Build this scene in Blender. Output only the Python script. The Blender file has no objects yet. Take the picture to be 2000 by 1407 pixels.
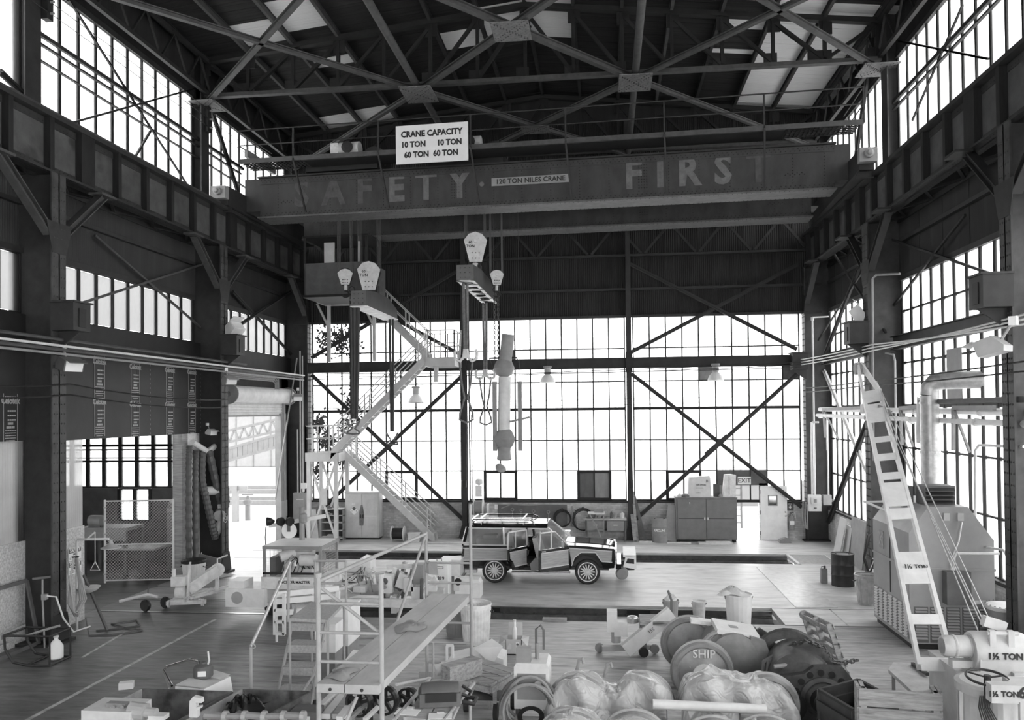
import bpy, math, random
from math import sin, cos, pi, radians as R
from mathutils import Vector as V, Matrix
random.seed(7)
sc = bpy.context.scene
COL = sc.collection
# camera
F, YAW, PIT, ROL, CX, CY, H = 1575.2, .11081, .01512, .00964, 1006.2, 780.2, 5.1
cam = bpy.data.cameras.new('camera'); camo = bpy.data.objects.new('camera', cam); COL.objects.link(camo)
cam.sensor_fit = 'HORIZONTAL'; cam.sensor_width = 36; cam.lens = F * 36 / 2000
cam.shift_x = (1000 - CX) / 2000; cam.shift_y = (CY - 703.5) / 2000
cam.clip_end = 500; cam.clip_start = .1
camo.matrix_world = Matrix.Translation((0, 0, H)) @ Matrix.Rotation(YAW, 4, 'Z') @ Matrix.Rotation(pi / 2 + PIT, 4, 'X') @ Matrix.Rotation(-ROL, 4, 'Z')
sc.camera = camo
# sky, exposure
SKY = 5.5
w = bpy.data.worlds.new('overcast_sky'); sc.world = w; w.use_nodes = True
bg = w.node_tree.nodes['Background']; bg.inputs[0].default_value = (1, 1, 1, 1); bg.inputs[1].default_value = SKY
vs = sc.view_settings
vs.view_transform = 'Standard'; vs.look = 'None'; vs.gamma = 1; vs.exposure = 0.0; vs.use_curve_mapping = False
sc.cycles.use_denoising = True
def portal(c, sx, sy, n):
    l = bpy.data.lights.new('sky_portal', 'AREA'); l.shape = 'RECTANGLE'; l.size = sx; l.size_y = sy
    o = bpy.data.objects.new('sky_portal', l); COL.objects.link(o); l.cycles.is_portal = True
    z = -V(n); x = V((0, 0, 1)).cross(z)
    x = x.normalized() if x.length > .1 else V((1, 0, 0)); y = z.cross(x)
    o.matrix_world = Matrix.Translation(c) @ Matrix((x, y, z)).transposed().to_4x4()
# materials
MATS = {}
def mat(name, v, rough=.7, metal=0, amt=.25, scale=3, stretch=(1, 1, 1), bump=0, spec=.4, stain=None, detail=5):
    """grey procedural material: base value v, mottled by noise (amt), optional darker stains (value, threshold, scale)"""
    if name in MATS: return MATS[name]
    m = bpy.data.materials.new(name); m.use_nodes = True; nt = m.node_tree; N = nt.nodes; L = nt.links
    b = N['Principled BSDF']; b.inputs['Roughness'].default_value = rough; b.inputs['Metallic'].default_value = metal
    b.inputs['Specular IOR Level'].default_value = spec
    tc = N.new('ShaderNodeTexCoord'); mp = N.new('ShaderNodeMapping'); mp.inputs['Scale'].default_value = stretch
    L.new(tc.outputs['Object'], mp.inputs[0])
    no = N.new('ShaderNodeTexNoise'); no.inputs['Scale'].default_value = scale; no.inputs['Detail'].default_value = detail; no.inputs['Roughness'].default_value = .62
    L.new(mp.outputs[0], no.inputs['Vector'])
    cr = N.new('ShaderNodeValToRGB'); e = cr.color_ramp.elements
    a, c = v * (1 - amt), min(.95, v * (1 + amt)); e[0].position = .3; e[1].position = .7
    e[0].color = (a, a, a, 1); e[1].color = (c, c, c, 1); L.new(no.outputs[0], cr.inputs[0])
    out = cr.outputs[0]
    if stain:
        sv, th, ss = stain
        n2 = N.new('ShaderNodeTexNoise'); n2.inputs['Scale'].default_value = ss; n2.inputs['Detail'].default_value = 6; L.new(mp.outputs[0], n2.inputs['Vector'])
        r2 = N.new('ShaderNodeValToRGB'); r2.color_ramp.elements[0].position = th; r2.color_ramp.elements[1].position = th + .12
        r2.color_ramp.elements[0].color = (0, 0, 0, 1); L.new(n2.outputs[0], r2.inputs[0])
        mx = N.new('ShaderNodeMixRGB'); mx.inputs[2].default_value = (sv, sv, sv, 1); L.new(r2.outputs[0], mx.inputs[0]); L.new(out, mx.inputs[1]); out = mx.outputs[0]
    L.new(out, b.inputs['Base Color'])
    if bump:
        bp = N.new('ShaderNodeBump'); bp.inputs['Strength'].default_value = bump; bp.inputs['Distance'].default_value = .02
        L.new(no.outputs[0], bp.inputs['Height']); L.new(bp.outputs[0], b.inputs['Normal'])
    MATS[name] = m
    return m
def glassmat(name, tr, tv, sp=.0, fade=.0):
    m = bpy.data.materials.new(name); m.use_nodes = True; nt = m.node_tree; N = nt.nodes; L = nt.links
    for n in list(N):
        if n.type != 'OUTPUT_MATERIAL': N.remove(n)
    o = N['Material Output']; t = N.new('ShaderNodeBsdfTransparent'); t.inputs[0].default_value = (tv, tv, tv, 1)
    d = N.new('ShaderNodeBsdfTranslucent'); d.inputs[0].default_value = (tv, tv, tv, 1)
    mx = N.new('ShaderNodeMixShader'); no = N.new('ShaderNodeTexNoise'); no.inputs['Scale'].default_value = 1.3; no.inputs['Detail'].default_value = 4
    tc = N.new('ShaderNodeTexCoord'); L.new(tc.outputs['Object'], no.inputs['Vector'])
    mr = N.new('ShaderNodeMapRange'); mr.inputs[1].default_value = .3; mr.inputs[2].default_value = .7; mr.inputs[3].default_value = max(0, 1 - tr - fade); mr.inputs[4].default_value = min(1, 1 - tr + fade)
    L.new(no.outputs[0], mr.inputs[0]); L.new(mr.outputs[0], mx.inputs[0]); L.new(t.outputs[0], mx.inputs[1]); L.new(d.outputs[0], mx.inputs[2])
    g = N.new('ShaderNodeBsdfGlossy'); g.inputs['Roughness'].default_value = .15; m2 = N.new('ShaderNodeMixShader'); m2.inputs[0].default_value = .04 + sp
    L.new(mx.outputs[0], m2.inputs[1]); L.new(g.outputs[0], m2.inputs[2]); L.new(m2.outputs[0], o.inputs[0])
    MATS[name] = m; return m
def stripes(name, v1, v2, pitch, axis=1, gap=.06, rough=.7, amt=.3, bump=.4, spec=.4, scale=3, stretch=(1, 1, 1)):
    """boards / slats / corrugation relief: fine lines every pitch along an axis of the object"""
    m = mat(name, v1, rough, 0, amt, scale, stretch, 0, spec); nt = m.node_tree; N = nt.nodes; L = nt.links
    b = N['Principled BSDF']; src = b.inputs['Base Color'].links[0].from_socket
    tc = N['Texture Coordinate']; sp = N.new('ShaderNodeSeparateXYZ'); L.new(tc.outputs['Object'], sp.inputs[0])
    d = N.new('ShaderNodeMath'); d.operation = 'DIVIDE'; d.inputs[1].default_value = pitch; L.new(sp.outputs[axis], d.inputs[0])
    fr = N.new('ShaderNodeMath'); fr.operation = 'FRACT'; L.new(d.outputs[0], fr.inputs[0])
    lt = N.new('ShaderNodeMath'); lt.operation = 'LESS_THAN'; lt.inputs[1].default_value = gap; L.new(fr.outputs[0], lt.inputs[0])
    mx = N.new('ShaderNodeMixRGB'); mx.inputs[2].default_value = (v2, v2, v2, 1); L.new(lt.outputs[0], mx.inputs[0]); L.new(src, mx.inputs[1]); L.new(mx.outputs[0], b.inputs['Base Color'])
    if bump:
        iv = N.new('ShaderNodeMath'); iv.operation = 'SUBTRACT'; iv.inputs[0].default_value = 1; L.new(lt.outputs[0], iv.inputs[1])
        bp = N.new('ShaderNodeBump'); bp.inputs['Strength'].default_value = bump; bp.inputs['Distance'].default_value = .01; L.new(iv.outputs[0], bp.inputs['Height']); L.new(bp.outputs[0], b.inputs['Normal'])
    return m
def brickmat(name, v, mortar):
    m = mat(name, v, .85, 0, .3, 2); nt = m.node_tree; N = nt.nodes; L = nt.links; b = N['Principled BSDF']
    src = b.inputs['Base Color'].links[0].from_socket
    tc = N['Texture Coordinate']; sp = N.new('ShaderNodeSeparateXYZ'); L.new(tc.outputs['Object'], sp.inputs[0])
    ad = N.new('ShaderNodeMath'); ad.operation = 'ADD'; L.new(sp.outputs[0], ad.inputs[0]); L.new(sp.outputs[1], ad.inputs[1])
    cb = N.new('ShaderNodeCombineXYZ'); L.new(ad.outputs[0], cb.inputs[0]); L.new(sp.outputs[2], cb.inputs[1])
    br = N.new('ShaderNodeTexBrick'); br.inputs['Scale'].default_value = 1; br.inputs['Brick Width'].default_value = .21; br.inputs['Row Height'].default_value = .075; br.inputs['Mortar Size'].default_value = .008
    br.inputs['Color1'].default_value = (1, 1, 1, 1); br.inputs['Color2'].default_value = (.7, .7, .7, 1); br.inputs['Mortar'].default_value = (mortar,) * 3 + (1,)
    L.new(cb.outputs[0], br.inputs['Vector']); mu = N.new('ShaderNodeMixRGB'); mu.blend_type = 'MULTIPLY'; mu.inputs[0].default_value = 1
    L.new(src, mu.inputs[1]); L.new(br.outputs[0], mu.inputs[2]); L.new(mu.outputs[0], b.inputs['Base Color'])
    bp = N.new('ShaderNodeBump'); bp.inputs['Strength'].default_value = .5; bp.inputs['Distance'].default_value = .01; bp.invert = True; L.new(br.outputs['Fac'], bp.inputs['Height']); L.new(bp.outputs[0], b.inputs['Normal'])
    return m
# mesh builder
class MB:
    def __init__(s): s.v = []; s.f = []
    def add(s, vs, fs):
        n = len(s.v); s.v += [tuple(p) for p in vs]; s.f += [tuple(i + n for i in f) for f in fs]; return s
    def box(s, x0, x1, y0, y1, z0, z1):
        return s.add([(x0, y0, z0), (x1, y0, z0), (x1, y1, z0), (x0, y1, z0), (x0, y0, z1), (x1, y0, z1), (x1, y1, z1), (x0, y1, z1)],
                     [(0, 3, 2, 1), (4, 5, 6, 7), (0, 1, 5, 4), (1, 2, 6, 5), (2, 3, 7, 6), (3, 0, 4, 7)])
    def cb(s, c, sz, M=None):
        """box about centre c, optional rotation matrix"""
        a, b, d = sz[0] / 2, sz[1] / 2, sz[2] / 2; c = V(c)
        P = [V(p) for p in ((-a, -b, -d), (a, -b, -d), (a, b, -d), (-a, b, -d), (-a, -b, d), (a, -b, d), (a, b, d), (-a, b, d))]
        if M is not None: P = [M @ p for p in P]
        return s.add([c + p for p in P], [(0, 3, 2, 1), (4, 5, 6, 7), (0, 1, 5, 4), (1, 2, 6, 5), (2, 3, 7, 6), (3, 0, 4, 7)])
    def bar(s, p, q, w, h, up=(0, 0, 1)):
        """rectangular bar p->q, w sideways, h along up"""
        p, q = V(p), V(q); d = (q - p).normalized(); x = d.cross(V(up))
        if x.length < 1e-4: x = d.cross(V((1, 0, 0)))
        x.normalize(); y = x.cross(d); x *= w / 2; y *= h / 2
        return s.add([p - x - y, p + x - y, p + x + y, p - x + y, q - x - y, q + x - y, q + x + y, q - x + y],
                     [(0, 3, 2, 1), (4, 5, 6, 7), (0, 1, 5, 4), (1, 2, 6, 5), (2, 3, 7, 6), (3, 0, 4, 7)])
    def ib(s, p, q, b, h, t=.02, up=(0, 0, 1)):
        """I section p->q: flange width b, height h"""
        p, q = V(p), V(q); u = V(up)
        d = (q - p).normalized(); x = d.cross(u)
        if x.length < 1e-4: x = d.cross(V((1, 0, 0)))
        x.normalize(); y = x.cross(d); o = y * (h / 2 - t / 2)
        s.bar(p + o, q + o, b, t, y); s.bar(p - o, q - o, b, t, y); return s.bar(p, q, t, h - 2 * t, y)
    def cyl(s, p, q, r, n=10, r2=None, cap=True):
        p, q = V(p), V(q); d = (q - p).normalized(); x = d.cross(V((0, 0, 1)))
        if x.length < 1e-3: x = V((1, 0, 0))
        x.normalize(); y = d.cross(x); r2 = r if r2 is None else r2
        a = [p + x * r * cos(2 * pi * i / n) + y * r * sin(2 * pi * i / n) for i in range(n)]
        b = [q + x * r2 * cos(2 * pi * i / n) + y * r2 * sin(2 * pi * i / n) for i in range(n)]
        fs = [(i, (i + 1) % n, n + (i + 1) % n, n + i) for i in range(n)]
        if cap: fs += [tuple(range(n))[::-1], tuple(range(n, 2 * n))]
        return s.add(a + b, fs)
    def tube(s, pts, r, n=6):
        pts = [V(p) for p in pts]; m = len(pts); vs = []; x = None
        for i, p in enumerate(pts):
            d = (pts[min(i + 1, m - 1)] - pts[max(i - 1, 0)]).normalized()
            if x is None:
                x = d.cross(V((0, 0, 1)))
                if x.length < 1e-3: x = V((1, 0, 0))
            x = (x - d * x.dot(d)); x = x.normalized() if x.length > 1e-6 else V((1, 0, 0)); y = d.cross(x)
            vs += [p + (x * cos(2 * pi * k / n) + y * sin(2 * pi * k / n)) * r for k in range(n)]
        fs = [(i * n + k, i * n + (k + 1) % n, (i + 1) * n + (k + 1) % n, (i + 1) * n + k) for i in range(m - 1) for k in range(n)]
        return s.add(vs, fs + [tuple(range(n))[::-1], tuple(range((m - 1) * n, m * n))])
    def lathe(s, prof, c=(0, 0, 0), ax=(0, 0, 1), n=16, ring=False):
        """profile [(r, t)] turned about axis ax through c"""
        ax = V(ax).normalized(); x = ax.cross(V((0, 0, 1)))
        if x.length < 1e-3: x = V((1, 0, 0))
        x.normalize(); y = ax.cross(x); c = V(c); vs = []
        for r, t in prof: vs += [c + ax * t + (x * cos(2 * pi * k / n) + y * sin(2 * pi * k / n)) * max(r, 1e-4) for k in range(n)]
        m = len(prof)
        fs = [(i * n + k, i * n + (k + 1) % n, (i + 1) * n + (k + 1) % n, (i + 1) * n + k) for i in range(m - 1) for k in range(n)]
        if ring: return s.add(vs, fs + [((m - 1) * n + k, (m - 1) * n + (k + 1) % n, (k + 1) % n, k) for k in range(n)])
        if prof[0][0] > 1e-3: fs.append(tuple(range(n))[::-1])
        if prof[-1][0] > 1e-3: fs.append(tuple(range((m - 1) * n, m * n)))
        return s.add(vs, fs)
    def prism(s, poly, o, u, w, t):
        """polygon [(a, b)] in plane o + a*u + b*w, thickness vector t"""
        o, u, w, t = V(o), V(u), V(w), V(t); n = len(poly)
        a = [o + u * p + w * q for p, q in poly]
        return s.add(a + [p + t for p in a], [tuple(range(n))[::-1], tuple(range(n, 2 * n))] + [(i, (i + 1) % n, n + (i + 1) % n, n + i) for i in range(n)])
    def rivet(s, p, nrm, r=.018):
        nrm = V(nrm); x = nrm.cross(V((0, 0, 1)))
        if x.length < 1e-3: x = V((1, 0, 0))
        x.normalize(); y = nrm.cross(x); p = V(p)
        return s.add([p + x * r, p + y * r, p - x * r, p - y * r, p + nrm * r * .7], [(0, 1, 4), (1, 2, 4), (2, 3, 4), (3, 0, 4)])
    def build(s, name, m, parent=None, world=False, smooth=False, kind=None):
        me = bpy.data.meshes.new(name); off = V((0, 0, 0))
        if parent is not None and world: off = V(parent.get('_o', (0, 0, 0)))
        me.from_pydata([tuple(V(p) - off) for p in s.v] if off.length else s.v, [], s.f); me.update()
        me.materials.append(MATS[m] if isinstance(m, str) else m)
        if smooth: me.polygons.foreach_set('use_smooth', [True] * len(me.polygons)); me.set_sharp_from_angle(angle=R(40))
        o = bpy.data.objects.new(name, me); COL.objects.link(o)
        if parent is not None: o.parent = parent
        if kind: o['kind'] = kind
        return o
def tag(o, label=None, cat=None, group=None, kind=None):
    if label: o['label'] = label
    if cat: o['category'] = cat
    if group: o['group'] = group
    if kind: o['kind'] = kind
    return o
def thing(name, label, cat, loc=(0, 0, 0), rz=0, group=None):
    o = bpy.data.objects.new(name, None); COL.objects.link(o); o.location = loc; o.rotation_euler = (0, 0, rz); o.empty_display_size = .1
    tag(o, label, cat, group); o['_o'] = tuple(loc); return o
def struct(name, mb, m, parent=None, label=None):
    o = mb.build(name, m, parent, world=parent is not None)
    if parent is None: o['kind'] = 'structure'
    if label: o['label'] = label
    return o
def dup(o, parent=None, loc=None, rz=None, label=None):
    c = o.copy(); COL.objects.link(c); c.parent = parent
    if loc is not None: c.location = loc; c['_o'] = tuple(loc)
    if rz is not None: c.rotation_euler = (0, 0, rz)
    if label: c['label'] = label
    for ch in o.children: dup(ch, c)
    return c
UNIT = {}
def piece(name, c, sz, m, parent=None, rz=0):
    """one box piece sharing a unit mesh, scaled"""
    k = m
    if k not in UNIT:
        b = MB().cb((0, 0, 0), (1, 1, 1)); me = bpy.data.meshes.new('unit_piece'); me.from_pydata(b.v, [], b.f); me.materials.append(MATS[m]); UNIT[k] = me
    o = bpy.data.objects.new(name, UNIT[k]); COL.objects.link(o)
    if parent is not None:
        o.parent = parent; off = V(parent.get('_o', (0, 0, 0))); c = V(c) - off
    o.location = c; o.scale = sz; o.rotation_euler = (0, 0, rz); return o
def text(name, body, size, m, M, parent=None, align='CENTER', bold=0., depth=.004, sx=1.):
    """flat lettering as a thin mesh; M places it (x right, y up, z out)"""
    cu = bpy.data.curves.new('lettering', 'FONT'); cu.body = body; cu.size = size; cu.align_x = align; cu.align_y = 'CENTER'; cu.extrude = depth; cu.offset = bold; cu.resolution_u = 2
    t = bpy.data.objects.new('lettering', cu); COL.objects.link(t)
    me = bpy.data.meshes.new_from_object(t); bpy.data.objects.remove(t)
    me.materials.clear(); me.materials.append(MATS[m]); me.transform(Matrix.Diagonal((sx, 1, 1, 1))); me.transform(M)
    o = bpy.data.objects.new(name, me); COL.objects.link(o)
    if parent is not None: o.parent = parent
    return o
def face(o, u, w):
    """matrix with origin o, x along u, y along w"""
    u, w = V(u).normalized(), V(w).normalized(); n = u.cross(w)
    return Matrix.Translation(o) @ Matrix((u, w, n)).transposed().to_4x4()
CR, SR, CP, SP, CYW, SYW = cos(ROL), sin(ROL), cos(PIT), sin(PIT), cos(YAW), sin(YAW)
def at(x, y, X=None, Y=None, Z=None):
    """the point of the place seen at a photo pixel, on the plane X=, Y= or Z="""
    a, b = x - CX, y - CY; px = (CR * a - SR * b) / F; u = -(SR * a + CR * b) / F
    yc = CP - SP * u; z = SP + CP * u; d = V((CYW * px - SYW * yc, SYW * px + CYW * yc, z))
    t = X / d.x if X is not None else Y / d.y if Y is not None else (Z - H) / d.z
    return d * t + V((0, 0, H))
def arc(c, r, a0, a1, n, u=(1, 0, 0), w=(0, 0, 1)):
    return [V(c) + V(u) * r * cos(a0 + (a1 - a0) * i / n) + V(w) * r * sin(a0 + (a1 - a0) * i / n) for i in range(n + 1)]
# materials of the hall
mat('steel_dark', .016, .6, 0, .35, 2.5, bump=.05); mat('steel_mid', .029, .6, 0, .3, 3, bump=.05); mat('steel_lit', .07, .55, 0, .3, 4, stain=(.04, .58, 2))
mat('web_plate', .085, .6, 0, .35, 2, stain=(.04, .6, 1.5)); mat('black', .02, .5, 0, .2); mat('rubber', .03, .75, 0, .3)
mat('white_paint', .85, .45, 0, .08, 3); mat('grey_paint', .42, .5, 0, .12, 3); mat('light_grey', .68, .5, 0, .12, 3); mat('dirty_white', .74, .55, 0, .2, 4, stain=(.5, .6, 3))
mat('mid_grey', .28, .55, 0, .15, 3); mat('dark_grey', .12, .55, 0, .2, 3); mat('lamp_white', .85, .4, 0, .05)
mat('galv', .45, .38, .5, .2, 8); mat('alu', .6, .35, .7, .12, 8); mat('chrome', .8, .15, 1, .05)
mat('wood', .34, .75, 0, .3, 3, (1, 1, 8)); mat('old_wood', .36, .8, 0, .35, 4, (1, 6, 6), stain=(.1, .6, 2)); mat('plywood', .4, .7, 0, .2, 3, (1, 6, 1))
mat('osb', .52, .75, 0, .3, 22, detail=3); mat('cardboard', .58, .8, 0, .08, 3); mat('paper', .85, .8, 0, .03)
mat('floor', .56, .4, 0, .28, 2.2, (.5, 1.5, 1), bump=.2, spec=.5, stain=(.24, .62, 1.1), detail=10); mat('floor_front', .38, .45, 0, .4, 4, (.4, 1.8, 1), bump=.4, spec=.5, stain=(.12, .6, 1.6), detail=10); mat('floor_oily', .1, .42, 0, .45, 2.5, (.5, 1.6, 1), bump=.3, spec=.45, stain=(.045, .56, 1.3), detail=10)
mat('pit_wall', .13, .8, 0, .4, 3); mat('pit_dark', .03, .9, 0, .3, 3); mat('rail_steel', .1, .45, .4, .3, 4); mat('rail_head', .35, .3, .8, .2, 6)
def oilsoak(m, x0, x1, v):
    """old oil soaked into the floor towards the left wall, with a ragged border"""
    nt = m.node_tree; N = nt.nodes; L = nt.links; b = N['Principled BSDF']; src = b.inputs['Base Color'].links[0].from_socket; tc = N['Texture Coordinate']
    s = N.new('ShaderNodeSeparateXYZ'); L.new(tc.outputs['Object'], s.inputs[0]); no = N.new('ShaderNodeTexNoise'); no.inputs['Scale'].default_value = .7; no.inputs['Detail'].default_value = 8; L.new(tc.outputs['Object'], no.inputs['Vector'])
    ad = N.new('ShaderNodeMath'); ad.operation = 'MULTIPLY_ADD'; ad.inputs[1].default_value = 7; L.new(no.outputs[0], ad.inputs[0]); L.new(s.outputs[0], ad.inputs[2])
    mr = N.new('ShaderNodeMapRange'); mr.interpolation_type = 'SMOOTHSTEP'; mr.inputs[1].default_value = x0 + 3.5; mr.inputs[2].default_value = x1 + 3.5; mr.inputs[3].default_value = .88; mr.inputs[4].default_value = 0; L.new(ad.outputs[0], mr.inputs[0])
    mx = N.new('ShaderNodeMixRGB'); mx.blend_type = 'MULTIPLY'; mx.inputs[2].default_value = (v, v, v, 1); L.new(mr.outputs[0], mx.inputs[0]); L.new(src, mx.inputs[1]); L.new(mx.outputs[0], b.inputs['Base Color'])
oilsoak(MATS['floor_front'], -10.5, -3.5, .28); oilsoak(MATS['floor'], -13, -8, .5)
brickmat('brick', .62, .75)
mat('corrugated', .026, .65, 0, .5, 1.2, (1, 1, .12), stain=(.11, .66, 1.6)); mat('fiberglass_trim', .3)
mat('yard', .8, .9, 0, .1, .5); mat('yard_grey', .2, .9, 0, .1, .5); mat('ivy', .06, .7)
mat('board_print', .035, .6, 0, .15, 2); mat('print_white', .42, .7, 0, .1, 9)
mat('roof_board', .018, .8, 0, .5, 2.5, (.3, 4, 1)); mat('new_board', .72, .75, 0, .2, 2.5, (.4, 6, 1), stain=(.5, .64, 3)); mat('light_strut', .065, .6, 0, .3, 4)
glassmat('glass', .72, .92, fade=.1); glassmat('glass_shaded', .35, .44, fade=.12); glassmat('corr_clear', .18, .7, fade=.1)  # low left panes darker, shade from outside put into the glass tint
mat('pane_board', .3, .7, 0, .15); mat('pane_dark', .12, .6, 0, .2)
# the hall: main dimensions (metres)
XL, XR, XC, YB = -13.15, 8.65, -2.35, 32.5         # glass lines, centre line, end wall
FL, FR = -12.2, 7.7                                 # inner column faces
YCOL = [-5.65, 1.95, 9.57, 17.2, 24.85, 32.4]
GB, GT = 10.56, 11.9                                # crane runway girder
TC = 15.4                                           # truss bottom chord
def roofz(x): return 18.0 - .11 * abs(x - XC)
PA, PB = (19.65, 21.3, -8.6, 4.15), (27.37, 29.2, -10.9, 6.25)   # inspection pits y0 y1 x0 x1
# ground outside
struct('ground_yard', MB().box(-90, XL - 6.4, -40, 110, -.3, -.06).box(XL - 6.4, XL - .2, 26.6, YB + .3, -.3, -.02).box(XL - 6.4, 70, YB + .3, 110, -.3, -.06).box(XR + .3, 70, -40, YB + .3, -.3, -.06), 'yard', label='bright concrete yard outside the hall')
bpy.data.objects['ground_yard'].name = 'floor_outside'
# floor slabs
fl = thing('floor', None, None); del fl['_o']; fl['kind'] = 'structure'
def slab(x0, x1, y0, y1, m): struct('floor_slab', MB().box(x0, x1, y0, y1, -.3, 0), m, fl)
slab(XL - .2, XR + .3, -6.2, PA[0], 'floor_front')
for y in PA[:2]: struct('floor_joint', MB().box(PA[3], XR - .1, y - .025, y + .025, -.01, .003), 'black', fl)
slab(XL - .2, XR + .3, PA[1], PB[0], 'floor'); slab(XL - .2, XR + .3, PB[1], YB + .3, 'floor')
slab(XL - .2, PA[2], PA[0], PA[1], 'floor_front'); slab(XL - .2, PB[2], PB[0], PB[1], 'floor'); slab(PB[3] + 1.3, XR + .3, PB[0], PB[1], 'floor')
slab(XL - 6.4, XL - .2, 13.8, 26.6, 'floor_oily')
for y0, y1, x0, x1 in (PA, PB):                       # pit walls and bottoms
    p = MB().box(x0, x1, y0 - .2, y0, -1.3, -.3).box(x0, x1, y1, y1 + .2, -1.3, -.3).box(x0 - .2, x0, y0, y1, -1.3, -.3).box(x1, x1 + .2, y0, y1, -1.3, -.3)
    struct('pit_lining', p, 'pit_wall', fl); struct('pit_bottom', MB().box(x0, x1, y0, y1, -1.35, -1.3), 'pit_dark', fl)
    struct('pit_ledge', MB().box(x0, x1, y1 - .32, y1, -.5, -.2).box(x0, x1, y0, y0 + .32, -.5, -.2), 'pit_wall', fl)
def rail(x0, x1, y, z=0):
    b = MB().box(x0, x1, y - .07, y + .07, z - .15, z - .13).box(x0, x1, y - .01, y + .01, z - .13, z - .035).box(x0, x1, y - .035, y + .035, z - .035, z)
    return b
n = 0
for (y0, y1, x0, x1), nm in ((PA, 'near pit'), (PB, 'far pit')):
    for y, e in ((y0 + .16, 'front'), (y1 - .16, 'back')):
        t = thing('pit_rail', 'steel rail along the %s edge of the %s' % (e, nm), 'rail', (x0, y, -.2), 0, 'rails in the pits')
        rail(x0, x1, y, -.04).build('rail', 'rail_steel', t, True)
        jb = MB()
        for xx in (x0 + 5.2, x0 + 9.1): jb.box(xx, xx + .6, y - .06, y - .03, -.16, -.06)
        jb.build('joint_bar', 'steel_dark', t, True)
        sp_ = MB()
        for i in range(int((x1 - x0) / .8)): sp_.cb((x0 + .3 + i * .8, y - .08, -.17), (.05, .06, .04))
        sp_.build('spikes', 'steel_lit', t, True, kind='stuff')
for y, x0, x1, lb in ((PA[0] + .16, XL, PA[2], 'front rail set flush in the dark floor before the side room gate'), (PA[1] - .16, XL, PA[2], 'back rail set flush in the dark floor before the side room gate'),
                      (PB[0] + .16, XL, PB[2], 'front rail set flush in the floor inside the roll up door'), (PB[1] - .16, XL, PB[2], 'back rail set flush in the floor inside the roll up door')):
    t = thing('embedded_rail', lb, 'rail', (x0, y, 0)); MB().box(x0, x1, y - .035, y + .035, -.02, .006).build('rail_head', 'rail_head', t, True); MB().box(x0, x1, y - .1, y - .04, -.02, .003).build('flangeway', 'black', t, True)
# pit A covers on the right
for i in range(3):
    t = MB().box(0, 1.42, PA[0] + .03, PA[1] - .03, -.14, 0); o = t.build('pit_cover', 'floor'); o.location = (PA[3] + .02 + 1.45 * i, 0, .004)
    tag(o, ['first timber cover plate over the near pit, beside the open end', 'middle timber cover plate over the near pit', 'timber cover plate over the near pit beside the grey cabinet'][i], 'cover plate', 'covers over the near pit')
for i, (a, b_, yy) in enumerate(((1060, 1107, 19.72), (1200, 1290, 19.85))):
    X0, X1 = at(a, 1212, Z=0).x, at(b_, 1212, Z=0).x; o = MB().box(X0, X1, yy - .12, yy + .1, 0, .05).build('loose_plank', 'wood'); tag(o, ['short', 'long'][i] + ' plank lying on the front edge of the near pit', 'plank')
# grating over pit B
t = thing('floor_grating', 'steel grating over the far pit beside the drum', 'grating', (PB[3], PB[0], 0)); g = MB()
for i in range(30): g.box(PB[3] + .02 + i * .042, PB[3] + .04 + i * .042, PB[0] + .05, PB[1] - .05, -.03, 0)
for i in range(22): g.box(PB[3], PB[3] + 1.28, PB[0] + .08 + i * .08, PB[0] + .105 + i * .08, -.032, -.002)
g.build('bars', 'galv', t, True); MB().box(PB[3] - .02, PB[3] + .08, PB[0], PB[1], -.1, .01).box(PB[3], PB[3] + 1.3, PB[0], PB[0] + .06, -.1, .01).box(PB[3], PB[3] + 1.3, PB[1] - .06, PB[1], -.1, .01).build('frame', 'light_grey', t, True)
# steel plates and painted lines on the floor
def rz_box(c, sz, a): return MB().cb((0, 0, 0), sz, Matrix.Rotation(a, 3, 'Z')), c
mat('plate_steel', .5, .32, .3, .2, 5, stain=(.62, .6, 1.2)); mat('floor_line', .5, .6, 0, .5, 5)
o = MB().box(4.8, 5.85, 21.45, 26.8, 0, .012).build('floor_plate', 'plate_steel'); tag(o, 'long bright steel plate lying on the floor near the drum', 'steel plate')
p0 = at(150, 1355, Z=0); p1 = at(365, 1240, Z=0)
o = MB().bar(p0 - (p1 - p0) * .5, p1 + (p1 - p0) * .35, .09, .004).build('painted_line', 'floor_line'); tag(o, 'worn pale painted line across the dark floor', 'floor marking')
o = MB().bar(at(160, 1285, Z=0), at(245, 1235, Z=0), .07, .004).build('painted_line', 'floor_line'); tag(o, 'short worn painted line beside the column base', 'floor marking')
# glazing
WN = [0]
def window(us, zs, plane, c, m='glass', skip=(), mw=.05, swap={}, md=.08, bars=(), label=None):
    """glazed bay: vertical mullions at us, bars at zs, in plane 'x' or 'y' = c"""
    WN[0] += 1; W = thing('window_%d' % WN[0], label, None); W['kind'] = 'structure'; del W['_o']
    def P(u, z): return (c, u, z) if plane == 'x' else (u, c, z)
    def S(a, b, z): return (b, a, z) if plane == 'x' else (a, b, z)
    for u in us: piece('mullion', P(u, (zs[0] + zs[-1]) / 2), S(mw, md, zs[-1] - zs[0]), 'steel_dark', W)
    for j, z in enumerate(zs): piece('glazing_bar', P((us[0] + us[-1]) / 2, z), S(us[-1] - us[0], md * .8, (.045 if j not in bars else .11)), 'steel_dark', W)
    for i in range(len(us) - 1):
        for j in range(len(zs) - 1):
            if (i, j) in skip: continue
            piece('pane', P((us[i] + us[i + 1]) / 2, (zs[j] + zs[j + 1]) / 2), S(us[i + 1] - us[i] - mw, .008, zs[j + 1] - zs[j] - mw * .8), swap.get((i, j), m), W)
    return W
def lin(a, b, n): return [a + (b - a) * i / n for i in range(n + 1)]
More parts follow.
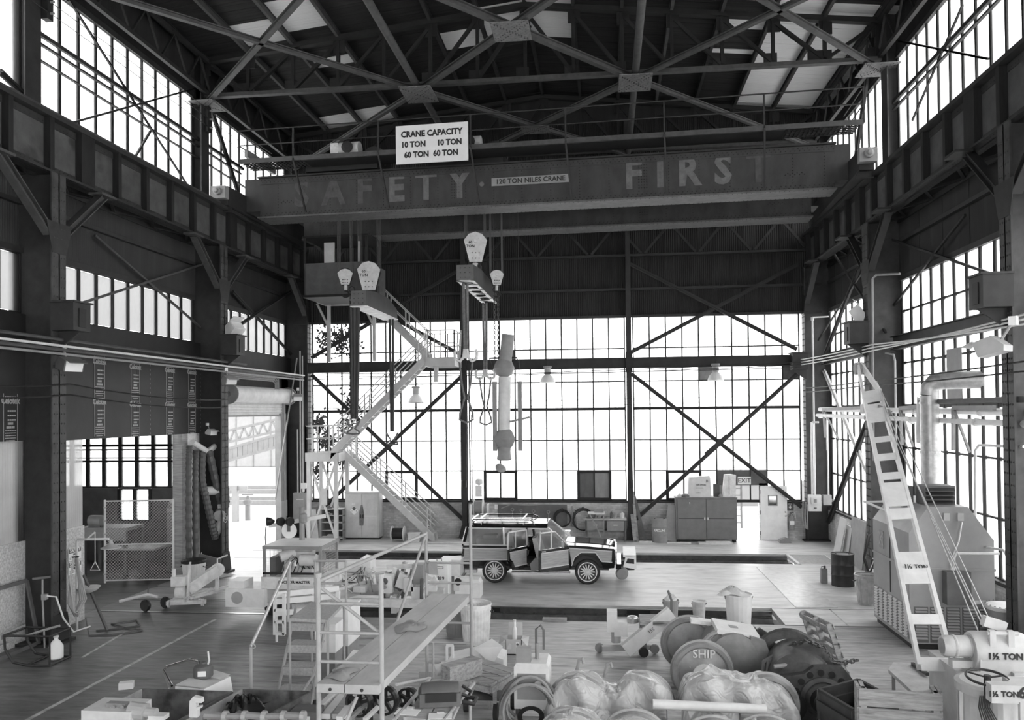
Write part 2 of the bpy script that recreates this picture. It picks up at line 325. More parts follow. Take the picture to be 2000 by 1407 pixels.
ZS = [1.5, 2.69, 3.92, 5.17, 6.26, 7.0, 7.58, 8.82]
# end wall, three bays
bays = [(-12.1, -5.84), (-5.5, .8), (1.14, 7.55)]
for bi, (a, b) in enumerate(bays):
    us = lin(a, b, 10); sw = {}; sk = []
    if bi == 1: sw = {(2, 5): 'pane_dark', (7, 0): 'pane_dark', (8, 0): 'pane_board', (2, 6): 'glass'}
    if bi == 2: sw = {(4, 4): 'pane_board', (4, 3): 'glass', (9, 4): 'pane_dark'}; sk = [(6, 0), (7, 0), (5, 0)]
    W = window(us, ZS, 'y', YB, 'glass', sk, .05, sw, bars=(3, 0))
    fr = {0: (5, 6), 1: (1, 7), 2: (2,)}
    for k in ({0: [5], 1: [1, 7], 2: [2]}[bi]):
        x0, x1 = us[k], us[k + 2]
        piece('casement_frame', ((x0 + x1) / 2, YB - .03, 2.66), (x1 - x0 + .1, .1, .11), 'steel_dark', W); piece('casement_frame', ((x0 + x1) / 2, YB - .03, 1.56), (x1 - x0 + .1, .1, .11), 'steel_dark', W)
        for xx in (x0, x1): piece('casement_frame', (xx, YB - .03, 2.1), (.11, .1, 1.1), 'steel_dark', W)
    portal(((a + b) / 2, YB - .15, 5.1), b - a, 7.3, (0, -1, 0))
# end wall: brick, corrugated sheets, girts
wb = thing('wall_back', None, None); wb['kind'] = 'structure'; del wb['_o']
DX0, DX1 = 4.86, 5.95
struct('brick_wainscot', MB().box(-12.9, DX0, YB - .1, YB + .25, 0, 1.46).box(DX1, XR + .2, YB - .1, YB + .25, 0, 1.46), 'brick', wb)
struct('sill', MB().box(-12.9, DX0, YB - .16, YB + .25, 1.43, 1.5).box(DX1, XR, YB - .16, YB + .25, 1.43, 1.5), 'steel_mid', wb)
struct('door_panel', MB().box(4.35, 6.25, YB - .04, YB + .02, 2.12, 2.72).box(DX0 - .12, DX0, YB - .1, YB + .1, 1.46, 2.2).box(DX1, DX1 + .3, YB - .04, YB + .02, 1.46, 2.2), 'dark_grey', wb)
struct('door_panel_side', MB().box(4.35, DX0 - .12, YB - .03, YB + .02, 1.5, 2.12), 'pane_board', wb)
CORR = {}
def corr(w, h):
    """corrugated sheet w x h in the xz plane, ribs upright"""
    k = (round(w, 3), round(h, 3))
    if k not in CORR:
        n = int(w / .034); b = MB(); vs = []; fs = []
        ov = w * .06
        for i in range(n + 1):
            y = .012 * cos(i * pi); vs += [(-ov + (w + 2 * ov) * i / n, y, 0), (-ov + (w + 2 * ov) * i / n, y, h)]
        for i in range(n): fs.append((2 * i, 2 * i + 2, 2 * i + 3, 2 * i + 1))
        b.add(vs, fs); me = bpy.data.meshes.new('corrugated_sheet'); me.from_pydata(b.v, [], b.f); CORR[k] = me
    return CORR[k]
def sheets(parent, u0, u1, z0, z1, plane, c, m='corrugated', name='corrugated_sheet', step=.8):
    nn = max(1, round((u1 - u0) / step)); w_ = (u1 - u0) / nn
    for i in range(nn):
        me = corr(w_, z1 - z0)
        if m != 'corrugated': me = me.copy()
        if not me.materials: me.materials.append(MATS[m])
        o = bpy.data.objects.new(name, me); COL.objects.link(o); o.parent = parent
        u = u0 + w_ * i
        if plane == 'y': o.location = (u, c + .006 * (i % 2), z0)
        else: o.location = (c + .006 * (i % 2), u, z0); o.rotation_euler = (0, 0, pi / 2)
sheets(wb, -12.9, 8.4, 8.82, 16.75, 'y', YB + .02)
struct('gable', MB().prism([(-13.2, 16.7), (8.6, 16.7), (8.6, 16.85), (XC, 18.1), (-13.2, 16.85)], (0, YB + .05, 0), (1, 0, 0), (0, 0, 1), (0, .1, 0)), 'corrugated', wb)
g = MB()
for z in (8.85, 9.93, 11.28, 12.6, 14): g.box(-12.9, 8.4, YB - .16, YB - .02, z - .05, z + .05)
struct('girt', g, 'steel_mid', wb)
g = MB(); x = -12.2
while x < 7.5:
    g.bar((x, YB - .2, 12.5), (x + .98, YB - .2, 11.33), .1, .06, (0, 1, 0)); g.bar((x + 1.12, YB - .2, 11.33), (x + 2.1, YB - .2, 12.5), .1, .06, (0, 1, 0)); x += 2.12
struct('lattice', g, 'steel_mid', wb)
g = MB()
for x0 in (-12.15, -5.66, .96): g.box(x0, x0 + 6.6, YB - .2, YB - .12, 11.24, 11.32)
struct('lattice_chord', g, 'steel_mid', wb)
# beam across the end wall, wind posts, cross braces
for i, (a, b) in enumerate(bays):
    o = MB().ib((a - .1, YB - .3, 6.98), (b + .1, YB - .3, 6.98), .2, .42, .03).build('wind_beam', 'steel_mid'); tag(o, ['long horizontal steel beam behind the white stair tower', 'long horizontal steel beam behind the hanging pipe', 'long horizontal steel beam above the exit door'][i], 'beam', 'beams across the end windows')
for i, x in enumerate((-5.66, .96)):
    t = thing('wind_post', ['tall steel post at the end windows behind the lifting slings', 'tall steel post at the end windows beside the workbench'][i], 'post', (x, YB - .25, 0), 0, 'posts at the end windows')
    MB().ib((x, YB - .25, 0), (x, YB - .25, 16.6), .2, .3, .03, (0, 1, 0)).build('shaft', 'steel_mid', t, True)
    MB().box(x - .2, x + .2, YB - .45, YB - .1, 0, .04).prism([(-.25, 0), (.25, 0), (.12, .5), (-.12, .5)], (x, YB - .42, .04), (1, 0, 0), (0, 0, 1), (0, .03, 0)).build('base', 'steel_mid', t, True)
    MB().cyl((x, YB - .42, 2.05), (x, YB - .42, 2.35), .11, 10).box(x - .13, x + .13, YB - .5, YB - .36, 6.6, 7.4).build('collar', 'steel_dark', t, True)
def brace(p, q, lb, w_=.13, m='steel_mid', name='cross_brace', g=None):
    o = MB().bar(p, q, .05, w_, (0, 0, 1)).bar(p, q, w_, .03, (0, 0, 1)).build(name, m); return tag(o, lb, 'brace', g)
yb = YB - .28
XB = [((-12.05, 6.7), (-5.75, .75), 'brace behind the stair tower falling to the right, below the beam'), ((-5.75, 6.55), (-12.05, .75), 'brace behind the stair tower rising to the right, below the beam'),
      ((1.05, 6.55), (7.5, 1.3), 'brace falling to the right above the exit door'), ((7.5, 6.55), (1.05, .7), 'brace rising to the right behind the brown cabinet'),
      ((1.05, 7.4), (7.5, 10.7), 'brace rising to the right above the beam, right hand end bay'), ((1.05, 10.9), (7.4, 7.4), 'brace falling to the right above the beam, right hand end bay'),
      ((-12.05, 7.4), (-5.75, 10.9), 'brace rising to the right above the beam, behind the upper stairs'), ((-12.05, 10.9), (-5.75, 7.4), 'brace falling to the right above the beam, behind the upper stairs')]
for i, (a, b, lb) in enumerate(XB): brace((a[0], yb - .04 * (i % 2), a[1]), (b[0], yb - .04 * (i % 2), b[1]), 'diagonal steel ' + lb, .15, g='end wall cross braces')
g = MB()
for cx_, cz in ((-8.89, 3.62), (4.32, 3.72)): g.prism([(-.5, -.32), (-.35, -.42), (.5, .32), (.35, .42)], (cx_, yb - .12, cz), (1, 0, 0), (0, 0, 1), (0, .03, 0))
struct('brace_plate', g, 'steel_mid', wb)
# exit door
d = thing('door_1', 'white exit door standing open with a small square window', None, (DX1 + .02, YB - .18, 0)); d['kind'] = 'structure'
dw = 1.0
MB().box(0, dw, -.04, 0, .02, .02 + 1.0).box(0, .3, -.04, 0, 1.02, 2.1).box(.62, dw, -.04, 0, 1.02, 2.1).box(.3, .62, -.04, 0, 1.02, 1.38).box(.3, .62, -.04, 0, 1.72, 2.1).build('leaf', 'white_paint', d)
MB().box(.28, .64, -.055, .01, 1.34, 1.38).box(.28, .64, -.055, .01, 1.72, 1.76).box(.28, .32, -.055, .01, 1.38, 1.72).box(.6, .64, -.055, .01, 1.38, 1.72).build('window_frame', 'mid_grey', d)
MB().box(.32, .6, -.025, -.015, 1.38, 1.72).build('glass', 'glass', d); MB().lathe([(.03, 0), (.03, .05), (.045, .06), (.03, .1)], (.93, -.04, .95), (0, -1, 0), 10).lathe([(.03, 0), (.03, .02)], (.93, -.04, 1.1), (0, -1, 0), 10).build('knob', 'chrome', d)
MB().cyl((0, -.02, .2), (0, -.02, .35), .02, 6).cyl((0, -.02, 1), (0, -.02, 1.15), .02, 6).cyl((0, -.02, 1.8), (0, -.02, 1.95), .02, 6).build('hinge', 'steel_mid', d)
t = thing('exit_sign', 'small lit white EXIT sign above the door opening', 'sign', (5.38, YB - .12, 2.16)); MB().box(-.25, .25, -.03, .03, 0, .3).build('plate', 'paper', t); text('lettering', 'EXIT', .24, 'dark_grey', face((0, -.035, .15), (1, 0, 0), (0, 0, 1)), t, bold=.004)
# side walls
wl = thing('wall_left', None, None); wl['kind'] = 'structure'; del wl['_o']
wr = thing('wall_right', None, None); wr['kind'] = 'structure'; del wr['_o']
for wv, xg, sgn in ((wl, XL, 1), (wr, XR, -1)):
    for bi in range(len(YCOL) - 1):
        y0, y1 = YCOL[bi] + .3, YCOL[bi + 1] - .3; vis = bi >= 2 and not (sgn == -1 and bi == 2)
        n_ = 10 if vis else 1
        window(lin(y0, y1, n_), [11.55, 15.35], 'x', xg, 'glass', mw=.085)
        portal((xg + .1 * sgn, (y0 + y1) / 2, 13.45), y1 - y0, 3.7, (sgn, 0, 0))
        if sgn == 1: window(lin(y0, y1, n_), [7.43, 8.8], 'x', xg, 'glass_shaded', mw=.1)
        else:
            window(lin(y0, y1, n_), [1.28, 2.62, 3.95, 5.15, 6.4, 7.0, 7.9, 8.85] if vis else [1.28, 8.85], 'x', xg, 'glass', mw=.1, bars=(3,))
            portal((xg - .1, (y0 + y1) / 2, 5.1), y1 - y0, 7.5, (-1, 0, 0))
        # siding above and between the windows
        if vis:
            sheets(wv, YCOL[bi], YCOL[bi + 1], 8.82, 11.55, 'x', xg - .03 * sgn); sheets(wv, YCOL[bi], YCOL[bi + 1], 15.37, 16.95, 'x', xg - .03 * sgn)
        else:
            struct('siding', MB().box(xg - .05, xg, YCOL[bi], YCOL[bi + 1], 8.82, 11.55).box(xg - .05, xg, YCOL[bi], YCOL[bi + 1], 15.37, 16.95), 'corrugated', wv)
        g = MB()
        for z in ((8.86, .07), (9.95, .05), (15.4, .08), (11.5, .08)): g.box(xg - .02, xg + .1 * sgn, y0, y1, z[0] - z[1], z[0] + z[1]) if sgn > 0 else g.box(xg - .1, xg + .02, y0, y1, z[0] - z[1], z[0] + z[1])
        struct('girt', g, 'steel_mid', wv)
struct('siding_end', MB().box(XL - .05, XR + .05, YCOL[0] - .35, YCOL[0] - .3, 8.8, 18.1).box(XL - .05, XR + .05, YCOL[0] - .35, YCOL[0] - .3, 0, 1.3), 'corrugated', thing('wall_front', None, None))
bpy.data.objects['wall_front']['kind'] = 'structure'
window(lin(XL, XR, 3), [1.3, 8.8], 'y', YCOL[0] - .32, 'glass'); portal((XC, YCOL[0] - .2, 5), XR - XL, 7.4, (0, 1, 0))
# right wall: brick base, beams
struct('brick_wainscot', MB().box(XR - .12, XR + .2, -6, YB + .2, 0, 1.22), 'brick', wr); struct('sill', MB().box(XR - .16, XR + .2, -6, YB + .2, 1.2, 1.28), 'steel_mid', wr)
for i, (a, b) in enumerate(((24.85, 32.4), (17.2, 24.85), (9.57, 17.2))):
    o = MB().ib((XR - .25, a + .25, 6.98), (XR - .25, b - .25, 6.98), .2, .4, .03).build('wall_beam', 'steel_mid'); tag(o, ['horizontal beam across the right wall windows beside the corner', 'horizontal beam across the large right wall windows', 'horizontal beam across the right wall at the picture edge'][i], 'beam', 'beams along the right wall')
# left wall lower part
Xb = XL + .12
struct('lower_girt', MB().box(XL - .1, XL + .15, 9.57, YB, 6.8, 7.4), 'steel_dark', wl)
struct('plaster_band', MB().box(XL - .12, XL - .06, -6, YB, 6.5, 7.43), 'dark_grey', wl)
struct('lower_wall', MB().box(XL - .12, XL - .06, -6, 13.4, 0, 6.5).box(XL - .12, XL - .06, 13.4, 17, 4.5, 6.5), 'dark_grey', wl)
# left bay with the printed insulation boards
INS = []
def sheetpart(name, x, y0, y1, z0, z1, m, par=wl): return struct(name, MB().box(x - .02, x + .02, y0, y1, z0, z1), m, par)
bd = []
for i in range(4):
    y0 = 17.45 + i * 1.9; y1 = min(y0 + 1.89, 25.0); sheetpart('insulation_board', Xb, y0, y1, 4.5, 6.68, 'board_print')
for i, y0 in enumerate((13.6, 15.5)): sheetpart('insulation_board', Xb, y0, y0 + 1.6 if i else y0 + 1.88, 4.55, 6.7, 'board_print')
def printcol(x, y, ztop, par, rot=False):
    """one printed column of the boards: logo block, rules and rows of small lettering"""
    b = MB(); rr = random.Random(int(y * 100 + ztop * 10))
    def r(a, b_, z0, z1): b.box(x, x + .004, y + a, y + b_, z0, z1)
    z = ztop
    r(0, .012, z - 1.05, z); r(.42, .432, z - 1.05, z)
    z -= .3
    for k in range(3):
        z -= .1; a = .13
        for c in range(4): r(a, a + .05, z, z + .035); a += .065
    for k, (wd, hh) in enumerate(((.16, .05), (.24, .05), (.34, .02), (.34, .02), (.3, .02), (.34, .02), (.26, .02))):
        z -= hh + .035; a = .216 - wd / 2
        while a < .216 + wd / 2: s_ = rr.uniform(.02, .05); r(a, min(a + s_, .216 + wd / 2), z, z + hh); a += s_ + .012
    b.build('printed_text', 'print_white', par)
    text('printed_logo', 'Celotex', .2, 'print_white', face((x + .002, y + .216, ztop - .16), (0, 1, 0), (0, 0, 1)), par, bold=.006, depth=.002, sx=.85)
    b2 = MB()
    for k in range(7): b2.box(x, x + .004, y + .05 + .05 * k, y + .085 + .05 * k, ztop - .08, ztop - .06)
    b2.build('printed_rule', 'print_white', par)
for y in (19.35, 20.95, 22.75, 24.05):
    for zt in (6.6, 5.56): printcol(Xb + .024, y, zt if y > 20 else zt + .05, wl)
printcol(Xb + .024, 16.2, 5.6, wl)
g = MB()
for y in (17.5, 18.05, 21.9, 24.8): 
    for k in range(16): g.box(Xb + .022, Xb + .025, y, y + .012, 4.55 + k * .13, 4.6 + k * .13)
g.build('printed_edge', 'print_white', wl)
# clear corrugated strips and particle board beside the gate opening
sheets(wl, 17.4, 18.9, 2.3, 4.5, 'x', XL + .1, 'corr_clear', 'clear_sheet', .75)
sheetpart('particle_board', XL + .12, 17.4, 18.35, 0, 2.35, 'osb'); sheetpart('particle_board', XL + .12, 18.36, 18.95, 0, 2.35, 'osb')
sheets(wl, 13.4, 16.85, 2.25, 4.55, 'x', XL + .1, 'corr_clear', 'clear_sheet', .86)
sheetpart('particle_board', XL + .12, 14.6, 15.8, 0, 2.3, 'osb'); sheetpart('particle_board', XL + .12, 15.82, 16.9, 0, 2.3, 'osb')
# post and sheet at the far side of the opening
struct('jamb_post', MB().box(XL - .05, XL + .25, 23.45, 23.8, 0, 4.5), 'wood', wl)
sheets(wl, 23.8, 25.2, 1.9, 4.5, 'x', XL + .08, 'galv', 'metal_sheet', .7); sheetpart('particle_board', XL + .08, 23.8, 25.2, 0, 1.9, 'osb')
# roll up door bay: reveal walls
struct('door_reveal', MB().box(XL - .05, XL + .02, 25.0, 26.25, 0, 6.5).box(XL - .05, XL + .02, 31.7, YB + .2, 0, 6.5).box(XL - .05, XL + .02, 25, YB, 5.95, 6.5), 'steel_dark', wl)
# side room behind the opening
sr = thing('wall_side_room', None, None); sr['kind'] = 'structure'; del sr['_o']
XA, YA = XL - 6.2, 26.6
struct('room_ceiling', MB().box(XA, XL - .1, 14, YA, 4.75, 4.9), 'steel_dark', sr); window(lin(14, 21, 3), [1.4, 4.7], 'x', XA, 'glass', mw=.1); portal((XA + .1, 17.5, 3), 7, 3.2, (1, 0, 0))
struct('room_side_wall', MB().box(XA - .1, XA, 14, 21, 0, 1.4).box(XA - .1, XA, 21, YA, 0, 4.8).box(XA, XL - .1, 13.9, 14, 0, 4.8), 'dark_grey', sr)
struct('room_end_wall', MB().box(XA, -17.0, YA, YA + .1, 0, 2.55).box(-17.0, -15.75, YA, YA + .1, 0, 1.4).box(-15.75, XL - .1, YA, YA + .1, 0, 2.55), 'dark_grey', sr)
window(lin(XA, XL - .1, 10), [2.58, 4.75], 'y', YA + .03, 'glass', mw=.13, md=.12)
window([-16.95, -16.38, -15.8], [1.42, 2.52], 'y', YA + .03, 'glass', mw=.12, md=.12)
portal(((XA + XL) / 2, YA - .1, 3.6), 6, 2.1, (0, -1, 0))
g = MB()
for z, r_ in ((4.05, .05), (3.9, .03), (3.62, .02), (3.5, .04)): g.cyl((XA, YA - .3, z), (XL - .3, YA - .3, z), r_, 6)
o = g.build('room_pipes', 'steel_dark', sr)
# columns
mat('col_lit', .052, .6, 0, .3, 3)  # column tone lifted, window light on the faces put into the colour
def column(x_in, y, sgn, lb):
    """riveted H column, flanges across the hall; sgn +1 on the left wall"""
    t = thing('steel_column', lb, 'column', (x_in, y, 0), 0, 'riveted hall columns'); xo = x_in - sgn * 1.0
    MB().box(min(x_in, x_in - sgn * .04), max(x_in, x_in - sgn * .04), y - .23, y + .23, 0, GB).build('inner_flange', 'col_lit', t, True)
    MB().box(min(xo, x_in), max(xo, x_in), y - .02, y + .02, 0, GB).box(min(xo, xo - sgn * .04), max(xo, xo - sgn * .04), y - .25, y + .25, 0, 16.9).box(min(xo - sgn * .04, xo + sgn * .36), max(xo - sgn * .04, xo + sgn * .36), y - .02, y + .02, GB, 16.9).box(min(xo + sgn * .33, xo + sgn * .37), max(xo + sgn * .33, xo + sgn * .37), y - .25, y + .25, GB, 16.9).build('web', 'col_lit' if sgn < 0 else 'steel_mid', t, True)  # right webs lighter than left ones, window light put into the colour
    MB().box(min(x_in + sgn * .15, xo - sgn * .1), max(x_in + sgn * .15, xo - sgn * .1), y - .35, y + .35, 0, .06).prism([(-.35, 0), (.35, 0), (.23, .6), (-.23, .6)], (x_in + sgn * .0, y, .06), (0, 1, 0), (0, 0, 1), (sgn * .03, 0, 0)).build('base', 'steel_mid', t, True)
    b = MB()
    z = .3
    while z < GB - .2:
        for dy in (-.17, -.07, .07, .17): b.rivet((x_in + sgn * .001, y + dy, z), (sgn, 0, 0), .028)
        z += .22
    b.build('rivets', 'col_lit', t, True, kind='stuff')
    # knee braces to the runway girder
    for s in (-1, 1):
        if y > 31 and s > 0: continue
        p, q = V((x_in - sgn * .1, y + s * .2, 9.2)), V((x_in - sgn * .1, y + s * 1.75, GB - .03))
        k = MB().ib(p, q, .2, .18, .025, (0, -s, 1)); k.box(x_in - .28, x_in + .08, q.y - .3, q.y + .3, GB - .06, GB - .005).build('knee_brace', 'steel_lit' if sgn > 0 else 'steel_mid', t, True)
    MB().prism([(-.23, 0), (.23, 0), (.42, .7), (-.42, .7)], (x_in + sgn * .012, y, 8.75), (0, 1, 0), (0, 0, 1), (-sgn * .011, 0, 0)).build('gusset', 'steel_mid', t, True)
    return t
CN = {17.2: ['tall riveted column on the left beside the eyewash', 'tall riveted column at the far right picture edge'], 24.85: ['riveted column on the left beside the roll up door', 'riveted column on the right behind the leaning boom'],
      32.4: ['dark corner column left of the end windows', 'corner column right of the end windows behind the switch boxes'], 9.57: ['riveted column near the camera on the left, out of view', 'riveted column near the camera on the right, out of view']}
for y in YCOL[2:]:
    if y < 10: continue
    column(FL, y if y > 18 else 16.9, 1, CN[y][0]); column(FR, y if y > 18 else 16.45, -1, CN[y][1])
# bracket boxes on the columns
def bracket(x, y, z, sgn, lb):
    t = thing('column_bracket', lb, 'bracket', (x, y, z), 0, 'bracket boxes on the columns')
    MB().box(min(x, x + sgn * .55), max(x, x + sgn * .55), y - .3, y + .3, z, z + .62).build('box', 'steel_mid', t, True); MB().box(min(x, x + sgn * .6), max(x, x + sgn * .6), y - .34, y + .34, z + .62, z + .66).build('cap_plate', 'steel_mid', t, True)
    MB().prism([(0, 0), (.55, 0), (0, -.4)], (x, y - .03, z), (sgn, 0, 0), (0, 0, 1), (0, .06, 0)).build('rib', 'steel_mid', t, True)
    MB().box(x + sgn * .55 - .02, x + sgn * .55 + .02, y - .12, y + .12, z + .08, z + .5).build('cover', 'steel_dark', t, True)
bracket(FL, 16.9, 7.0, 1, 'dark riveted bracket box on the nearest left column'); bracket(FL, 24.85, 7.0, 1, 'dark bracket box under the floodlight on the left column by the roll up door')
bracket(FR, 24.85, 7.0, -1, 'dark bracket box under the floodlight on the right column'); bracket(FR, 16.45, 7.0, -1, 'dark bracket box on the column at the right picture edge'); bracket(FR, 32.0, 6.6, -1, 'dark bracket box on the right corner column')
# runway girders
def girder(x, sgn, lb):
    t = thing('runway_girder', lb, 'girder', (x, -5, GB), 0, 'crane runway girders')
    xw = x - sgn * .2; L0, L1 = -5.6, YB - .1
    MB().box(xw - .015, xw + .015, L0, L1, GB, GT).build('web', 'web_plate', t, True)
    MB().box(x - .4 if sgn > 0 else x, x if sgn > 0 else x + .4, L0, L1, GB, GB + .05).build('lower_flange', 'steel_mid', t, True)
    MB().box(x - .42 if sgn > 0 else x - .02, x + .02 if sgn > 0 else x + .42, L0, L1, GT - .1, GT).build('upper_flange', 'steel_mid', t, True)
    MB().box(xw - .04, xw + .04, L0, L1, GT, GT + .15).build('crane_rail', 'steel_lit', t, True)
    a = MB().box(min(xw, xw + sgn * .03), max(xw, xw + sgn * .03), L0, L1, GB + .05, GB + .2).box(min(xw, xw + sgn * .03), max(xw, xw + sgn * .03), L0, L1, GT - .26, GT - .1); a.build('flange_angle', 'steel_mid', t, True)
    y = 10.4
    while y < L1:
        piece('stiffener', (xw + sgn * .09, y, (GB + GT) / 2 - .02), (.18, .14 if (round((y - 10.4) / 1.27) % 6) else .5, GT - GB - .16), 'steel_dark', t)
        y += 1.27
    b = MB(); y = 13.
    while y < L1:
        for z in (GB + .09, GB + .16, GT - .2): b.rivet((xw + sgn * .032, y, z), (sgn, 0, 0), .016)
        b.rivet((x - sgn * .08, y, GB), (0, 0, -1), .018); b.rivet((x - sgn * .3, y, GB), (0, 0, -1), .018); y += .14
    b.build('rivets', 'steel_mid', t, True, kind='stuff')
    k = MB(); yy = 10.   # horizontal lattice to the wall columns
    while yy < L1 - 2: k.bar((x - sgn * .4, yy, GB + .05), (x - sgn * .95, yy + .95, GB + .05), .08, .05); k.bar((x - sgn * .95, yy + .95, GB + .05), (x - sgn * .4, yy + 1.9, GB + .05), .08, .05); yy += 1.9
    k.box(min(x - sgn * .98, x - sgn * .9), max(x - sgn * .98, x - sgn * .9), 10, L1, GB - .02, GB + .12); k.build('walkway_lattice', 'steel_dark', t, True)
girder(FL - .03, 1, 'long riveted crane runway girder along the left wall'); girder(FR + .03, -1, 'long riveted crane runway girder along the right wall')
# side wall braces and cables
def rod(p, q, r, lb, m='steel_mid', name='tie_rod', cat='rod', g=None):
    o = MB().cyl(p, q, r, 6).build(name, m); return tag(o, lb, cat, g)
xl, xr = XL + .15, XR - .15
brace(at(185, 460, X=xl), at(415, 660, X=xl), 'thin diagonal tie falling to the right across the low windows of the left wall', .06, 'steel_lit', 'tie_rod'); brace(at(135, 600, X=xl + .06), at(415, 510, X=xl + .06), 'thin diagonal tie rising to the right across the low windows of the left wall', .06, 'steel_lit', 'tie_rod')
brace(at(455, 570, X=xl), at(590, 715, X=xl), 'diagonal brace above the roll up door falling to the right', .12, 'steel_mid'); brace(at(445, 650, X=xl + .06), at(567, 570, X=xl + .06), 'diagonal brace above the roll up door rising to the right', .12, 'steel_mid')
brace(at(135, 0, X=xl), at(368, 365, X=xl), 'thin diagonal tie falling to the right across the upper left windows', .05, 'steel_mid', 'tie_rod'); brace(at(140, 240, X=xl + .06), at(398, 168, X=xl + .06), 'thin diagonal tie rising to the right across the upper left windows', .05, 'steel_mid', 'tie_rod')
brace(at(265, 305, X=xl), at(294, 256, X=xl), 'short stub strut standing on the left runway girder', .06, 'steel_mid', 'strut')
brace(at(410, 205, X=xl), at(465, 375, X=xl), 'dark diagonal brace beside the left end of the crane bridge', .16, 'steel_dark')
brace(at(0, 140, X=xl), at(48, 186, X=xl), 'dark diagonal brace at the upper left picture corner', .16, 'steel_dark')
for (a, b, lb) in (((1755, 80), (1930, 115), 'rising to the left'), ((1880, 10), (1782, 235), 'rising to the right')): brace(at(*a, X=xr), at(*b, X=xr), 'thin diagonal tie %s across the upper right windows' % lb, .05, 'steel_mid', 'tie_rod')
for (a, b, lb) in (((1725, 462), (1950, 540), 'falling to the right'), ((1885, 420), (1717, 633), 'rising to the right')): brace(at(*a, X=xr), at(*b, X=xr), 'thin diagonal tie %s across the tall right windows' % lb, .06, 'steel_mid', 'tie_rod')
for (a, b, lb, w_) in (((1612, 470), (1730, 650), 'upper dark brace at the right corner falling right', .07), ((1695, 480), (1612, 690), 'upper dark brace at the right corner rising right', .14), ((1688, 525), (1598, 665), 'thin rod at the right corner rising right', .05)): brace(at(*a, X=xr - .3), at(*b, X=xr - .3), lb, w_, 'steel_mid')
brace(at(1700, 810, X=xr - .1), at(1618, 1020, X=xr - .1), 'dark lower brace at the right corner rising right', .2, 'steel_mid'); brace(at(1610, 725, X=xr - .05), at(1692, 920, X=xr - .05), 'pale lower brace at the right corner falling right', .15, 'light_grey')
brace(at(1705, 70, X=xr - .1), at(1672, 305, X=xr - .1), 'dark diagonal brace beside the right end of the crane bridge', .14, 'steel_mid')
# horizontal bars across the clerestories
for sgn, xx, pts in ((1, xl - .05, [((90, 78), (395, 275), .1, 'upper'), ((90, 97), (390, 285), .05, 'middle'), ((0, 75), (450, 345), .035, 'lower')]), (-1, xr, [((1735, 197), (1920, 30), .11, 'upper'), ((1750, 207), (1935, 20), .05, 'lower')])):
    for a, b, w_, lv in pts:
        A, B = at(*a, X=xx), at(*b, X=xx); z = (A.z + B.z) / 2
        o = MB().box(xx - .04, xx + .04, 16.9 if sgn > 0 else 17.5, B.y + 3 if sgn > 0 else 24.6, z - w_ / 2, z + w_ / 2).build('clerestory_bar', 'steel_mid'); tag(o, '%s horizontal bar across the %s clerestory windows' % (lv, 'left' if sgn > 0 else 'right'), 'bar')
# roof
cl = thing('ceiling', None, None); cl['kind'] = 'structure'; del cl['_o']
struct('roof_deck', MB().prism([(XL - .3, roofz(XL - .3) + .06), (XC, 18.06), (XR + .3, roofz(XR + .3) + .06), (XR + .3, roofz(XR) + .3), (XC, 18.35), (XL - .3, roofz(XL) + .3)], (0, -6.2, 0), (1, 0, 0), (0, 0, 1), (0, 38.9, 0)), 'steel_dark', cl)
BP = .15; sl = math.atan(.11)
new = []   # (x0, x1, y0, y1) patches of pale new boards
new += [(5.15, 6.6, 24.1, 32.4), (6.63, 8.7, 24.3, 32.4), (3.65, 5.1, 25.5, 26.1), (3.65, 5.1, 27.6, 27.9), (3.7, 5.0, 24, 24.3)]
new += [(-11.35, -9.9, 23.3, 24.7), (-9.87, -8.4, 22.5, 24.3), (-12.9, -11.4, 24.6, 26.0), (-10.5, -8.4, 26.4, 27.0), (-12.4, -10.5, 26.9, 27.5), (-11.3, -9.9, 31.2, 32.3), (-9.87, -8.4, 31.0, 32.3), (-7, -5.4, 20.5, 21.6), (-3.8, -2.4, 24.9, 27.2), (-2.35, -.9, 24.7, 27.2), (-5.2, -3.9, 26.0, 27.2), (-8, -6.9, 21.0, 21.9)]
old = MB(); nb = 0
rr = random.Random(3)
for k in range(-7, 7):
    x0, x1 = XC + k * 1.5 + .01, XC + (k + 1) * 1.5 - .01
    if k == -7: x0 = XL - .1
    if k == 6: x1 = XR + .1
    y = 17.0
    while y < YB:
        isnew = any(a - .2 <= x0 and x1 <= b + .25 and c <= y <= d_ for a, b, c, d_ in new); z0, z1 = roofz(x0), roofz(x1); dz = rr.uniform(0, .012)
        if isnew and nb < 290:
            L_ = (x1 - x0); o = piece('new_roof_board', ((x0 + x1) / 2, y + BP / 2, (z0 + z1) / 2 - .01 - dz), (L_, BP - .006, .03), 'new_board', cl); o.rotation_euler = (0, -math.atan2(z1 - z0, x1 - x0), 0); nb += 1
        else: old.bar((x0, y + BP / 2, z0 + .02 - dz), (x1, y + BP / 2, z1 + .02 - dz), BP - .006, .03)
        y += BP
old.build('old_roof_boards', 'roof_board', cl, kind='stuff')
for k in range(-7, 8):
    x = XC + k * 1.5; z = roofz(x) - .13
    o = MB().ib((0, 9, 0), (0, YB - .1, 0), .1, .22, .015).build('purlin', 'light_strut' if k in (-5, -4, -6, 3) else 'steel_mid'); o.location = (x, 0, z); tag(o, ('roof purlin at the ridge' if k == 0 else '%s roof purlin %s of the ridge' % (['', 'first', 'second', 'third', 'fourth', 'fifth', 'sixth', 'seventh'][abs(k)], 'left' if k < 0 else 'right')), 'purlin', 'roof purlins')
